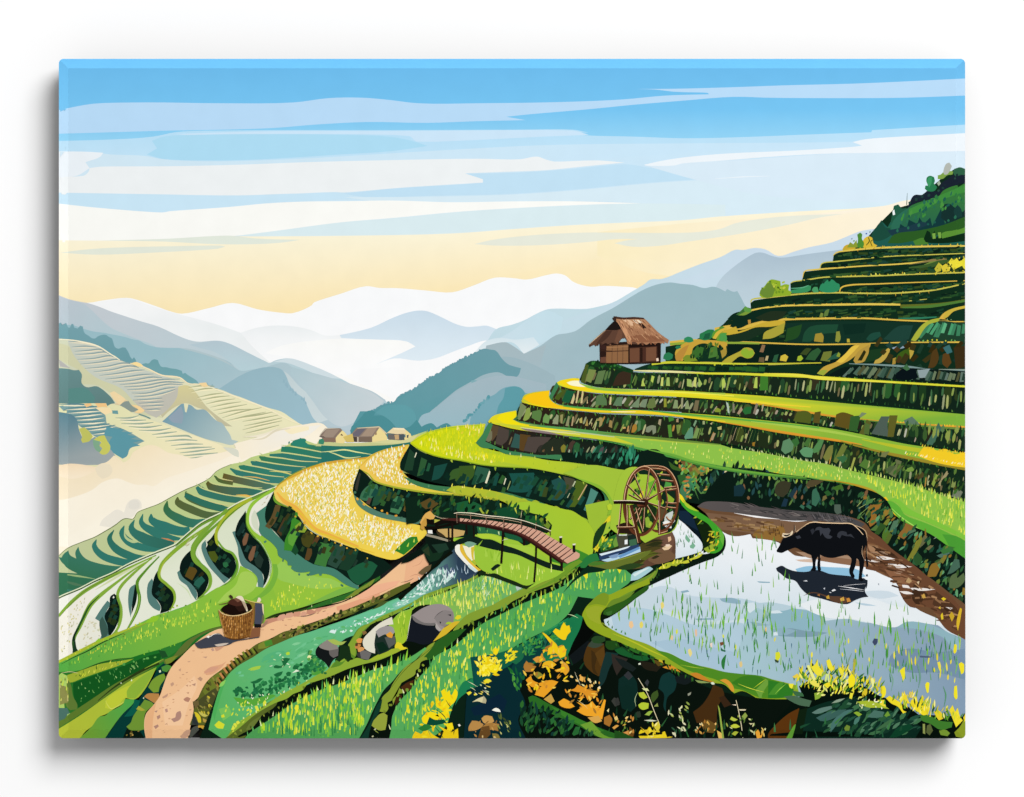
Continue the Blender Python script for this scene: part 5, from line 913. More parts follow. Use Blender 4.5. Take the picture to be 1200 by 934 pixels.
for q, c in (("215,335 260,345 250,400 215,450 190,440", "6a5038"), ("170,445 190,390 215,380 210,440 190,455", "8a8468"), ("260,345 330,375 320,440 280,480 235,465 250,400", "5a4a44"), ("370,395 410,410 400,500 340,490 360,430", "3a625c"), ("405,400 480,410 450,450 430,520 400,510", "6a4a24"), ("460,420 560,420 620,425 570,470 540,480 510,530 430,515", "5c4c48"), ("620,440 700,430 720,480 680,545 540,530 560,480", "2a3024"), ("685,490 705,470 720,485 710,530 690,525", "9a9034"), ("770,490 790,455 815,470 810,520 780,525", "2f6a3c"), ("740,430 780,420 830,435 800,440", "3f9a3a"), ("870,575 905,490 922,490 890,580", "a39a7a"), ("930,600 955,500 980,485 965,560 945,605", "5f5458"), ("955,600 990,500 1000,505 970,600", "b9a89a"), ("1000,600 1030,520 1060,510 1050,560 1020,605", "2c3a2c"), ("1100,530 1110,500 1140,510 1145,560 1120,600 1085,580", "2f7a5a"), ("1120,600 1150,540 1168,540 1168,620 1140,620", "3f8a6c"), ("730,545 740,505 748,510 740,545", "b9d0b0"), ("760,545 780,505 785,520 768,548", "5fa05a"), ("620,515 628,485 632,515", "d9a868"), ("830,505 838,490 842,500", "b9b878"), ("560,510 575,505 570,525 555,522", "7a5a3c")): F(M(c, .18), q)
F("3f8052", "205,325 222,330 168,452 300,508 420,528 540,545 690,543 862,590 740,583 560,565 440,550 300,535 240,505 140,492 102,460 150,400 190,330"); F("8a7a7a", "410,360 600,385 700,410 600,400 440,375"); S("2a2018", [3, 9, 6, 3], "215,335 400,378 600,405 740,428")
tuft("330,545 460,560 600,580 760,600 880,620 1040,645 1100,660", 18, "e3ec8a f0f0b0 c9dc5a", (3, 6), (.8, 1.6), 90, 12)
V(660, 530, 5.84)
hid = part("painted_thicket", None, "dark thicket behind the water wheel")
F("0e2018", "-20,0 500,0 640,-20 720,40 830,60 1000,100 1168,105 1280,110 1500,150 1700,180 1900,260 2000,300 2100,360 2200,450 2400,600 2800,760 2800,1500 2600,1000 2100,680 1900,520 1700,440 1200,380 900,350 800,330 780,240 740,150 680,110 600,90 500,110 440,150 380,140 200,90 0,60")
scat("0,10 200,0 500,0 480,120 400,130 200,80", 34, "24503a 1c4434 3f8a6a 2f7058 16342a", (5, 12), (2, 4), 75, 20, 'leaf', 2); scat("380,20 500,0 520,60 460,110 400,80", 14, "2f8a64 3f9a78 2a7858", (6, 14), (2, 4), 80, 15, 'leaf')
for q, c in (("850,150 895,160 880,240 840,330 800,280 800,250", "5aa472"), ("890,180 960,270 975,280 940,285 905,235", "7fb85a"), ("900,240 930,330 915,300 890,250", "5f9a4a"), ("960,190 1000,180 1010,200 970,290 940,220", "4f8a3f"), ("720,60 780,100 830,100 800,130 740,110", "4f7a2c"), ("800,60 850,65 900,90 960,100 920,170 880,150 830,100", "a9743c"), ("880,110 930,95 990,110 960,160 900,160", "c9a84a"), ("860,140 900,120 940,170 900,190", "8fae3c"), ("780,160 830,140 840,170 800,230", "3f7a34"), ("830,100 860,130 840,150 815,130", "9ac83a")): F(M(c, .34), q)
scat("740,70 830,70 1000,110 960,280 850,330 800,220", 70, "5f9a44 8fae3c 2c5a2c c9a04a 3f8a5a 16301c b9743c 6fae60", (4, 9), (1.6, 3.4), 60, 70, 'leaf')
V(700, 440, 5.84)
scat("840,640 1168,670 1168,830 1000,840 700,810 760,700", 60, "12281c 1c3a2c 24484a 1a3446 2a4a34 0a1814 31503a", (6, 14), (3, 6), 85, 15, 'leaf', 3)
F("23434f", "920,800 940,740 1000,745 1015,790 980,835 930,835")
tuft("800,645 900,650 1000,670 1168,690", 10, "7fae8a 5f9a6a a9b84a c9a87a 6f8a4a d9cc9a 3f7a5a", (4, 9), (2, 4), -85, 20, 'leaf')
V(860, 440, 4.17)
th = part("painted_thicket", None, "dark leafy bank behind and right of the flooded pond")
F("0c1c15", "-20,460 100,465 300,495 480,520 600,545 700,575 750,615 790,690 850,725 960,775 1060,845 1180,930 1180,1330 1100,1260 1000,1160 870,1020 800,900 700,790 650,740 560,705 440,670 200,640 0,625 -160,600")
scat("0,480 300,510 600,560 740,640 760,700 680,740 500,670 200,630 0,610", 150, "1c3a24 12301e 2c5a34 24484a 3f6a3c 0a1812 5a7a3c 31503a 7a5a3c", (4, 11), (2, 4.5), 80, 25, 'leaf', 2)
tuft("0,475 100,480 200,490 300,505 400,515", 5, "6f9a3a 8ab04a a9b84a 4f7a34 5f8a5a", (3, 7), (1.6, 3), -80, 30, 'leaf')
for q, c in (("200,570 210,530 245,515 280,525 265,570 240,595 210,585", "5f4a34"), ("265,590 300,540 310,555 285,600", "2c4a6a"), ("0,540 40,530 55,560 40,590 0,590", "1d3f58"), ("350,540 365,515 400,510 440,515 380,545", "8f6a44"), ("380,615 385,560 400,550 420,600 400,640 380,630", "5faf8a"), ("320,640 330,630 345,640 340,655", "5faf8a"), ("350,640 365,630 380,640 375,655", "4a9f7a"), ("430,615 435,590 450,585 455,600 440,610", "c9a85a"), ("490,630 520,630 525,670 505,680 492,665", "8a9a8c"), ("440,570 460,560 480,580 455,590", "3f8a3a"), ("475,550 500,540 525,530 535,550 500,560", "6fae34"), ("230,640 245,600 265,605 255,640", "24406a")): F(M(c, .5), q)
for t in ("610,620 660,590", "610,650 690,600", "615,680 660,640", "610,700 640,670", "620,600 640,580", "600,640 625,615", "650,720 690,690", "620,690 632,702"): S(rnd.choice(["8fae5a", "b9c878", "5f8a4a"]), [2, 4, 2], t)
for q, c in (("655,660 690,620 720,605 722,625 700,665 690,720 665,740 658,720 670,690", "dd8c34"), ("720,690 740,655 760,650 750,680 725,695", "d9a03a"), ("665,755 700,725 715,735 690,760", "6f9a4a"), ("725,775 740,740 765,770 745,830 725,800", "6f9a34"), ("755,765 800,700 810,715 780,760", "7faf8a"), ("715,745 750,700 765,700 740,740", "a9a83a"), ("800,785 840,720 885,740 860,770 830,800", "c9843c"), ("850,760 885,750 890,760 855,775", "6f9a74"), ("840,905 870,860 890,810 905,800 890,870 860,905", "c9b83a"), ("900,830 930,780 945,785 935,815 905,845", "8f8a5a"), ("945,850 955,830 975,830 960,850", "9a8a5a"), ("880,870 910,900 895,930 870,920", "3f7a4a"), ("870,840 880,820 895,845 880,860", "6a8a4c"), ("980,930 990,910 1020,900 1000,930", "8f8a4a"), ("1010,905 1030,870 1045,880 1020,920", "b99a3a"), ("1000,860 1030,830 1080,840 1060,850", "4f9a3a"), ("990,880 1060,850 1070,860 1010,890", "6f9a8a"), ("1060,930 1090,890 1110,900 1080,940", "5f8a6a")): F(M(c, .34), q)
scat("620,600 740,640 800,730 900,770 1000,830 1120,920 1120,1200 1000,1060 850,930 740,790 640,700", 120, "1c4430 2c5a34 4a7a44 123020 6f7a34 5f9a6a 8a6a2c 3a5a2c 2a5a4a", (5, 12), (2, 5), 60, 35, 'leaf', 3)
V(880, 580, 4.615)
for q, c in (("665,210 700,150 735,165 690,215", "3f6a2c"), ("745,200 770,140 800,135 780,175", "6f9f7a"), ("720,255 745,205 765,215 740,265", "7a8a34"), ("935,395 945,365 960,370 955,395", "c3b03a"), ("840,355 870,300 920,215 925,240 905,290 880,330", "b3ab3a"), ("880,350 900,310 925,340 915,380 890,375", "3a6a34"), ("950,445 975,375 1000,365 1020,400 1000,440", "c98f34"), ("1030,360 1040,325 1055,325 1055,345", "b9a03a"), ("1060,430 1100,345 1125,350 1130,390 1090,420", "5f8a74"), ("1070,500 1080,440 1110,420 1115,450 1150,420 1155,460 1120,500 1085,505", "7a8f5a"), ("1140,540 1145,500 1160,505 1160,540", "c99a34"), ("1110,580 1130,540 1150,560 1130,600", "3a5a34"), ("945,290 970,270 980,280 960,300", "9a8a5a"), ("790,235 800,220 805,240", "c3b83a"), ("1020,300 1080,280 1100,300 1040,320", "4f9a4a"), ("985,240 1000,225 1002,232", "c3d0b0")): F(M(c, .34), q)

V(); S("6aa83e", [1, 3, 4, 3, 2, 1], "760,527 790,534 812,541.5 850,549 900,555.5 945,560"); S("4f8f3a", [.8, 1.6, 1.6, .8], "790,536 830,547 880,555 950,562")

# ---------------------------------------------------------------- fields, streams, pond and planting in the foreground
V()
gnd = part("painted_dark_bank", None, "dark green shaded ground between the foreground fields")
F("0d2216", "300,790 345,755 385,738 420,716 456,702 480,690 493,680 506,660 506,640 520,600 560,600 640,620 700,640 760,620 840,640 1000,700 1140,780 1140,875 230,875 260,800 300,770", sm=False)
V(200, 680, 5.84)
fld = part("painted_field", None, "smooth teal green crop field beside the path")
F(None, "260,1020 280,934 310,820 342,728 400,640 470,580 560,528 650,470 740,430 860,380 960,350 1080,308 1168,278 1240,250 1340,212 1480,150 1580,108 1680,60 1740,10 1760,-20 1780,0 1800,100 1700,160 1560,230 1440,290 1300,360 1168,420 1100,640 1000,700 800,800 640,880 500,1000 380,1100", g=((1000, 350), "66bd86", (400, 900), "5cb562"))
F("6cc296", "1080,320 1200,270 1400,195 1560,125 1640,95 1560,170 1400,240 1240,310 1120,350"); F("58b47a", "640,520 760,480 800,500 700,560 620,560"); F("7ac45c", "330,880 400,860 420,920 360,960")
F("4faf5a", "400,640 360,740 330,840 300,960 290,900 315,810 345,730"); F("a9cf4a", "530,610 560,595 620,585 640,592 600,608 550,618"); F("8fd060", "330,730 345,700 380,680 360,720")
scat("420,640 760,460 1100,340 1300,260 1200,340 900,560 700,600 460,720", 40, "5ab478 72c690 62b870 86cf98", (4, 12), (1.6, 4), 20, 25, 'leaf')
cg = part("painted_foliage", None, "dark leafy plants growing in the teal green field")
clump = "425,760 470,735 500,765 560,745 620,700 680,685 740,665 800,690 870,640 840,590 900,580 960,520 1010,530 1075,580 1000,640 900,700 760,760 640,800 540,810 440,800"
scat(clump, 150, "1f6a3c 2a7a44 185a34 237246 2f8a4c", (3, 6), (2.4, 4.2), 60, 70, 'dab', 1)
for q in ("428,752 455,740 465,765 440,775", "455,735 480,728 500,750 475,765", "545,695 580,685 610,670 635,672 600,700 560,705", "705,645 735,630 770,622 755,650 720,658", "790,635 805,625 825,630 820,655 795,655", "705,590 720,580 755,585 770,575 755,540 790,530 820,535 800,560 775,590 740,602 710,600", "835,600 845,580 880,585 870,610 840,608", "510,730 525,725 535,740 515,740"): F("1f6a3c", q)
F("5aa83c", "430,800 560,810 700,780 720,790 600,850 480,860"); F("4fa03c", "960,640 1010,600 1075,590 1040,630 980,650")
scat("430,800 700,780 900,690 700,830 560,880 480,880", 24, "f3f7d8 e6f0b0 c9e060 eaf5c0", (1.4, 3.6), (.8, 1.6), 85, 40)
scat("330,870 480,840 660,860 560,930 400,930", 22, "e3ea34 c9e04a a3d84a", (2, 6), (1, 2.2), 80, 30, 'leaf')
scat("540,620 760,500 900,560 800,640", 12, "d9f0c0 f0f8e0 b9e0a0 3a9a5a", (2, 4.5), (.8, 1.6), 20, 40, 'leaf'); F("b9dc3a", "788,500 800,490 815,492 815,508 795,512"); F("8fcf4a", "560,930 590,915 620,920 600,940")
F("f5f2b0", "935,525 945,512 970,515 965,535 945,548"); F("e8f2d8", "830,635 860,610 885,620 855,628")
for q in ("300,990 330,960 370,985 360,1015 320,1010", "345,925 365,915 372,935 350,940", "440,985 455,975 470,990 450,1000", "480,960 495,952 500,970 485,975"): F("d9e034", q)
scat("1060,350 1300,260 1400,230 1360,290 1180,360", 30, "e6f6f0 c9ecd8 3a8f60 d6f0e6 8fd0b0", (1.6, 3.6), (.8, 1.6), 30, 60, 'dab')
V(200, 740, 6)
ov = part("painted_field_bank", None, "olive bank with pale flowers and black shadow below the teal field")
F("0b140c", "370,770 470,700 560,620 640,560 760,490 860,420 960,375 1060,330 1168,290 1260,250 1400,200 1500,160 1560,140 1600,90 1800,60 1840,90 1700,160 1500,250 1300,330 1168,385 1000,430 870,500 760,560 640,650 520,760")
F("5a6a28", "370,765 420,720 500,640 600,560 720,480 760,470 740,520 640,590 550,660 545,700 520,745 440,765"); F("6a7a34", "530,690 560,640 640,590 620,620 560,690")
F("8fb038", "400,740 430,690 520,610 640,540 720,480 800,430 880,390 960,345 1060,290 1168,250 1260,200 1300,215 1168,285 1000,350 960,370 930,410 860,440 820,470 740,500 600,580 480,680"); F("a3bd40", "960,360 1060,300 1168,255 1200,260 1100,310 1000,350 940,380")
tuft("440,710 520,620 640,540 720,470 800,430 880,390 960,350", 7, "e8f2a8 f5f5c8 c9d84a 8fb038 e3e84a", (2, 5), (1, 2), 80, 45, 'leaf'); tuft("420,735 540,670 700,560 860,450 960,370 1168,290", 8, "6a7a2c 8a9a38 4a5a20", (2, 5), (1.4, 3), -70, 40)
for q in ("425,690 440,655 455,680 445,690", "440,650 455,640 470,665 455,672", "460,635 475,625 490,640 470,655", "590,525 610,520 625,555 605,560", "650,500 665,480 675,500 655,530"): F("e3e84a", q)
V(480, 580, 5.84)
st = part("painted_stream", None, "narrow stream with white ripples under the footbridge")
F(None, "310,360 240,400 210,470 150,520 60,610 -20,680 -120,750 -100,790 0,740 120,680 240,630 340,600 440,560 470,520 400,460 340,410", g=((250, 480), "33455a", (0, 720), "7fc4aa"))
F("46596f", "200,500 260,470 280,560 230,560"); F("4a5f78", "270,520 300,490 320,550 290,560"); F("2c3f52", "330,420 440,530 400,560 330,500")
scat("0,690 130,560 220,520 330,580 200,640 60,690", 60, "e8f4f0 cfe8e0 b9dcd0 f6fbfa 8fc4b0", (4, 11), (1, 2.6), 75, 40, 'leaf', 1.5); scat("-120,760 0,690 120,620 100,670 -60,760", 40, "f0f8f4 d3ece0 a9dcc4 5fae86", (3, 8), (1, 2), 35, 30, 'leaf'); scat("200,480 400,520 430,560 260,560", 9, "c9dce6 dfeaf0 8fa8ba", (4, 9), (.8, 1.4), 100, 20)
V(360, 680, 5.84)
scat("400,270 560,190 660,120 760,60 680,150 540,220 440,270", 30, "d9f0e6 b9e4cf e9f7f2 9fd8bc", (2, 6), (1, 2), 30, 30, 'leaf')
for q in ("150,355 165,340 200,345 190,365 170,360", "235,350 250,340 258,355 240,362", "290,345 300,335 315,345 300,355", "400,268 410,258 425,265 412,275", "345,295 360,288 372,296 352,304", "470,240 520,222 525,230 480,245"): F("dff2ec", q)
rb = part("painted_stream_bank", None, "olive bank winding around the rocks beside the stream")
F("10180f", "300,560 270,480 310,420 360,360 440,300 560,250 700,185 800,138 900,98 1000,60 1100,28 1200,-20 1240,-30 1240,0 1100,60 980,110 860,150 740,220 620,270 500,330 420,400 400,480 380,560")
F("5f8a2c", "285,440 310,390 350,330 410,300 430,310 390,350 360,400 330,430 340,500 320,540 290,510"); F("86a434", "280,440 320,385 360,325 420,295 520,240 620,198 720,150 720,165 640,210 540,260 460,290 410,320 360,380 340,430 330,520 300,500"); F("7f9f34", "720,150 800,100 900,62 1000,30 1090,-2 1168,-40 1168,-20 1080,20 980,55 900,85 820,120 740,160")
F("8fae38", "0,690 130,620 180,560 200,570 260,530 300,545 340,530 400,545 440,540 520,500 600,470 680,455 600,500 480,550 380,575 280,605 150,660 20,700"); tuft("410,310 520,250 640,200 800,120 1000,42", 9, "10180f 2a3a14 6f8f2c", (3, 6), (2, 3.4), -70, 30)
for q, c in (("335,410 355,395 380,400 370,430 345,430", "e09a50"), ("325,450 345,432 370,440 355,470 330,465", "c98548"), ("345,470 370,455 395,465 380,485 350,490", "d99a58"), ("440,200 470,180 500,150 560,140 510,175 460,195", "4a5a28")): F(c, q)
F("8a6a3c", "375,350 400,345 410,360 385,375"); F("5a3a24", "330,430 350,428 345,450 330,450")
V(480, 580, 5.84)
g2 = part("painted_rice_field", None, "lime rice field between the stream and the footbridge")
F(None, "-60,800 0,780 100,715 250,665 330,625 400,598 500,552 560,538 640,560 720,600 800,640 780,660 700,690 560,770 470,800 390,840 330,890 250,860 300,820 200,760 60,760 -20,830 -120,960 -200,1000 -120,860", g=((560, 560), "6fb268", (60, 800), "93c044"))
scat("0,780 100,715 330,625 560,540 780,640 560,770 400,830 300,820 200,750", 190, "a9d04a c9e060 8fc43f d9e85a 5fae5a f0f080 b9d84a", (4, 10), (.7, 1.5), 92, 12, 'blade', 1)
scat("180,700 400,600 560,545 700,600 500,760 380,800", 60, "e9ec4a f3f080 d6e84a", (5, 11), (.8, 1.5), 90, 8); scat("420,640 540,570 640,600 520,720", 30, "b9e0a8 5aa88a d6f0c8 3f9a6a", (4, 9), (.7, 1.3), 80, 30)
V(360, 680, 5.84)
F(None, "590,270 640,230 720,195 700,300 690,380 660,430 600,450 600,340", g=((600, 260), "93bf34", (640, 430), "a9c832")); scat("600,300 640,240 700,230 690,380 620,420", 16, "d9e85a c3dc4a 7fae2c", (4, 9), (.8, 1.4), 90, 10)
F("e3d42c", "600,430 625,420 650,450 685,462 640,478 600,465"); S("e8edb0", [1, 5, 2], "712,245 695,340 680,415"); F("a3b834", "420,545 500,500 600,465 660,470 600,500 500,535 440,550")
for lab, prts in (("small dark rock, leftmost of the three rocks", (("15191a", "62,470 100,430 210,460 218,520 180,545 150,600 120,560 60,510"), ("8f8880", "80,450 105,428 140,405 210,452 215,480 150,480 90,462"), ("6a6562", "150,480 215,468 212,515 180,530 155,510"))),
                  ("middle rock with a cream side beside the stream", (("e4e0cc", "580,250 590,300 540,310 490,340 470,400 465,500 430,490 390,460 382,410 430,350 500,290"), ("20302a", "470,360 560,370 605,390 605,440 560,480 490,510 462,460"), ("a09a98", "468,350 500,325 550,312 585,320 600,355 580,370 530,370 490,390"), ("5a5e5a", "530,390 600,380 605,430 560,465"), ("0e2a1c", "470,430 520,420 560,470 500,500"), ("e0a03c", "540,370 570,350 590,370 580,395 550,385"), ("6f6c6a", "360,490 390,478 440,500 420,545 370,535"), ("3a3a38", "340,500 360,490 370,535 345,520"))),
                  ("big grey rock, largest of the three rocks", (("161a22", "680,415 700,290 720,235 830,290 900,340 910,360 860,420 800,440 720,420"), ("9a908e", "715,240 790,190 860,165 930,165 985,195 1005,240 1000,285 950,310 920,345 880,300 800,290 740,270"), ("8a8280", "870,260 930,205 1000,215 1003,280 940,320 900,300"), ("75706e", "718,238 800,290 880,290 870,310 800,305 730,275"), ("26262c", "960,235 985,232 985,245"), ("26262c", "905,280 918,285 910,300"), ("b0a8a4", "880,290 895,310 920,340 905,350 880,325")))):
    r = part("painted_rock", None, lab)
    for c, q in prts: F(c, q)
    if "big" in lab: S("4a4446", [1, 4, 2], "868,262 895,230 930,208"); S("f3f5d8", [1, 4, 1], "712,240 700,300 685,400")
V(360, 680, 5.84)
lw = part("painted_foliage", None, "yellow leaves tucked against the big rock")
for q, c in (("1010,260 1025,238 1050,238 1055,255 1030,270", "e3d62c"), ("1000,285 1040,280 1055,290 1000,330 950,370 900,400 860,420 900,370 930,330 960,310", "d9b830"), ("945,300 960,285 990,285 980,298", "a9c834"), ("600,440 640,425 660,455 690,465 640,475", "e3d42c")): F(c, q)
F("183018", "225,440 290,450 300,540 280,560 250,530 200,580 190,540 215,520"); F("a9bc58", "140,410 180,402 230,420 270,415 240,440 190,440"); F("5a8a2c", "180,570 200,545 230,560 270,540 230,580 160,600"); scat("0,500 60,520 130,580 120,640 40,640 0,600", 34, "2a7a44 1f6a3c 3a8f4c 5fa84c", (3, 6), (2, 4), 60, 70, 'dab')
V(480, 580, 5.84)
ob = part("painted_field_bank", None, "long olive grass bank running down from the foot of the bridge")
F("0a140d", "1200,470 1168,530 1100,600 1000,650 860,700 740,750 640,800 540,850 450,920 380,990 280,1060 220,1130 120,1200 60,1270 0,1350 -60,1450 -100,1560 -140,1680 -260,1700 -300,1640 -240,1500 -180,1380 -80,1260 0,1180 120,1060 220,980 300,910 400,820 560,760 720,690 900,620 1040,540 1100,480")
F("85a034", "1180,440 1090,470 1040,520 940,580 800,630 700,680 640,710 560,755 470,785 390,822 340,870 300,920 320,930 360,900 420,870 490,840 560,800 660,760 700,730 760,700 850,660 960,620 1060,570 1130,510 1180,470"); F("6f9a2c", "1180,450 1080,540 960,610 850,655 760,690 840,650 940,600 1040,540 1100,480")
tuft("320,920 420,865 500,830 600,790 700,735 850,665 960,625 1080,560 1150,500", 8, "85a034 6f8a2c 9ab03c", (4, 8), (2, 3.6), -100, 30); tuft("460,900 600,815 760,745 880,700 1000,655 1100,605", 9, "4fa050 6fb85a c3dc5a", (4, 8), (1.2, 2.2), 100, 20)
F("b9c9c0", "725,630 740,612 765,612 765,640 735,655")
V(400, 740, 6)
F("2a5f20", "550,180 620,110 680,60 800,-10 880,-20 800,60 720,130 660,180 600,200"); F("123014", "600,250 700,150 660,190 640,220")
F("4a2a14", "420,390 460,360 510,340 490,400 440,430"); F("402412", "370,470 420,440 430,470 380,520")
F("8a9e34", "660,70 610,100 560,165 520,205 460,240 400,310 360,370 340,410 290,460 270,520 262,560 310,570 330,545 325,500 360,480 365,515 350,490 400,440 445,430 430,410 410,400 420,365 450,345 520,300 525,270 545,260 560,215 605,195 600,180 580,180 640,110")
F("96a23c", "215,640 240,610 270,580 300,570 325,590 320,640 310,690 270,695 240,680 212,660"); F("8a9a44", "225,685 250,700 265,715 245,705"); tuft("300,560 350,480 440,420 520,290 600,195", 9, "8a9e34 75882c", (2.5, 5), (2, 4), -20, 30, 'dab'); S("3f5a1c", [2, 4, 2], "355,390 420,300 500,220 580,160 660,90")
F("123a2c", "130,755 180,680 215,610 250,520 290,470 270,560 230,620 200,700 190,755"); dabs([(shape('dab', VX + x / VS, VY + y / VS, 2.4, 1.6, 30), "c9c9a0") for x, y in ((215, 740), (250, 742), (232, 690))])
g3 = part("painted_rice_field", None, "green rice field with tall yellow blades at the bottom centre left")
V(200, 740, 6)
F(None, "500,770 560,710 640,655 760,575 860,505 1000,432 1168,372 1300,320 1440,262 1560,232 1700,170 1790,110 1800,120 1750,170 1720,200 1660,240 1600,300 1560,350 1500,410 1460,480 1420,560 1380,650 1320,760", g=((1500, 250), "5fb05c", (800, 700), "4f9f55"))
scat("560,720 760,580 1000,440 1300,325 1500,255 1720,160 1600,290 1480,420 1400,580 1320,740 900,740", 260, "7cc43a 95d03c 5fb44a b4dc40 43964a d9e84a 6abf55", (6, 15), (1.2, 2.8), 88, 8, 'blade', 1.4)
scat("560,720 860,520 1200,380 1500,300 1400,560 1320,740 900,740", 110, "c3dc2c d6e334 a9d834 e8e84a", (5, 12), (1.4, 2.8), 88, 9, 'leaf', 2); scat("800,600 1200,400 1600,250 1480,420 1380,620", 40, "f3f060 eeea3c e0f080", (4, 9), (.9, 1.6), 88, 10)
scat("700,740 1300,560 1320,740", 40, "2f7f4a 3a8a4a 9ad83c", (8, 16), (1, 2.4), 90, 6)
for q in ("870,540 880,515 900,518 900,545 885,560", "1210,370 1220,350 1232,360 1225,395"): F("ecea34", q)
tuft("540,735 760,580 1000,435 1300,322 1560,235", 10, "5fb05c 7cc44a d9e85a e3ecb0", (4, 8), (1.2, 2), 95, 15)
g4 = part("painted_rice_field", None, "green rice field below the bridge bank with yellow flowering edge")
V(400, 740, 6)
F(None, "335,760 350,690 360,590 420,480 500,395 540,330 620,245 650,185 700,150 780,110 880,30 1000,-60 1140,-130 1260,-190 1380,-240 1500,-290 1600,-340 1700,-400 1740,-380 1700,-320 1640,-200 1600,-130 1500,-40 1400,10 1300,60 1200,120 1080,260 1000,320 880,340 850,400 790,510 760,600 740,660 600,760", g=((1000, 0), "52a657", (450, 600), "58ab5c"))
scat("360,690 420,490 560,320 700,160 900,40 1200,-140 1500,-270 1680,-360 1600,-160 1350,20 1150,130 960,300 820,420 740,640 500,740", 330, "7cc43a 95d03c 5fb44a c3dc40 43964a e3ea4a 6abf55", (5, 12), (.9, 2), 88, 9, 'blade', 1.3)
scat("360,690 500,420 700,170 1000,-20 1300,-160 1600,-300 1500,-80 1150,130 900,320 740,600 500,740", 120, "e3e62c d6e334 f0ec34 f6f27a", (4, 9), (1.1, 2.4), 88, 12, 'leaf', 2)
F("1f8050", "850,360 920,330 1000,290 1100,220 1200,130 1350,40 1480,-30 1560,-80 1600,-100 1560,-10 1440,120 1300,260 1200,330 1060,380 900,420 830,470 800,520"); S("2f9a5c", [2, 18, 10], "1200,140 1400,30 1560,-70")
for q in ("565,460 575,430 590,440 585,475", "630,495 645,485 655,505 640,530", "570,540 585,530 600,550 590,565", "455,560 465,510 478,520 470,575", "1060,130 1080,112 1100,125 1090,165 1070,160", "680,330 695,315 690,400 680,385", "830,140 845,135 840,170 828,165"): F("e6e02c", q)
tuft("350,690 420,485 520,370 640,200 780,110 900,20", 12, "6fc05c 95d05a e3ecb0", (4, 8), (1.2, 2.2), 100, 15)
V(660, 530, 5.84)
F("4fa45a", "-40,960 20,900 90,850 160,820 280,790 400,790 470,840 460,880 400,930 300,1000"); scat("0,930 160,825 300,795 440,830 440,880 300,960 60,960", 70, "7cc43a a9d84a 5fb44a e3ea4a c9e05a 3f9a4a", (6, 13), (1, 2), 88, 9, 'blade', 1.2)
for q in ("370,800 385,788 400,800 385,830", "135,840 150,815 165,840 160,870"): F("ece22c", q)
V(660, 530, 5.84)
lm = part("painted_field", None, "lime meadow beside and below the footbridge")
F("9fbf38", "150,360 340,320 340,480 300,560 215,640 190,560")
F(None, "-320,345 -200,340 -100,360 0,388 60,400 110,430 160,468 200,525 216,565 210,640 190,715 120,760 0,830 -100,860 -250,900 -360,880 -420,800 -560,760 -640,790 -740,640 -760,610 -700,500 -500,420", g=((-400, 800), "9cc63c", (100, 500), "a9c832"))
F("a4c43c", "330,300 360,230 420,150 440,200 410,350 385,440 350,500 300,560 260,640 215,690 230,600 260,530 310,450 330,390")
F("3f8a2c", "-120,760 -40,700 60,660 150,690 200,720 130,770 0,830")
V(540, 440, 5.84)
use(lm); F("a4c43c", "880,612 1080,642 1200,655 1200,700 1130,750 1120,830 1105,900 1060,960 1000,1050 960,1090 1000,1000 1040,940 1045,890 1025,835 965,770 890,735 780,695 700,670")
F("8ab838", "760,690 880,725 970,765 1030,840 1045,890 1030,940 1000,960 1020,880 990,810 920,760 840,725")
F("b9d034", "1000,890 1020,875 1040,890 1030,920 1005,920"); F("e9c824", "1110,690 1140,720 1130,740 1110,720")
V(660, 530, 5.84)
for q in ("240,520 280,480 310,440 330,430 330,460 290,490 270,530 250,540", "205,650 230,625 250,635 235,680 215,670", "258,600 268,565 285,590 270,620"): F("e3d02c", q)
F("1b3a1c", "215,560 260,500 300,470 280,540 250,600 220,650 200,660"); F("2c6a2c", "250,640 300,590 360,560 370,620 340,680 260,690"); F("4a8a4a", "270,640 310,590 330,610 300,680"); F("6f9a3c", "340,620 365,570 375,640 355,660"); scat("210,650 330,480 370,520 360,640 260,690", 26, "d9c82c 6fa02c a9c034 1f4a20 3a7a2c", (3, 7), (1.6, 3), 60, 40, 'leaf')
cn = part("painted_stream", None, "bright water channel behind the water wheel")
F("0c1822", "770,370 830,360 900,420 960,470 1010,540 1000,620 950,690 940,610 860,510 790,450"); F("16283a", "790,400 850,400 900,470 930,540 860,500 790,445")
F(None, "755,470 785,455 830,490 880,540 930,590 955,640 945,680 860,705 770,728 740,700 700,640", g=((800, 500), "f4f7f8", (850, 700), "dbe6ec"))
scat("780,480 860,540 920,640 820,700 780,680", 22, "6f9a7a 4a7a5a a9c8b0 8fb09a", (3, 8), (.7, 1.3), 95, 20); F("7ab08f", "840,560 870,600 860,620 835,590"); F("7ab08f", "865,640 890,620 905,640 890,660 870,655")
F("4a4a3c", "360,560 460,540 520,640 500,660 380,660"); F("d6dcd8", "380,555 440,545 435,570 380,570"); F("f0f4f4", "420,600 440,596 440,628 420,630"); F("1c2a24", "440,570 500,560 520,630 480,650 445,640"); F("3f6a4c", "450,600 500,590 505,640 455,640"); F("283018", "240,690 380,640 380,680 260,700")
F("5f4433", "480,720 520,650 600,600 640,580 740,535 765,590 768,725 700,755 640,765 560,790 470,800"); F("6f5040", "660,560 740,540 760,600 740,680 680,640"); F("74583f", "600,690 700,660 765,700 765,730 640,765 580,740"); F("4a4220", "500,660 540,620 620,590 680,600 660,660 560,690"); F("5a6222", "470,760 600,680 660,690 560,740 520,790 440,790")
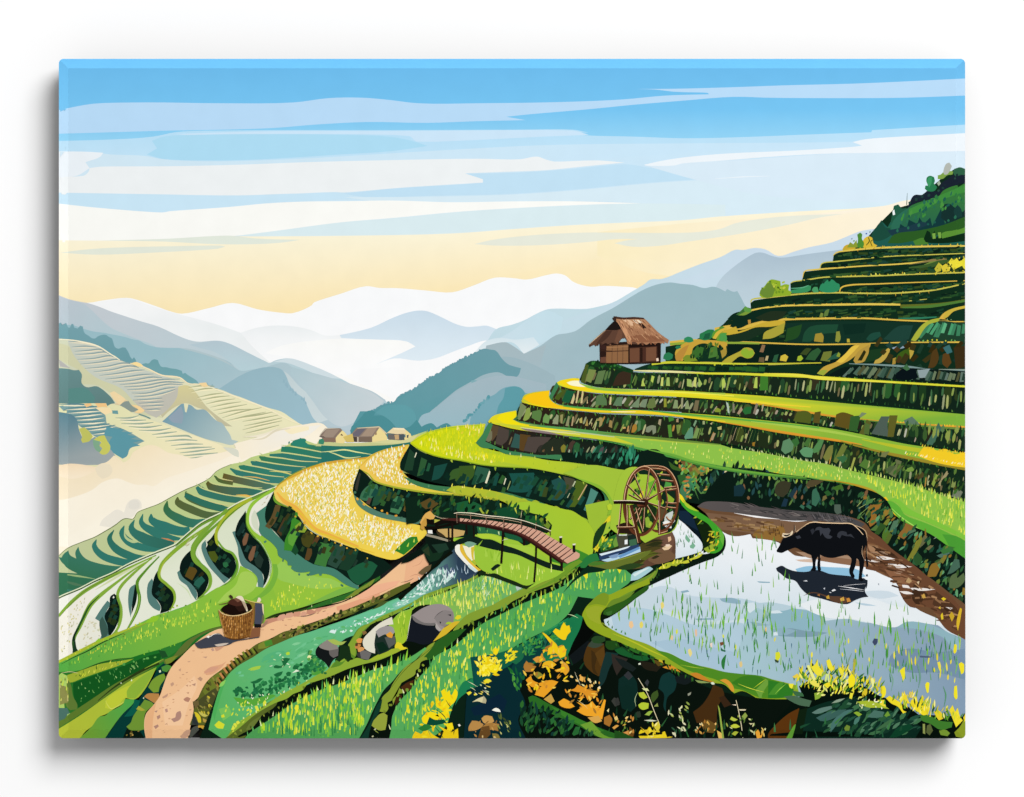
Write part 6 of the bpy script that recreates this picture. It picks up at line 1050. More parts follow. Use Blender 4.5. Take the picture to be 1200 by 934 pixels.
for q, c in (("675,655 720,630 745,640 720,665 690,670", "e8c9a0"), ("715,580 735,575 740,600 720,615", "e3b890"), ("700,630 730,628 725,645 705,645", "f0d8c0"), ("520,720 535,714 528,735", "fbf6ee"), ("600,725 640,705 660,712 620,730", "33301c"), ("440,770 520,735 560,740 480,780", "3a3818"), ("560,640 640,610 690,620 620,640", "2c3018")): F(c, q)
S("2c2a1c", [2, 12, 2], "540,630 620,605 690,600"); S("33341c", [2, 10, 2], "560,660 640,640 700,650"); S("40401f", [2, 8, 2], "580,700 640,690 680,690")
F("2a3f62", "245,705 330,685 430,650 520,628 500,670 400,690 320,715 250,740"); F("dfeef4", "245,695 330,675 420,650 460,640 440,655 340,685 260,708"); F("b9d8e8", "260,738 340,715 430,685 525,645 530,680 400,722 300,748"); F("6a9ac8", "370,710 440,680 520,645 525,660 440,700 390,722"); F("7f9cc0", "310,710 380,690 370,720 330,725")
F("67742c", "160,755 250,745 300,750 400,725 530,685 605,668 580,700 500,745 400,790 280,800 180,780"); F("4a7a2c", "160,760 260,748 300,760 200,775"); F("2c4420", "360,790 460,760 560,765 470,800 380,800"); S("8a9438", [2, 10, 2], "280,755 400,730 560,680")
F("a9cfd4", "460,880 470,832 540,800 590,782 615,798 560,840 510,870"); F("d6e8e8", "475,835 560,795 590,790 540,820 490,850")
F("2a7a3c", "110,760 180,700 230,690 250,740 180,760 150,790 120,790"); F("0e2a1c", "0,960 60,880 140,800 170,780 300,800 260,815 160,830 80,880 10,950")
F("6f982c", "-60,850 0,795 60,755 110,733 132,748 60,800 0,850 -60,895"); tuft("-40,890 40,820 130,760", 7, "0e2a1c 2f5a20 6f982c", (3, 6), (2, 3), -70, 30)

V(880, 580, 4.615)
pond = part("painted_pond", None, "flooded paddy reflecting the pale sky")
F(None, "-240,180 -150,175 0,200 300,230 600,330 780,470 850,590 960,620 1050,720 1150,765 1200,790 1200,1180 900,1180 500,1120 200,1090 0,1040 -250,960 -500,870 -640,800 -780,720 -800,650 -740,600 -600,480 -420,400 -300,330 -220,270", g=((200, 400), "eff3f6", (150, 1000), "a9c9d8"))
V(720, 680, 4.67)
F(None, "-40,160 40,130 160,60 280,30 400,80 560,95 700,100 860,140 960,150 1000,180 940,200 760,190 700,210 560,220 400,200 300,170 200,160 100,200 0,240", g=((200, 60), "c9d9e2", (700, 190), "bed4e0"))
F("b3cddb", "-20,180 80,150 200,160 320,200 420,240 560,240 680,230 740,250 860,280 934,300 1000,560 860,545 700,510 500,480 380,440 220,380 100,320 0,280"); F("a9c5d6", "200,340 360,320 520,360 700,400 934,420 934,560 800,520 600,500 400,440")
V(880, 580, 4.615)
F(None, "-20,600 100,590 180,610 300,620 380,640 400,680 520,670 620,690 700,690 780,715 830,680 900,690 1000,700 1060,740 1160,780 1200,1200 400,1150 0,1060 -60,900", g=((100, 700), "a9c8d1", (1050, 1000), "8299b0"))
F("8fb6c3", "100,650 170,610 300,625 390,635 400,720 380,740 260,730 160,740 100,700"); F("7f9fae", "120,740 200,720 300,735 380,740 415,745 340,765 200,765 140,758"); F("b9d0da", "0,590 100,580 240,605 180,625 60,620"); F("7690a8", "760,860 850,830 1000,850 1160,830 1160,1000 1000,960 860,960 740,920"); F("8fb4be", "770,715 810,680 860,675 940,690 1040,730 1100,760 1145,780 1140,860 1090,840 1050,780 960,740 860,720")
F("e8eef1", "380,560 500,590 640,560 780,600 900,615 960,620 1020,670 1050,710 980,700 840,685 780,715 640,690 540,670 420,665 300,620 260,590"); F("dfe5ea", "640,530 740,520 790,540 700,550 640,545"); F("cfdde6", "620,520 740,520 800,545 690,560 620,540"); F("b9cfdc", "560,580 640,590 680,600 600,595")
V(720, 680, 4.67)
for q in ("575,100 640,95 690,110 690,130 640,125 590,115", "740,225 800,235 860,245 760,250", "860,265 934,262 1000,275 934,300 880,300", "360,60 400,52 410,62 370,70", "780,5 850,8 850,14 790,12", "440,210 540,205 540,215 450,216"): F("8fb0bf", q)
for q in ("840,170 900,165 920,178 860,180", "700,130 760,120 780,150 740,180", "870,285 890,280 895,300 870,302"): F("d6e4ea", q)
mud = part("painted_mud_bank", None, "brown mud bank around the back of the flooded paddy")
V(860, 440, 4.17)
F("6a4c34", "-180,640 -130,620 0,620 100,640 300,660 450,672 560,690 640,720 690,790 800,880 870,934 960,990 1050,1060 1130,1120 1180,1180 1180,1300 1130,1270 1100,1240 1000,1190 880,1130 820,1050 800,1010 760,980 660,930 640,880 500,890 300,880 270,860 215,815 90,795 80,775 0,785 -60,760 -120,690")
F(None, "-180,640 -150,620 -120,615 0,620 100,638 300,660 450,672 560,692 640,725 620,740 500,720 400,710 300,715 200,700 100,690 0,670 -100,660", g=((-100, 640), "5a5352", (400, 690), "4c4a4a"))
F("7a5d46", "-140,670 0,685 100,695 240,705 360,715 300,770 240,790 100,780 80,770 0,760 -80,745"); F("8f6a34", "130,740 240,735 250,770 225,810 120,795 90,780"); F("a8886e", "300,860 420,870 560,880 650,900 640,930 500,910 360,890"); F("8a6a50", "640,880 680,880 760,960 800,1000 740,980 660,930")
S("f6f4f2", [1, 9, 1], "0,672 110,690 225,702"); S("efeff0", [1, 5, 1], "225,706 310,712 360,708")
scat("0,625 300,665 600,700 620,735 300,705 0,660", 80, "6a6260 3f3c3c 585050 77706c 353536", (6, 14), (.8, 1.6), 170, 15); scat("300,680 560,700 630,730 400,710", 40, "2f3032 6a6668 45444a", (5, 9), (.6, 1), 120, 12)
scat("-100,700 80,700 240,720 220,790 60,760", 50, "6a4c30 8a6a4c 5a3f2c a08058 7a5a34", (5, 12), (1, 2.4), 172, 12, 'quad'); scat("0,740 120,745 240,740 230,790 80,775", 18, "4a3420 6f4c22", (3, 6), (.8, 1.4), 95, 10)
V(880, 580, 4.615)
F("6a4630", "640,190 700,230 760,290 870,370 1000,480 1100,570 1158,630 1200,660 1200,810 1145,775 1060,730 1010,670 970,610 860,605 800,520 790,480 700,420 620,400 610,330"); F("a8805f", "630,260 700,280 780,340 700,330 640,300"); F("4a3222", "660,280 760,310 800,345 700,320"); F("3f2a1c", "880,480 960,540 900,600 870,560"); F("4f3524", "1000,520 1100,600 1150,660 1080,680 980,590"); F("8a6044", "720,400 800,420 900,470 820,480 760,450"); F("8f6a50", "380,330 520,345 620,360 620,390 500,375 370,355"); F("d6bba6", "240,350 340,345 330,365 260,358")
for q in ("660,335 720,332 780,345 720,350", "740,372 800,375 872,388 800,395 745,380", "815,485 850,490 860,505 820,500", "860,502 930,503 998,510 930,518 870,512", "800,520 850,522 880,535 830,535", "1050,605 1090,610 1080,620", "610,350 660,352 700,362 640,362"): F("ece6e0", q)
scat("640,220 760,300 900,420 1100,590 1158,660 1140,770 1000,640 860,590 760,440 650,390", 90, "7a5438 5a3c28 8f6a4a 3c281a a9825c 4f3422", (5, 13), (1, 2.6), 165, 22, 'quad'); scat("660,240 760,320 900,440 820,440 680,360", 24, "a98a70 b99a80 3a2a1c", (5, 12), (.7, 1.3), 172, 8)
for q, c in (("835,470 850,445 870,465 855,478", "b9986a"), ("920,545 935,532 945,555 930,560", "c9a04a"), ("1028,560 1040,552 1055,562 1040,572", "e3c82c"), ("1025,650 1035,635 1040,670 1030,675", "e0c62c"), ("1070,650 1085,630 1100,655 1085,685", "c9a52c"), ("1110,700 1120,640 1130,610 1140,615 1130,680 1118,735", "d9b42c"), ("1012,610 1022,602 1025,618", "e0c030"), ("895,470 910,465 905,485", "d9c09a")): F(c, q)
V(880, 580, 4.615)
sd = part("painted_reflection", None, "dark reflection of the buffalo on the water")
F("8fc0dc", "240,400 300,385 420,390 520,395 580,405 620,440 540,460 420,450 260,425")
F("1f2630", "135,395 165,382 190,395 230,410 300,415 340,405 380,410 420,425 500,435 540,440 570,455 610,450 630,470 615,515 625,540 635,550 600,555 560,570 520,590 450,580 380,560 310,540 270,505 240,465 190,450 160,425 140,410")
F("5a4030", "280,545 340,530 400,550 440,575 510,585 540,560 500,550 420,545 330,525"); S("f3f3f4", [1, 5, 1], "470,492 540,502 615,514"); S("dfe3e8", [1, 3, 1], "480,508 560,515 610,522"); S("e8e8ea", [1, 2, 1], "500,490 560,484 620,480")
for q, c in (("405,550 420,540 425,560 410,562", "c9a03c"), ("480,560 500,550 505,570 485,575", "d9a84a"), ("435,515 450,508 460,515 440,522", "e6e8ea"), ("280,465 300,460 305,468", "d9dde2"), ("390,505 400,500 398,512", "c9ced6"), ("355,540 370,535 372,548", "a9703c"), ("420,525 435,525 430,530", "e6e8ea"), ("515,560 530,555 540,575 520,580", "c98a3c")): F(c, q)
V(880, 580, 4.615)
sp = part("painted_rice_shoots", None, "young rice shoots standing in the flooded paddy")
SH = "4f9a34 3f8a34 6fb83a 3f8a44 5fa04a 8fc04a 357a4a"
scat("-780,650 -600,500 -300,350 -150,230 0,240 150,270 180,400 300,560 480,610 640,580 820,620 1000,700 1140,800 1140,1000 800,1060 400,1000 0,1000 -400,860 -700,740", 250, SH, (7, 15), (.8, 1.5), 90, 12, 'blade', 2.4)
scat("-760,660 -500,560 -200,560 100,640 500,680 900,740 1140,820 1140,1000 700,1000 200,960 -300,860 -650,760", 170, SH + " 4a9a34 7ac03c a9d04a", (10, 21), (1.1, 2), 90, 12, 'leaf', 3)
scat("-700,640 -300,600 200,700 700,760 1140,850 1140,1000 600,1040 0,960 -500,800", 50, "3a6a5a 3a5a5a 2f607a 4a7a7a", (4, 10), (.6, 1.1), 268, 8)
scat("-700,660 -200,640 300,760 1000,800 1140,900 1100,1000 300,960 -400,840", 14, "f0e43a e3d83a f0c878 d9e04a", (4, 8), (1.6, 2.8), 92, 12, 'leaf')
scat("720,820 1140,840 1140,1040 760,980", 24, "e8d82c f0e440 5f9a8a 7fae8a 6f9a9a", (6, 13), (1.4, 2.6), 92, 10, 'leaf', 3)
for q, c in (("655,795 665,775 685,778 682,800 668,815", "3f4a66"), ("1095,850 1100,805 1112,810 1110,845 1102,858", "e9df2c"), ("910,868 970,872 970,880 915,878", "4f5f78"), ("620,430 630,428 632,440 622,440", "4a5560"), ("612,455 630,460 628,490 620,510 618,480", "1f2630"), ("685,480 692,478 692,488", "5a6a78")): F(c, q)
V(720, 680, 4.67)
for q, c in (("575,340 595,335 598,350 580,360", "7a4a30"), ("580,360 590,375 610,385 605,392 582,385", "2f6a4a"), ("590,480 585,440 605,410 612,405 605,450 600,490", "2f7a3c"), ("880,430 880,395 900,390 908,415 895,440", "d9dc34"), ("875,432 900,440 895,452 880,445", "3a4a34"), ("255,150 252,125 265,115 272,140 262,158", "e9d878"), ("80,250 82,225 98,222 105,250 92,265", "f0c894"), ("140,260 138,235 150,222 158,245 150,262", "e6d868"), ("305,320 310,298 322,305 318,330", "e6c898"), ("405,400 402,380 415,372 425,400 415,420", "e9d888"), ("685,470 682,450 695,440 700,465 692,478", "e0c888"), ("440,290 440,270 450,265 452,300 445,310", "e6c0a0"), ("525,360 522,345 535,340 535,370", "f0d8c8")): F(c, q)
bf = part("painted_water_buffalo", None, "black water buffalo standing in the paddy facing left")
V(880, 580, 4.615)
S("101216", [12, 12, 13], "367,318 368,350 368,392"); F("101216", "358,388 362,340 376,340 374,385 378,402 372,416 362,412")
F("0f1115", "138,300 150,280 165,250 175,232 200,222 225,215 240,200 262,188 290,165 310,152 330,147 400,149 470,150 540,153 570,165 600,182 615,200 622,230 622,262 612,290 603,310 612,345 610,380 602,420 600,448 608,462 596,468 580,458 584,420 586,385 580,350 570,342 568,362 560,395 552,418 560,440 555,452 540,440 530,412 540,370 542,345 520,322 480,332 440,340 400,335 372,322 365,328 352,350 348,385 352,400 345,412 320,408 332,390 330,350 325,325 300,315 270,300 240,285 215,292 190,302 165,313 148,310 140,308")
hd = part("painted_horn", bf, "pale curved horn")
F("e3cfae", "166,222 172,205 190,208 210,206 222,192 228,200 220,215 200,225 180,230"); F("1a1a1c", "172,214 195,215 215,206 205,219 185,224"); S("3a3230", [2, 6, 3], "232,160 234,185 228,212"); S("d9c4a4", [1, 2], "238,165 238,195")
fr = part("painted_highlight", bf, "sunlit outline along the back")
S("f0cfa4", [2, 4, 5, 5, 5, 4, 3], "242,200 280,172 320,149 400,151 480,153 545,157 580,185 606,215"); S("d9b890", [2, 3, 3, 2], "548,160 590,175 618,195 628,235"); S("c9a888", [1, 3, 2, 1], "628,235 626,300 630,370"); S("c9a888", [1, 3, 1], "602,275 600,315 612,350"); S("b99878", [1, 3, 1], "320,150 270,178 245,205")
F("3a3d45", "345,195 352,178 372,172 390,180 420,178 430,190 420,215 440,225 430,235 405,232 385,205 375,222 370,190 355,190"); F("34373e", "465,225 470,205 490,195 515,200 520,215 540,210 560,235 540,225 510,222 490,215 480,235"); F("2c2f36", "320,190 335,180 345,195 330,215"); F("3a3d45", "240,225 262,218 270,232 250,238")
S("0f1115", [10, 8, 6, 9, 12, 4], "616,215 624,250 622,300 624,340 628,370 628,390"); S("101216", [1, 2], "235,215 255,205")
V(660, 530, 5.84)
rg = part("painted_pond_rim", None, "green grassy rim curling around the flooded paddy")
F("14240f", "930,440 1000,480 1040,560 1030,650 960,690 950,600 900,470")
F("0d1a12", "1010,470 1060,520 1105,570 1105,660 1060,710 960,750 860,790 760,835 640,890 540,940 440,1000 360,1060 300,1100 250,1140 360,990 470,920 600,860 700,800 850,740 940,700 1000,690 1060,640 1060,560")
F("3fa02c", "785,300 800,290 830,335 870,375 940,415 1000,455 1050,500 1095,555 1100,600 1085,660 1040,690 1000,690 1030,640 1030,560 990,490 930,455 860,410 810,360"); F("f0d828", "790,300 795,280 815,300 840,345 820,345"); F("a9c834", "815,320 850,350 930,405 900,400 840,370"); F("9ab034", "1030,560 1040,640 1010,680 990,690 960,660 1020,620"); F("63b23c", "1050,510 1098,565 1095,640 1075,600 1070,550")
tuft("900,440 960,480 1010,530 1040,600 1020,670", 7, "e3cf2c a9b834 2f5a20 14240f c9a830", (3, 8), (1.4, 2.6), 200, 40); scat("1000,500 1060,560 1060,680 990,700 980,600", 26, "c9b02c 6f8f2c 2c4a1c e0cc34 1a2a12", (3, 7), (1.4, 2.6), 60, 50, 'leaf')
F("6f9430", "340,990 420,930 500,880 600,830 650,790 640,830 600,880 560,890 540,910 440,980 360,1040"); F("8f9a34", "400,940 520,890 600,845 640,800 600,860 480,930 380,990")
for q in ("650,800 700,760 760,750 720,790", "700,770 770,740 820,735 780,780", "780,760 850,735 900,715 860,755", "860,740 930,700 960,690 930,720"): F(rnd.choice(["b9c030", "c9cc3a", "a9b834"]), q)
tuft("640,810 720,775 800,750 880,722 950,690", 4, "c9d034 e3dc34 a0b830 2c4a1c f0e860", (3, 7), (1.2, 2.4), 85, 35); tuft("560,910 640,860 720,820 800,785 900,745", 5, "0d1a12 1c3a1c", (3, 6), (2, 3.4), 95, 30)
V(560, 680, 4.67)
F("93a823", "940,-10 860,20 780,50 715,78 690,68 655,82 620,115 585,155 570,200 590,245 640,280 690,305 760,330 860,380 960,415 1060,440 1000,390 934,352 820,312 745,275 700,245 672,215 675,180 700,150 780,90 860,50 940,20")
F("7c9626", "715,78 690,68 655,82 620,115 600,140 650,130 700,140 715,110"); F("9cab2e", "590,160 640,140 690,150 665,185 670,215 690,245 640,230 600,200"); F("6a8a2a", "700,150 730,110 790,90 860,60 800,120 740,140"); F("2c5a1c", "690,165 740,135 800,110 860,70 934,20 934,45 870,95 800,145 730,190 700,195 685,185"); F("3a6a2c", "700,175 735,165 730,185 710,195")
F("0d160d", "675,180 700,190 730,190 860,100 934,40 800,150 715,205 690,215 680,235 720,265 690,250 670,215"); tuft("700,235 740,262 820,305", 5, "2f6a2c 4a8a34", (2, 4), (1.4, 2.4), 80, 25)
V(720, 680, 4.67)
F("8fa828", "-20,275 0,280 60,305 130,335 220,378 300,398 380,438 460,465 520,478 600,500 700,512 800,522 860,540 934,558 1000,575 1010,620 934,655 850,650 790,650 770,640 700,605 655,618 640,605 600,570 540,560 480,540 420,520 360,490 280,455 230,430 140,390 60,355 -20,325")
F("4f8a24", "220,378 300,400 380,438 460,465 600,500 700,512 800,522 860,542 960,570 960,640 850,645 790,640 700,600 650,590 560,545 480,520 400,490 330,450"); F("3a7a20", "700,525 800,530 830,560 780,600 700,590 640,560"); F("6fa03c", "770,600 830,540 850,555 810,620 800,660 785,690 790,640"); F("4a8a2c", "840,560 934,570 934,640 860,640 850,600"); S("b9c02c", [2, 8, 8, 2], "-10,290 100,335 200,385 290,425"); S("d9e04a", [1, 4, 1], "675,565 740,590 820,612"); S("b9cc3a", [1, 5, 1], "760,590 800,560 828,540"); S("7ab84a", [1, 5, 1], "880,630 934,595"); S("a9c03a", [1, 4, 1], "360,462 430,475 490,482")
F("d9942c", "260,475 310,465 360,500 370,510 340,530 310,505 270,495"); F("c9842c", "410,510 450,505 520,545 550,558 500,550 440,530"); F("d99a34", "575,545 610,540 650,580 655,610 640,605 620,575"); F("c9b02c", "245,430 270,445 265,460 240,445"); F("8aa05a", "440,545 480,550 530,560 460,560")

# ---------------------------------------------------------------- footbridge, water wheel, hut and basket
V(480, 580, 5.84)
bd = part("painted_terrace_bank", None, "dark grassy bank behind the footbridge")
F("0f261a", "-30,20 100,0 370,8 450,18 560,35 640,58 700,82 780,104 850,128 905,140 950,178 975,205 968,235 940,262 880,250 830,330 790,345 730,310 640,288 560,262 470,262 450,300 380,290 300,290 180,230 100,210 100,130 60,180 -20,200")
for q, c in (("300,60 420,40 520,90 400,130 330,120", "1d5a34"), ("560,110 700,80 760,110 740,160 600,140", "14482c"), ("460,215 640,240 640,285 560,265 470,265", "2c6a44"), ("650,260 760,290 780,330 720,310 660,290", "1c5a3a"), ("780,140 880,150 940,200 900,225 800,180", "1f5a2c"), ("60,60 140,20 200,60 130,110", "5a4a24"), ("100,110 150,90 165,120 130,130", "6a4a2a"), ("880,145 930,170 965,205 950,235 900,190", "6f8a2c")): F(c, q)
scat("0,40 370,20 700,95 900,150 950,230 640,150 300,120 100,180", 60, "1c4a2c 24582a 0a1a12 2a5a30 14382a 3a5a24", (5, 12), (2.4, 4.5), 60, 35, 'leaf', 3)
tuft("370,8 560,33 700,80 850,126 940,180", 9, "a9bd36 8fa634 c3c84a 2a4a1c", (3, 8), (1.2, 2.4), -80, 20); tuft("480,225 560,240 640,262", 10, "6fae5a 8fc47a c9dca0", (3, 6), (1, 1.8), -85, 12)
for q in ("475,90 488,85 500,110 515,125 500,130 485,110", "520,125 535,100 542,105 530,130"): F("9fae3c", q)
S("e3d9a8", [1, 3, 2], "770,100 765,130 762,155")
gl = part("painted_field", None, "lime grass and pale stone edge under the footbridge")
F("9cc63c", "450,270 560,285 640,320 760,340 860,380 960,450 1040,480 1060,520 1000,560 900,600 800,640 700,590 560,540 490,510 440,440 430,340"); F("b4d03c", "460,265 560,270 650,300 640,330 560,300 480,290"); F("a9cc44", "660,330 760,345 850,360 850,430 760,390 680,360")
F("12241c", "400,285 440,280 500,300 560,305 640,340 720,365 860,425 960,465 1050,490 1050,522 960,505 860,465 740,410 650,390 560,370 480,350 400,330 330,345 300,370 290,330 340,300")
F("12241c", "555,505 600,472 625,480 600,500 570,520"); F("1a2a16", "540,540 580,535 640,560 720,590 800,620 860,600 800,645 740,625 620,580 560,560 470,545 480,515")
scat("560,530 700,470 850,520 1000,520 1000,550 850,600 720,580", 40, "c3dc5a d9e84a a9d04a e3ec8a", (4, 11), (.7, 1.4), 92, 10); scat("460,350 640,400 640,470 500,490", 10, "a9d04a 8fbc34", (6, 14), (2, 4), 80, 30)
F("f5f3e6", "312,350 330,338 350,340 345,370 380,420 430,470 470,515 455,525 400,485 345,430 312,385"); F("e6bc3c", "345,340 360,335 372,380 410,440 460,490 490,512 470,520 420,475 370,420 345,375"); F("f8efd2", "362,345 400,350 440,345 445,440 425,450 390,410"); F("7aa58c", "375,328 400,318 440,325 460,335 430,350 405,360 385,345"); F("d9c03c", "420,360 445,350 440,440 460,480 430,440"); F("cfe0dc", "400,470 470,520 450,530 400,490")
ab = part("painted_bridge_abutment", None, "dark timber landing at the left end of the footbridge")
F("0d1a14", "100,285 180,260 250,300 320,320 300,370 260,410 200,450 150,490 120,450 100,400 60,420 0,455 -60,470 -30,430 60,370 110,320"); F("16301f", "80,370 120,330 160,400 240,380 200,440 140,460"); F("1f3a2c", "150,340 250,330 270,370 200,400")
F("0f140c", "-80,700 0,630 70,575 140,510 200,450 280,378 300,395 220,455 150,520 70,600 0,660 -60,720"); F("6a5a3c", "60,530 110,490 150,475 140,510 90,545"); F("2c3a24", "90,380 130,350 140,420 110,400")
F("e0ae5a", "70,190 105,130 140,108 175,145 165,165 120,170 110,200 90,215"); F("c99a44", "80,195 110,150 118,200 95,240 75,230"); F("b9b84a", "170,165 230,175 210,200 170,200")
F("c9a868", "190,235 270,230 380,245 370,275 300,290 210,275"); F("f0efe8", "125,240 155,240 158,265 125,262"); F("9a927c", "115,265 200,285 280,310 270,322 190,300 112,280"); F("3a3020", "180,240 230,270 250,290 195,275")
F("14100c", "115,160 165,175 165,205 118,195"); F("14100c", "98,215 200,212 300,185 330,180 340,200 260,215 180,232 110,235"); F("14100c", "165,195 230,165 330,160 340,185 240,195 180,215")
S("d9c9a8", [3, 5, 5, 4], "168,140 215,158 270,162 325,168"); S("3a2a1c", [2, 3], "175,150 320,178")
br = part("painted_footbridge", None, "arched wooden footbridge with plank deck and pale handrail")
legs = (("640,235 636,330 627,470", 16), ("867,345 862,470 852,598", 14), ("437,205 440,250 442,292", 10), ("293,190 293,260 292,320", 14), ("267,225 268,280 270,322", 12), ("388,205 390,240 392,270", 12), ("965,395 965,430 966,470", 16), ("1042,455 1040,480 1040,505", 18), ("782,290 783,315 784,345", 16), ("523,205 523,240", 6))
for t, w in legs:
    part("painted_post", br); S("1c1210", w, t)
part("painted_deck", br)
F("4a2420", "215,170 330,180 430,188 530,208 640,238 720,262 800,300 880,350 960,402 1040,458 1085,472 1085,455 1040,430 960,370 880,310 800,265 700,225 600,200 430,180 330,160 230,162"); F("2c1614", "330,182 500,205 640,232 720,258 800,298 900,362 1040,460 1035,470 900,380 790,305 700,265 600,240 480,215 330,192")
DK_ = "345,158 430,168 530,172 640,188 760,205 850,232 900,250 960,285 1060,342 1165,402 1160,428 1080,468 1040,440 960,385 900,340 840,300 780,268 720,245 640,222 530,200 430,185 345,180"
F("d6a48c", DK_)
tops = P("345,158 430,168 530,172 640,188 760,205 850,232 900,250 960,285 1060,342 1165,402"); bots = P("330,180 400,184 500,198 600,214 660,228 740,255 790,278 860,320 960,388 1075,466")
for i in range(1, 26):
    u = i / 26.0; a, b = at(tops, u), at(bots, u)
    S("2c1412" if i % 3 else "4a221e", [4, 6, 8], [a, ((a[0] + b[0]) / 2, (a[1] + b[1]) / 2 + .15), b])
    if i % 2: S("e6bca6", [2, 3.5], [(a[0] + 1.2, a[1] + .8), (b[0] + 1.4, b[1] - .3)])
S("5a2c26", [2, 5, 7, 7, 6], "345,182 500,200 660,230 780,275 900,345 1075,468")
part("painted_railing", br)
for t in ("323,122 326,150 328,190", "420,132 420,160 419,186", "525,142 527,170 529,205", "645,152 646,195 642,236", "765,165 766,200 764,232", "868,188 865,215 862,238", "960,245 962,262 962,278"): S("3a221c", [8, 8, 8], t); S("d0b090", [1.5, 1.5, 1.5], [(x - .5, y) for x, y in P(t)])
S("3a241c", [3, 4, 4, 3], "305,138 420,140 525,155 645,168 765,190 860,215 960,255"); S("efe3c6", [4, 6, 6, 5, 4], "303,126 330,121 420,124 525,140 645,152 765,172 865,204 968,246"); S("d9c4a0", [1, 3, 3, 2], "325,132 420,138 525,152 645,165 765,188")
for t in ("1034,288 1034,330", "1125,338 1125,390"): S("161414", [18, 18], t); 
F("e9e3d0", "1024,284 1045,282 1043,292 1026,294"); F("e9e3d0", "1115,334 1136,332 1134,343 1116,344"); S("e0dcc8", [1, 4, 1], "632,312 655,304 676,300")

V(660, 530, 5.84)
wb = part("painted_thicket", None, "grass and leaves seen through the water wheel")
F("a4c43c", "400,140 470,100 560,120 640,200 700,260 780,330 790,430 760,530 640,580 560,620 480,560 380,560 320,520 330,400")
F("132a1c", "540,100 640,90 780,240 790,430 740,540 650,560 640,470 660,330 690,250 600,160 520,150 480,200 440,230 480,130"); F("1c3018", "470,360 560,340 640,380 640,480 600,540 540,560 500,480"); F("6fae34", "580,210 620,190 640,230 600,290"); F("4f9a44", "700,200 740,210 740,250 690,240"); F("8fae34", "710,280 760,320 750,350 715,335"); F("e3d02c", "525,270 550,265 548,305 520,310"); F("8fae3c", "560,450 580,440 615,490 600,520 565,510"); F("5a4a30", "640,390 700,370 720,430 660,470"); F("c9d0c8", "700,430 750,400 765,470 720,520 690,490"); F("2a1c14", "360,500 440,480 500,520 480,560 380,555"); F("f0f0ec", "680,480 700,470 740,480 740,520 700,510")
scat("450,150 640,120 780,300 760,500 560,560 420,480", 40, "2c5a24 6f9a2c 1c3a1c 3f7a34 a9c034", (4, 9), (2, 4), 70, 40, 'leaf')
wh = part("painted_water_wheel", None, "brown wooden water wheel standing in the channel")
def ell(cx, cy, rx, ry, a0, a1, tilt=0, n=18):
    r = []
    for i in range(n + 1):
        a = math.radians(a0 + (a1 - a0) * i / n); x, y = rx * math.cos(a), ry * math.sin(a); t = math.radians(tilt)
        r.append((VX + (cx + x * math.cos(t) - y * math.sin(t)) / VS, VY + (cy + x * math.sin(t) + y * math.cos(t)) / VS))
    return r
part("painted_wheel_rim", wh, "far rim of the wheel")
S("6a3a24", [12, 14, 16, 14], ell(655, 322, 128, 222, -95, 110), False); S("dcae86", [4, 6, 5], ell(660, 322, 134, 228, -95, 5), False); S("3a1e14", [4, 5, 4], ell(650, 322, 120, 212, -60, 100), False)
part("painted_paddle", wh)
for t in ("545,97 600,95 655,95", "600,112 650,115 700,125", "640,150 690,155 730,160", "670,190 710,195 752,200", "690,245 735,240 772,236", "690,262 735,258 775,252", "700,375 740,380 772,383", "700,345 740,350 775,350", "680,500 720,490 745,478", "650,560 690,550 715,540", "705,440 720,460 745,470"): S("5a3220", 12, t); S("dcae86", [3, 5, 3], [(x, y - .8) for x, y in P(t)])
S("6a3c26", 8, "700,250 712,330 700,400 672,470"); S("c9946c", [1, 2, 1], "704,250 716,330 704,400")
part("painted_wheel_rim", wh, "near rim of the wheel")
S("5f3420", [22, 24, 20, 18, 22, 24, 26, 24], ell(540, 335, 120, 232, -90, 270, 4, 36), False); S("e0b48c", [5, 6, 5, 4], ell(542, 335, 126, 240, -180, -20, 4), False); S("2c1610", [3, 4, 4], ell(540, 335, 110, 220, 60, 250, 4), False); S("c08a64", [2, 3, 2], ell(540, 335, 108, 218, -170, -70, 4), False); S("a8704c", [2, 4, 2], ell(540, 335, 128, 240, 0, 90, 4), False)
part("painted_spoke", wh)
for t in ("558,335 485,152", "560,335 588,118", "555,340 435,222", "555,345 448,288", "565,335 640,172", "565,335 692,255", "565,340 698,385", "562,345 632,465", "558,345 545,545", "555,345 455,460", "550,350 480,530", "560,330 690,262"): S("4a2818", 12, t); S("e3b890", [3, 3], [(x + .3, y - .7) for x, y in P(t)])
F("3a1e14", "520,335 555,318 580,325 582,350 560,375 520,378 500,360"); F("6a3a24", "500,345 555,340 555,362 510,372")
S("f0dcc8", [2, 3], "632,170 660,330"); S("7a4a30", 12, "635,170 655,330 660,560"); S("e0c4a8", [3, 3, 3], "652,330 656,440 658,560")
part("painted_axle", wh)
S("1c100c", 22, "345,342 450,342 560,350"); S("f0dcc4", [4, 5, 3], "345,331 450,330 556,338")
part("painted_support", wh)
for t, w in (("397,352 388,450 376,562", 12), ("440,360 442,440 441,520", 12), ("460,360 490,480 522,620", 26), ("500,378 520,450 550,545", 10), ("372,516 430,515 492,514", 14)): S("4a2818", w, t); S("e3b890", [3, 5, 3], [(x - w / 15, y - (.9 if w == 14 else 0)) for x, y in P(t)])

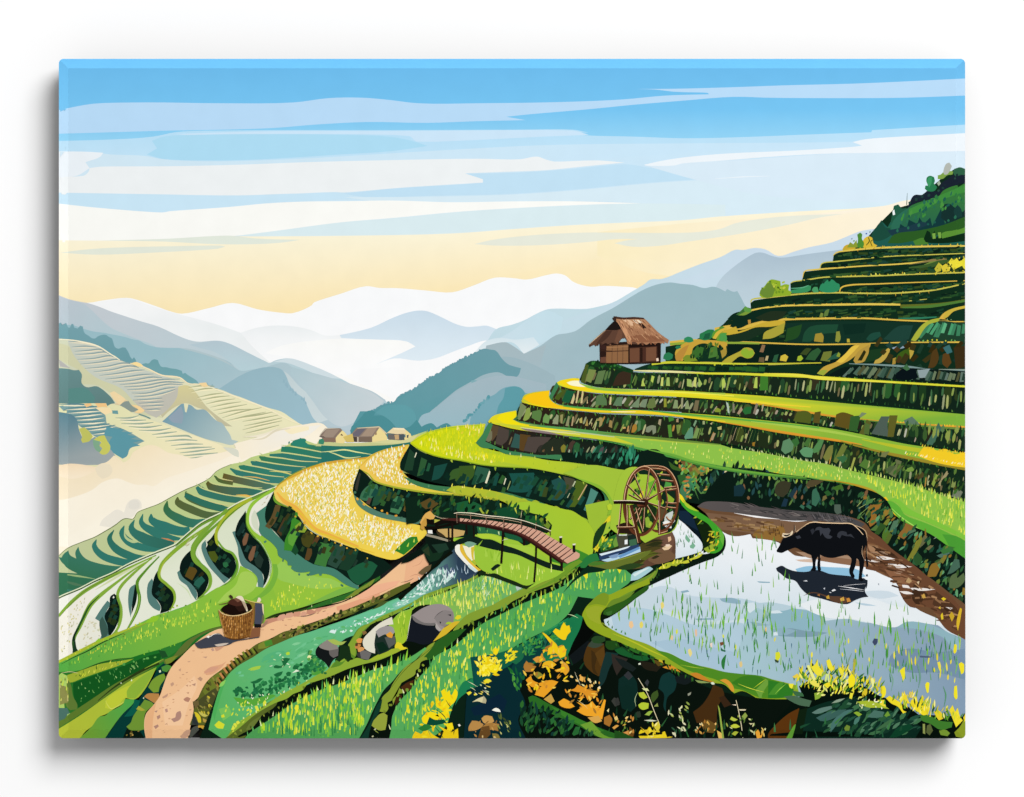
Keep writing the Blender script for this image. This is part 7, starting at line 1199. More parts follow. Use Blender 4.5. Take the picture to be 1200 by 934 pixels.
V(600, 290, 4)
hu = part("painted_hut", None, "thatched wooden hut on the terrace edge above the rice steps")
part("painted_wall", hu, "front wall with plank door")
F("2c1c18", "410,450 560,440 698,448 697,538 640,540 545,543 412,541", sm=False); F("8f6644", "443,462 545,455 546,541 440,541", sm=False); F("3a2420", "412,455 440,458 442,480 414,478", sm=False); F("6a4636", "415,515 440,512 442,541 414,541", sm=False)
for t in ("470,462 468,541", "495,460 494,541", "520,458 519,541"): S("6a4a34", 3, t)
S("4a3024", 4, "443,488 545,484"); S("3a241c", 5, "416,483 440,485 470,487"); S("a87a54", 3, "445,470 545,464")
part("painted_wall", hu, "side wall with dark panels")
F("4a2e24", "548,470 692,456 694,536 549,541", sm=False); F("6f4a36", "552,474 597,471 597,536 552,538", sm=False); F("76503a", "628,470 676,466 676,530 628,533", sm=False); F("2c1c16", "600,470 612,469 612,537 600,538", sm=False); F("241612", "680,458 694,456 694,536 682,534", sm=False); S("1c1210", 6, "548,455 548,541"); F("f3d8c0", "676,520 686,518 688,532 677,533", sm=False); F("221512", "545,450 700,447 694,462 548,470", sm=False)
S("20140f", 4, "410,542 545,545 697,540")
rf = part("painted_thatched_roof", hu)
F("5f4234", "442,384 400,418 360,455 372,462 385,456 392,464 405,455 415,448 425,455 440,447 450,455 470,446 485,452 500,444 515,428 530,425 540,440 545,452 600,455 545,400 500,375 470,375"); F("1f1816", "486,338 462,360 438,386 470,388 505,384 514,374")
F("6f4c3a", "500,384 518,392 515,420 505,440 490,448 480,440"); F("4a3228", "440,390 470,390 450,420 420,445 395,452")
F("a87858", "478,324 520,330 575,328 615,331 640,352 665,378 690,402 715,420 736,434 730,450 715,442 700,452 688,446 670,452 650,446 630,456 610,446 592,452 575,442 558,446 550,455 540,448 538,432 520,395 500,360 484,340")
F("b88862", "490,335 610,335 640,360 600,380 540,370"); F("8f5f44", "540,420 600,410 690,420 720,440 600,445 550,440"); F("4a2f24", "476,322 520,328 575,326 618,330 622,337 575,336 520,338 480,333")
F("e0b894", "520,340 545,338 572,352 565,368 548,362"); F("f0dcc0", "566,340 600,342 612,352 590,358"); F("2c1c18", "590,352 612,358 630,378 622,384 605,372"); F("d09a72", "505,345 515,345 560,430 552,445 530,410")
V(600, 290, 4)
it = []
for i in range(120):
    u, v = rnd.random(), rnd.random()
    x0 = 490 + 125 * u; y0 = 335; x1 = 545 + 185 * u; y1 = 450 - 8 * u
    x, y = x0 + (x1 - x0) * v, y0 + (y1 - y0) * v
    if v > .86: continue
    a = math.degrees(math.atan2(-(y1 - y0), x1 - x0))
    it.append((shape('blade', VX + x / VS, VY + y / VS, rnd.uniform(3, 7), rnd.uniform(.5, 1.1), a + rnd.uniform(-6, 6)), rnd.choice("9a6a4a c9946c 8a5a40 b98662 d0a078 7a4c36 a87452".split())))
dabs(it)
tuft("548,446 600,448 650,446 700,446 728,440", 8, "8a5a40 b07a56 6f4834", (2, 4), (1.6, 3), -75, 20); tuft("365,455 420,450 480,448 515,432", 8, "5f4234 7a543f 4a3228", (2, 4), (1.6, 3), -80, 20)
S("c9946c", [1, 4, 1], "486,330 505,365 530,410 545,448"); S("e0c098", [1, 3, 1], "438,388 395,425 362,455"); F("3a2a24", "470,330 490,322 488,345 476,342")

V(200, 680, 5.84)
bs = part("painted_basket_shadow", None, "blue grey shadow of the basket on the path")
F("41444f", "165,432 200,412 240,392 290,372 330,362 370,388 420,402 470,405 540,395 600,385 612,390 520,405 440,420 400,440 320,452 250,462 190,462"); F("cfc0b0", "300,440 360,430 400,428 380,440 320,452"); S("f0ece4", [1, 4, 4, 1], "240,392 270,385 300,368 345,368"); F("f8f5ec", "245,385 260,377 270,385 258,396")
F("a9806a", "640,290 665,275 660,295 640,315 620,322"); F("8a5a3c", "540,330 616,322 612,384 540,396")
F("484c5c", "576,152 600,148 630,158 637,240 622,300 575,298"); F("17161a", "574,298 622,300 620,322 574,322"); F("e8d8a8", "625,160 636,165 640,240 632,220"); S("1f1a18", [2, 4, 2], "578,305 600,308 622,304"); F("6a6a48", "628,235 642,250 635,285 620,300")
bk = part("painted_basket", None, "woven wicker basket filled with dark soil beside the path")
F("9a6a34", "328,200 350,225 410,240 480,232 540,215 560,195 578,160 578,240 570,300 555,345 545,385 500,398 440,406 400,400 372,385 362,330 345,280 335,240")
it = []
for i in range(17):
    u = (i + .5) / 17; x0 = 334 + 238 * u; x1 = 372 + 172 * u; sag = 1 - (2 * u - 1) ** 2
    y0 = 205 + 34 * sag - 12 * u; y1 = 385 + 16 * sag
    n = 9
    for k in range(n):
        v = (k + .5) / n; x = x0 + (x1 - x0) * v; y = y0 + (y1 - y0) * v
        it.append((shape('quad', VX + x / VS, VY + (y + 9) / VS, 2.7, 1.35, 90 + (u - .5) * 20), rnd.choice("c98f4a b07a38 d9a460 7a4c22 8f5f2c a8702f".split() if u < .7 else "a06a30 7a4c22 8f5f2c b07a38".split())))
dabs(it)
for i in range(1, 17):
    u = i / 17.0; x0 = 334 + 238 * u; x1 = 372 + 172 * u; sag = 1 - (2 * u - 1) ** 2
    S("5a3416", 3, f"{x0},{205+34*sag-12*u} {x1},{385+16*sag}")
S("5a3a1c", [2, 8, 8, 2], "372,385 410,400 470,402 545,383"); S("d0a060", [1, 4, 1], "328,205 345,280 372,385")
V(200, 680, 5.84)
part("painted_basket_contents", bk)
F("1c100c", "342,200 360,180 400,160 450,148 510,152 550,168 558,190 545,205 480,232 415,238 370,222"); F("4a2a20", "392,158 400,140 430,125 470,118 495,130 500,165 470,180 440,175 410,165"); F("7a5240", "430,125 465,115 485,135 460,150"); S("6a4a34", [2, 6, 4], "330,165 370,158 400,150"); F("3a2c20", "398,105 412,98 425,110 428,125 412,122"); F("2c1a14", "440,180 500,170 520,200 470,215")
F("e9dcc0", "445,118 465,106 490,110 508,145 525,190 530,212 520,212 505,175 485,140 462,125"); F("b9a488", "485,140 508,150 522,200 512,195")
part("painted_rim", bk)
S("e6c890", [3, 6, 6, 6, 4], "330,200 352,224 412,242 480,236 545,212 560,196"); F("8a7a30", "505,130 530,135 580,150 578,170 560,200 552,170"); S("e3cc7a", [3, 6, 5], "505,128 545,142 582,150 625,155"); F("ecdcc0", "590,148 600,118 612,118 620,135 612,150"); S("6a5a24", [2, 5, 2], "575,170 574,240 570,300")
V(560, 680, 4.67)
fo = part("painted_shaded_bank", None, "dark shaded bank with rocks below the pond rim")
F("0a130d", "500,430 560,330 600,270 640,300 700,320 780,340 860,385 960,425 1000,470 1100,500 1200,560 1300,600 1500,640 1680,650 1800,640 1900,640 2100,700 2300,760 2700,830 2700,920 -60,920 60,720 200,500 300,470 420,450")
F("070a08", "575,200 600,250 640,280 600,330 560,380 520,410 480,440 500,360 540,280"); F("12181a", "480,430 600,330 640,350 600,400 540,450 500,470")
for q, c in (("610,340 690,345 695,480 660,525 620,500 580,450 590,380", "7a4a16"), ("620,380 650,410 640,480 660,520 630,500", "5f3a14"), ("640,400 690,360 695,450 670,470", "8f5a1c"), ("600,360 625,325 690,350 640,370", "5a6a54"), ("620,320 640,305 695,308 698,330 665,345 630,340", "3a6a30"), ("700,330 760,330 780,370 720,380 698,360", "2f6a20"), ("745,370 800,365 850,400 830,425 770,400", "1f5a2c"), ("850,410 900,415 934,440 870,435", "225a2c"), ("700,390 770,400 720,480 690,560 660,590 665,520", "1f4644"), ("730,400 820,430 760,520 740,470", "4a3a34"), ("770,540 830,500 870,560 860,700 800,690 770,620", "123a34"), ("800,520 825,500 848,525 825,545", "55565a"), ("730,660 745,640 770,650 775,680 750,690", "5a5650"), ("860,730 875,715 892,730 885,750 865,750", "3f5a40"), ("820,640 840,650 850,690 830,690", "2a3a3a")): F(M(c, .4, "0c1612"), q)
V(720, 680, 4.67)
for q, c in (("20,600 60,570 110,590 120,680 90,720 40,700", "103830"), ("260,520 300,500 335,530 330,600 290,640 280,720 268,690 270,620 240,590", "164a48"), ("50,520 75,495 98,520 75,542", "4a4850"), ("165,560 180,540 190,555 180,580", "55555c"), ("330,530 370,515 440,540 390,570 340,560", "1c2226"), ("0,650 20,640 30,670 10,690", "4f4a48"), ("120,720 140,715 145,745 125,750", "44503c"), ("430,720 480,680 520,620 540,570 590,590 600,630 570,680 560,760 570,800 540,830 510,820 490,780 450,780", "6a3c14"), ("570,640 600,630 640,680 600,695", "54301a"), ("470,780 510,760 560,790 540,840 500,830", "a8742c"), ("845,860 860,830 934,770 960,740 960,860", "5a3410"), ("400,620 420,610 415,625 402,632", "f0f0d0"), ("205,620 235,600 240,630 210,670 200,650", "5f7f30"), ("0,420 60,440 120,480 100,500 40,470", "232a2c"), ("140,440 200,450 260,470 230,500 160,480", "33251a"), ("195,425 260,450 275,460 240,470", "8f6a24")): F(M(c, .4, "0c1612"), q)
F("1a5a2c", "0,380 40,365 80,395 120,410 180,415 210,425 150,440 80,420 20,400"); F("2c6a24", "40,345 100,370 180,400 230,425 180,415 100,390")
for q in ("130,455 142,450 145,460 132,462", "525,560 540,555 550,568 535,570"): F("e0e8d0", q)
tuft("60,360 160,400 260,440 360,500 480,545", 9, "0a130d 12301c 2f5a20", (3, 6), (2, 3.4), -80, 30)
V(560, 680, 4.67)
tuft("480,440 600,520 700,700 860,760 1000,800 1200,830 1400,800", 9, "163a22 1f4a2a 2a5a30 12301e 35662c", (6, 14), (1.4, 2.8), 80, 35); tuft("640,862 800,850 1000,858 1300,856 1640,858", 8, "1f4a2a 2f6a34 12301e 4a7a34 163a22", (6, 15), (1.2, 2.6), 85, 30)
tuft("760,345 860,395 960,435 1100,500 1180,540", 8, "2f6a24 3f7f2c 1c4a20", (3, 7), (1.6, 2.8), -80, 30)
lf = part("painted_foliage", None, "dark teal undergrowth between the two lower rice fields and the pond")
F(None, "-40,420 100,400 190,372 240,352 330,302 430,252 540,182 575,200 560,260 520,340 480,420 430,440 330,450 250,470 200,500 150,540 60,560 -20,580", g=((300, 330), "1c7a4a", (60, 520), "0f4a44"))
F("0a2a30", "-60,600 40,560 90,510 180,460 210,420 200,520 230,600 260,680 220,760 260,860 120,920 -80,920"); F("0c2436", "-40,700 40,660 120,620 160,660 140,720 60,730 -20,740"); F("0d3c3a", "180,490 250,400 330,330 400,290 420,340 330,420 260,500 230,600 200,560")
F("1f6a44", "180,380 240,350 250,420 210,460 170,440"); F("2c7a4c", "270,370 300,355 310,385 285,400"); F("1f5a4c", "330,320 360,310 390,350 360,380"); scat("180,380 330,310 500,230 480,300 380,380 260,420", 90, "1c7a4a 2f8a44 0f5a44 3f8f3a 3a9a54 0c3a2c 5a9a3c", (4, 11), (1.4, 3.2), 60, 60, 'leaf')
S("d9e8b0", [1, 4, 1], "492,185 520,192 548,205"); scat("180,500 250,520 280,600 230,640 190,560", 16, "2f7a34 1f6a2c 4f9a3a 145a34", (5, 12), (2, 3.4), 110, 25, 'leaf')
F("2c6a24", "275,640 300,630 380,670 480,720 560,760 650,800 760,840 830,862 760,870 640,850 560,800 470,760 380,720 290,680"); F("3a7f2a", "400,690 480,720 570,765 660,805 720,840 640,830 560,790 470,745"); F("6fa034", "560,790 620,770 700,850 760,866 690,866 600,820")
for q in ("395,760 420,740 425,770 400,790", "435,800 465,770 475,800 450,825", "480,820 500,770 530,760 520,800 495,825", "515,840 535,800 560,800 550,840 525,850"): F("2a6a34", q)
scat("230,700 300,690 420,730 500,800 500,862 230,862", 80, "123a24 2f6a2c 1c4a2c 0a241a 2a5a30 143a34 0f2a20", (6, 14), (2.4, 5), 70, 35, 'leaf'); scat("520,850 640,830 620,862", 8, "1f4a2c 2a5a3a", (5, 9), (2, 3), 80, 30, 'leaf')
def spray(name, label, petals, cols, seeds=0, area=None, L=(4, 9), w=(2, 4)):
    p = part(name, None, label)
    for c, q in petals: F(c, q)
    if area: scat(area, seeds, cols, L, w, 60, 80, 'leaf', 1.2)
    return p
spray("painted_flower_cluster", "bright yellow flowers between the two lower rice fields", (("f7e018", "20,470 60,430 90,450 120,480 100,510 60,500 50,520 20,520"), ("f3d41c", "420,0 421,0 421,1")), "f7e018 fbe82c f0d018 fff05a", 70, "0,440 60,405 110,440 120,490 60,530 -20,530", (4, 9), (1.8, 3.4))
scat("140,410 170,375 200,395 190,430 150,465", 20, "f7e018 fbe82c e3d834", (4, 8), (1.8, 3), 60, 60, 'leaf'); F("f6dc1c", "85,400 90,372 108,372 110,395 98,410"); F("f3dc20", "30,550 50,538 70,545 60,562 38,562"); scat("20,560 80,570 60,630 -20,640", 10, "e8ecc0 c9d8a0 e9d85a", (2, 6), (1, 2), 150, 20)
V(400, 740, 6)
spray("painted_flower_cluster", "big bright yellow flower cluster at the bottom edge left of the dark undergrowth", (("f7de18", "565,610 580,590 620,565 670,575 690,600 660,590 720,560 690,540 670,530 665,500 660,450 700,500 720,480 700,420 725,400 740,430 760,410 770,460 800,400 818,425 800,490 770,520 750,540 760,590 740,610 690,605 660,640 600,650 575,640"), ("f3d01c", "500,740 520,700 560,720 600,680 620,720 640,760 500,760"), ("f5d21a", "610,690 640,720 700,755 720,700 680,660 700,670 740,690 760,650 740,640 790,670 770,710 820,680 825,755 640,760"), ("f6dc1c", "730,650 780,640 790,680 760,700")), "f7e018 fbe62c f0c818 e8b820", 40, "560,600 700,450 800,440 760,600 820,700 640,740 510,740", (4, 9), (1.6, 3))
F("0d4a34", "620,600 660,620 720,620 740,640 700,650 640,660 600,650"); S("0f3a2c", [2, 6, 2], "660,540 720,590 740,620"); S("123a24", [2, 6, 2], "660,670 700,720 720,755"); S("14482c", [2, 6, 2], "735,480 760,520 780,540"); F("2a7a34", "540,680 600,650 640,670 580,700"); F("0d2a20", "790,700 800,680 790,730")
for q in ("880,430 905,418 918,430 895,448", "930,440 945,432 952,445 938,450", "1010,345 1040,332 1058,348 1030,362"): F("efe23a", q)
S("e0e6b8", [1, 5, 1], "888,350 920,365 958,388"); S("d9e0a8", [1, 5, 1], "905,390 925,400 945,415"); S("e3d8b0", [1, 5, 1], "990,410 1015,425 1042,448"); F("d9d0a0", "920,495 960,470 1000,455 1020,490 1000,500 960,490"); F("b9b08a", "1000,450 1020,480 1015,505 990,500")
F("f8f6e6", "1058,552 1085,536 1110,545 1122,565 1090,562")
F("f3f0e0", "820,655 830,648 840,660 828,668")
spray("painted_flower_cluster", "small tan dried flower head at the bottom edge", (("b98a4a", "895,670 920,625 960,630 1000,650 990,670 930,700 895,710"), ("c99a54", "985,610 1010,590 1060,595 1075,630 1040,650 1000,640"), ("a87a3c", "1000,660 1060,640 1110,650 1105,700 1060,690 1020,700 1000,740 985,700"), ("6a4a24", "985,670 1040,660 1050,720 1010,755 960,750"), ("8a7a3c", "1060,715 1100,720 1120,755 1070,755")), "b98a4a c99a54 8a6434 e0c080", 10, "900,680 1000,600 1100,650 1080,750 960,750", (3, 7), (1.4, 2.4))
scat("1100,600 1200,620 1200,750 1110,720", 16, "5a6a34 8a9a4a 3a4a24 c9c87a", (4, 9), (1.2, 2.4), 110, 30, 'leaf')
V(560, 680, 4.67)
spray("painted_flower_cluster", "yellow and orange leafy spray left of the dark rocks", (("f5d21a", "410,280 425,262 450,275 455,255 470,228 485,250 500,245 508,280 490,300 480,325 465,325 440,310"), ("f3cc1c", "388,360 400,350 370,310 350,285 365,290 410,330 430,350 440,370 470,355 482,385 478,415 450,425 430,400 405,400 380,410"), ("eeb824", "350,470 360,450 400,440 430,460 400,480"), ("e8a62c", "460,440 490,460 500,490 480,520 460,500 430,500 420,490 455,480"), ("d99a3c", "300,430 330,415 370,430 360,440 320,450"), ("b07a34", "250,470 265,440 290,460 320,470 300,500 260,500"), ("eea428", "262,545 290,520 300,545 330,560 310,600 350,580 310,570 400,545 440,555 400,600 360,640 310,625 340,590 290,580"), ("8a8a34", "300,510 330,500 360,520 330,540"), ("e09428", "500,600 530,590 545,570 580,585 610,600 650,605 655,630 620,640 600,655 580,620 540,610"), ("f0a82c", "440,665 470,645 500,660 530,690 500,700 450,685"), ("f3a82a", "540,715 570,690 540,665 600,680 625,660 650,690 670,700 690,650 700,655 690,710 680,760 640,745 590,740"), ("dca850", "600,750 660,740 680,770 640,780"), ("c9a04a", "360,650 400,620 420,660 400,675")), "f0b428 f5d21a e09a2c c98a34 f3c84a a8742c", 60, "260,440 400,320 480,380 490,520 420,600 330,640 260,580", (4, 9), (1.6, 3.2))
scat("440,640 560,570 660,600 690,700 620,760 520,700", 34, "f0a82c e8962a f5c44a c98a34 a87830", (4, 9), (1.6, 3), 50, 70, 'leaf'); scat("500,520 560,520 670,570 640,600 540,570", 14, "f3c870 e8e0a0 d9a04a", (3, 6), (1.4, 2.8), 120, 50, 'leaf')
for q, c in (("555,545 560,520 580,530 575,555", "efb454"), ("605,545 612,535 622,555 615,562", "f0d8a0"), ("655,585 668,578 672,592 660,595", "f3e0b0"), ("690,750 720,735 735,760 720,800 690,785", "a8702c"), ("745,750 760,740 768,760 752,768", "e9c878"), ("735,805 760,790 772,795 745,815", "d9a04a"), ("790,835 825,820 830,845 800,850", "e09a50"), ("830,800 855,830 850,855 825,850", "6f4a1c"), ("705,712 718,700 715,722", "f0e0a0")): F(c, q)
S("e8e0b8", [1, 3, 1], "530,500 548,545 562,575"); S("c9b070", [1, 3, 1], "430,400 470,450 500,500"); S("e3d098", [1, 3, 1], "545,655 580,680 600,700")
V(720, 680, 4.67)
def stem(label, spine, leaves, lc):
    p = part("painted_plant", None, label)
    S("efe2b8", [3, 4, 3], spine)
    for c, q in leaves: F(c, q)
stem("tall fern like plant with cream stem and round yellow green leaves at the bottom, left one of the pair", "130,535 180,620 215,710 248,790", (("b9c83a", "130,615 160,610 182,640 160,650 138,635"), ("b4c836", "130,680 150,668 188,672 185,700 155,708 135,695"), ("9ab848", "165,735 190,715 210,715 190,740"), ("d9e0a0", "150,590 180,590 190,605 160,600"), ("d9dcc0", "160,765 200,762 235,768 200,772"), ("8a9a4a", "215,690 235,670 240,690")), None)
stem("upright plant with cream stem and yellow green leaves at the bottom, right one of the pair", "665,655 680,720 695,800 702,862", (("b9c84a", "632,760 640,745 675,762 655,770"), ("c3cc40", "635,795 660,785 688,800 665,808 640,805"), ("b0bc3c", "640,840 660,825 678,830 660,850"), ("8fa44a", "695,745 715,722 728,740 710,765"), ("e3d8b0", "680,705 720,705 715,712 685,712"), ("d9d0a0", "735,780 760,782 745,790"), ("f0dcc0", "640,680 665,678 665,685")), None)
spray("painted_flower_cluster", "yellow flower with pointed petals at the bottom edge beside the stems", (("f0d424", "130,840 145,815 170,830 190,800 215,830 240,810 250,835 275,825 290,862 140,866"), ("e9c42a", "140,800 160,815 200,830 180,845"), ("d9c83a", "215,790 240,770 250,800 240,825 222,812")), "f5e23a e8c82c fff09a", 14, "130,830 200,790 270,820 285,860 140,862", (4, 8), (1.4, 2.4))
spray("painted_flower_cluster", "tiny orange blossom and pale stems at the bottom edge right of the stems", (("f0a838", "770,830 785,815 800,840 820,812 805,860 780,866"), ("e9c060", "560,820 590,840 600,866 570,866"), ("9ab04a", "565,680 575,700 600,866 592,866")), "e9c86a d9e0a0", 6, "730,840 830,820 820,860", (3, 6), (1.2, 2))
scat("270,700 420,680 400,860 300,860", 26, "8aa04a c9d0a0 4f7a34 2f5a3c e3e0b8 a9b85a", (4, 9), (1.2, 2.8), 110, 40, 'leaf'); scat("420,760 560,780 540,860 440,860", 18, "d9a850 efc070 a8702c e8d8a0", (3, 6), (1.4, 2.6), 90, 50, 'leaf'); scat("0,740 110,760 100,860 0,850", 18, "e0b04a c98a3c f0d080 6f8a34", (3, 7), (1.4, 2.8), 70, 60, 'leaf'); scat("620,720 760,720 800,860 620,860", 14, "9aac4a d9d89a 5a7a34", (3, 7), (1.2, 2.4), 100, 50, 'leaf')
S("8fae4a", [1, 4, 5], "570,690 580,780 592,862"); S("c9d8a0", [1, 3, 1], "128,610 112,650 118,690")
for q in ("355,700 370,682 372,695 358,706", "365,740 378,770 372,780", "380,800 392,820 385,828 372,800"): F("e3e4b0", q)
F("22501c", "0,820 40,830 110,862 0,870"); F("e8e040", "820,870 821,870 821,871")
V(900, 720, 5)
bu = part("painted_bush", None, "yellow tipped leafy bush along the pond rim at the lower right")
F("07120c", "180,420 260,380 400,400 560,420 640,470 720,500 820,540 900,600 1000,640 1080,640 1160,640 1180,740 0,740 0,680 100,560 160,500 200,470")
F("0d2a20", "200,560 400,500 600,520 800,600 900,660 860,725 300,725 180,700"); F("5a3410", "0,700 40,650 120,580 182,548 178,600 150,660 110,725 0,725"); F("5f9a34", "150,650 165,640 140,725 105,725"); F("0f2010", "180,560 230,545 200,700 150,700")
F("2f7a24", "0,385 60,395 120,410 150,440 140,480 60,490 0,490"); F("4a8f2c", "0,470 60,400 95,395 50,470"); S("93c84a", [1, 6, 1], "40,465 70,435 105,405"); F("4a6a50", "90,480 150,475 200,490 255,505 240,540 180,530 120,500"); F("3c6a44", "140,445 200,460 210,480 160,475")
LG = "1f4a30 2c5a38 16382a 3f6f48 4f7a5c 24503c 0d2a20"
scat("270,560 420,510 640,530 800,590 880,650 860,715 300,715", 90, LG, (8, 18), (3, 6), 35, 25, 'leaf', 3)
for q, c in (("255,575 300,550 370,535 375,550 330,570 280,582", "5f7f74"), ("280,605 330,580 380,560 350,600 310,625", "3c625c"), ("365,690 370,640 400,600 460,560 500,555 440,600 390,660", "47726a"), ("300,620 360,585 410,560 460,555 400,600 330,625", "3a6058"), ("500,640 510,610 540,595 530,625 510,645", "4a7a6a"), ("580,600 620,560 680,570 670,600 620,605", "4a7264"), ("620,685 660,650 720,610 740,620 680,660", "3f6a44"), ("710,720 760,660 830,640 850,660 790,700 740,720", "0f4028"), ("890,590 940,590 1000,620 1080,630 1075,660 1010,675 950,640 900,620", "3f7a2c"), ("1000,680 1040,675 1065,695 1050,712 1010,705", "7a9a34"), ("445,665 460,645 480,655 475,680 452,682", "6f8a34"), ("905,640 918,640 920,700 906,695", "8f9a54"), ("930,650 950,640 965,680 945,708 925,690", "5a6438"), ("1090,690 1120,660 1155,600 1170,640 1170,730 1100,715", "8a9a28"), ("520,510 600,505 680,535 710,553 640,545 590,545 540,525", "a9bc34"), ("500,575 520,568 550,585 530,598", "8aac34"), ("680,590 700,565 715,590 690,600", "6f9a34"), ("370,520 400,500 450,490 420,510", "8aa088"), ("270,460 300,455 325,460 300,490 275,500", "8fae3a"), ("190,360 180,310 220,350 245,385 220,380", "5a8f2c"), ("520,410 540,370 575,360 570,390 545,410", "1f5a2c")): F(c, q)
YB = "f3e63a f8f070 e9d92c c9d83a f6ee90 d9c82c a3c03a"
scat("140,400 230,300 330,320 480,340 560,400 640,400 680,470 560,470 400,470 260,450", 190, YB + " 4f8a2c 2c6a24 123018 6fa02c", (5, 13), (1.1, 2.6), 80, 40, 'leaf', 2)
for q, c in (("225,300 240,295 280,380 265,390", "eef08a"), ("250,310 275,290 290,260 295,300 320,330 310,360 285,355", "f0e23a"), ("340,270 360,260 385,320 370,335 350,310", "f3e63a"), ("410,320 425,305 445,345 430,360", "efe23c"), ("500,270 505,255 515,270 505,330 512,400 500,420 495,340", "b9b83a"), ("470,370 490,345 510,380 500,420 475,430", "f6e424"), ("325,410 350,398 378,405 375,425 340,428", "f0e02c"), ("480,460 500,455 490,495 475,490", "e9e03c"), ("550,470 560,435 580,435 578,465 560,485", "d9c02c"), ("665,490 668,420 680,415 690,440 682,480", "f3e42a"), ("240,395 270,385 300,400 300,425 270,420", "efe45a"), ("120,405 150,405 140,435 125,425", "f3ea3c"), ("140,365 170,345 185,360 160,375", "e9cf4a"), ("640,500 680,500 690,540 660,530", "efe03a"), ("600,375 615,370 622,400 610,430", "eef09a"), ("330,390 338,345 355,350 360,395 350,398 346,360 340,395", "d9e88a")): F(c, q)
tuft("150,440 260,400 420,420 560,450 640,500", 9, "4f8f2c 6fa834 8fc03c c9d83a e9e04a 2c6a24", (7, 15), (1.2, 2.4), 85, 30); tuft("640,520 780,540 900,590 1040,620 1150,650", 9, "4f8f2c 6fa834 c9d83a e9e04a 2c6a24", (6, 13), (1.2, 2.4), 85, 28)
tuft("60,690 200,660 400,640 600,660 800,700", 14, "24503c 2f6a3c 1c4a30 3f7a44", (8, 16), (1.6, 3), 60, 40); tuft("200,720 500,716 800,722", 14, "1c4a30 24583a 2f6a34", (6, 13), (1.4, 2.6), 80, 30)
YG = part("painted_flower_cluster", None, "yellow flowering tips along the lower right pond edge")
for q, c in (("690,490 710,475 750,500 780,520 790,560 810,570 790,580 760,540 720,520", "f0dc2c"), ("790,500 795,445 815,490 830,520 810,520", "f0d634"), ("830,520 855,480 870,480 880,540 890,490 905,470 910,510 940,480 935,540 940,580 910,590 885,575 850,550", "f3df28"), ("820,480 828,450 845,455 840,490", "e3c868"), ("970,570 990,555 1015,575 1025,610 1000,620 985,600", "e8cf2c"), ("1060,560 1080,530 1095,570 1110,545 1125,600 1140,620 1100,660 1080,610", "f0de34"), ("1040,545 1050,530 1055,570 1045,580", "e9e86a"), ("1140,590 1155,580 1160,610 1145,615", "e9cf34"), ("770,330 785,315 800,305 800,370 790,390 778,350", "f0e42c"), ("920,410 930,395 945,400 940,455 930,460", "f3e62c"), ("990,280 1005,275 1012,310 1000,325", "efe04a"), ("1115,290 1130,278 1148,290 1145,340 1130,350", "f0e12a"), ("1088,480 1090,420 1105,415 1108,490 1098,498", "f3e42a"), ("1085,220 1090,175 1100,175 1100,210 1092,230", "f0e02c")): F(c, q)
scat("700,500 880,480 1000,560 1140,600 1160,640 1000,620 860,580", 80, YB + " 4f8a2c 1f4a24 6fa02c", (5, 12), (1.1, 2.4), 85, 30, 'leaf', 2)
scat("420,480 640,500 700,560 560,560", 16, "f8f8d0 e9efb0 c9d87a", (2, 5), (.9, 1.8), 60, 60, 'leaf'); scat("180,430 420,440 640,470 600,500 300,480", 24, "0a1810 123018 f3f08a d9dc5a", (3, 7), (1.4, 2.6), 50, 60, 'leaf')
S("6f9f8a", [2, 10, 8, 2], "880,430 890,370 880,310 870,280"); S("7aa890", [2, 8, 2], "720,450 730,380 705,320"); S("5a9a6a", [2, 8, 2], "1030,540 1040,470 1025,420"); S("7fb09a", [2, 6, 2], "1035,200 1040,280 1025,350"); S("7fa080", [1, 7, 1], "455,320 475,260 490,225"); F("a9a850", "498,275 500,258 515,262 513,285")

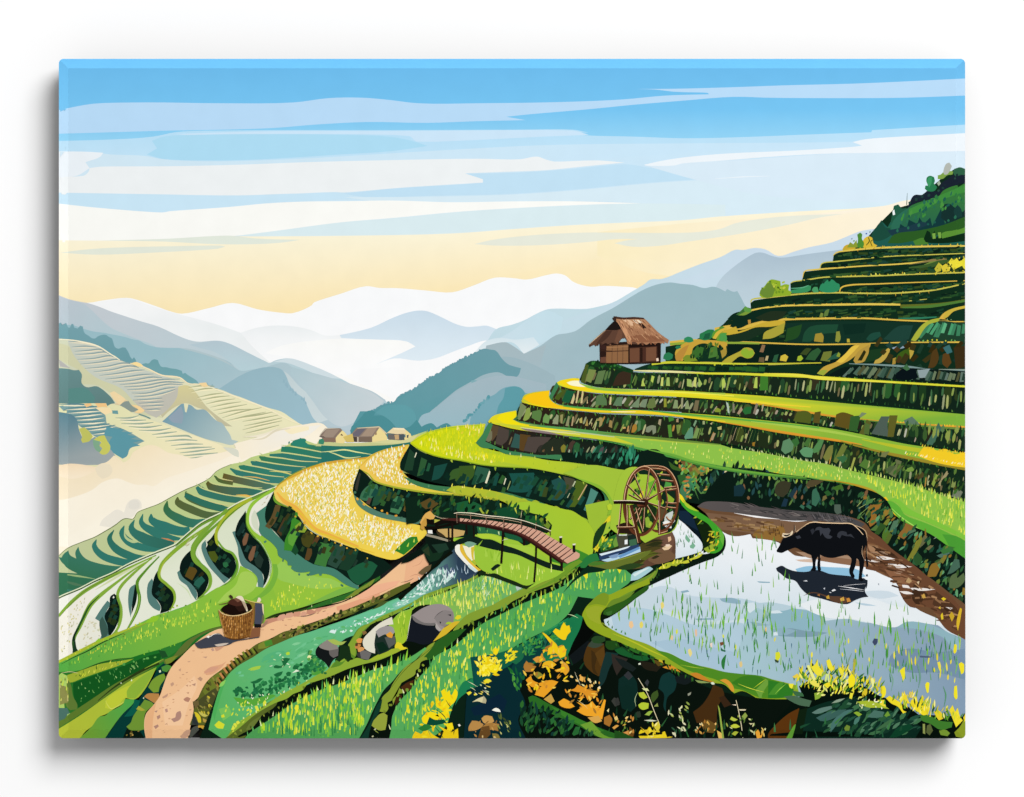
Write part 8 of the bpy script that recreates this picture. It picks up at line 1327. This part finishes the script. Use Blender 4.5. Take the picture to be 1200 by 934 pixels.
# ---------------------------------------------------------------- the wall and the stretched canvas
def plain(name, col, rough, noise=0.0):
    m = bpy.data.materials.new(name); m.use_nodes = True
    nt = m.node_tree; b = nt.nodes["Principled BSDF"]
    b.inputs["Roughness"].default_value = rough; b.inputs["Specular IOR Level"].default_value = 0.0
    n1 = nt.nodes.new("ShaderNodeTexNoise"); n1.inputs["Scale"].default_value = 60; n1.inputs["Detail"].default_value = 5
    r = nt.nodes.new("ShaderNodeMix"); r.data_type = 'RGBA'
    r.inputs[6].default_value = col + (1,); r.inputs[7].default_value = tuple(c * (1 - noise) for c in col) + (1,)
    nt.links.new(n1.outputs[0], r.inputs[0]); nt.links.new(r.outputs[2], b.inputs["Base Color"])
    return m
def box_mesh(name, x0, x1, y0, y1, z0, z1, mat, bevel=0):
    bm = bmesh.new(); bmesh.ops.create_cube(bm, size=1)
    for v in bm.verts:
        v.co = ((x0 + x1) / 2 + v.co.x * (x1 - x0), (y0 + y1) / 2 + v.co.y * (y1 - y0), (z0 + z1) / 2 + v.co.z * (z1 - z0))
    if bevel:
        bmesh.ops.bevel(bm, geom=[e for e in bm.edges if abs(e.verts[0].co.y - e.verts[1].co.y) > 1e-5], offset=bevel, segments=5, affect='EDGES')
    me = bpy.data.meshes.new(name); bm.to_mesh(me); bm.free(); me.materials.append(mat)
    o = bpy.data.objects.new(name, me); scene.collection.objects.link(o); return o
wall = box_mesh("wall", -4, 4, WALL_Y, WALL_Y + 0.1, -3, 3, plain("white painted wall", (0.83, 0.83, 0.83), 0.9, 0.01))
wall["kind"] = "structure"
root = bpy.data.objects.new("canvas_print", None); scene.collection.objects.link(root)
root.location = (0, 0, (467 - Y1) * U)
root["label"] = "wide canvas print of green rice terraces hanging on the white wall"
root["category"] = "canvas print"
bpy.context.view_layer.update()
made = {None: root}
k = (CAM_D + BEV_D * U) / CAM_D
body = box_mesh("stretched_canvas", (X0 + .6 - 600) * U * k, (X1 - .6 - 600) * U * k, BEV_D * U + .0004, BODY_D * U, (467 - Y1 + .6) * U * k, (467 - Y0 - .6) * U * k, plain("dark canvas edge", (0.03, 0.03, 0.03), 0.9, 0.06), 0.005)
hang = box_mesh("hanging_cleat", -0.25, 0.25, BODY_D * U, WALL_Y, 0.2, 0.26, plain("cleat wood", (0.4, 0.28, 0.18), 0.8, 0.2))
def adopt(o):
    o.parent = root; o.matrix_parent_inverse = root.matrix_world.inverted()
adopt(body); adopt(hang)
for p in PARTS:
    if not p.v:
        o = bpy.data.objects.new(p.name, None); scene.collection.objects.link(o); o.parent = made[p.parent]
        if p.label: o["label"] = p.label
        made[p] = o
    else: o = finish(p, made)
    made[p] = o
    if o.parent is root: o.matrix_parent_inverse = root.matrix_world.inverted()
print("relief", Z[0], "faces", sum(len(p.f) for p in PARTS), "parts", len(PARTS))
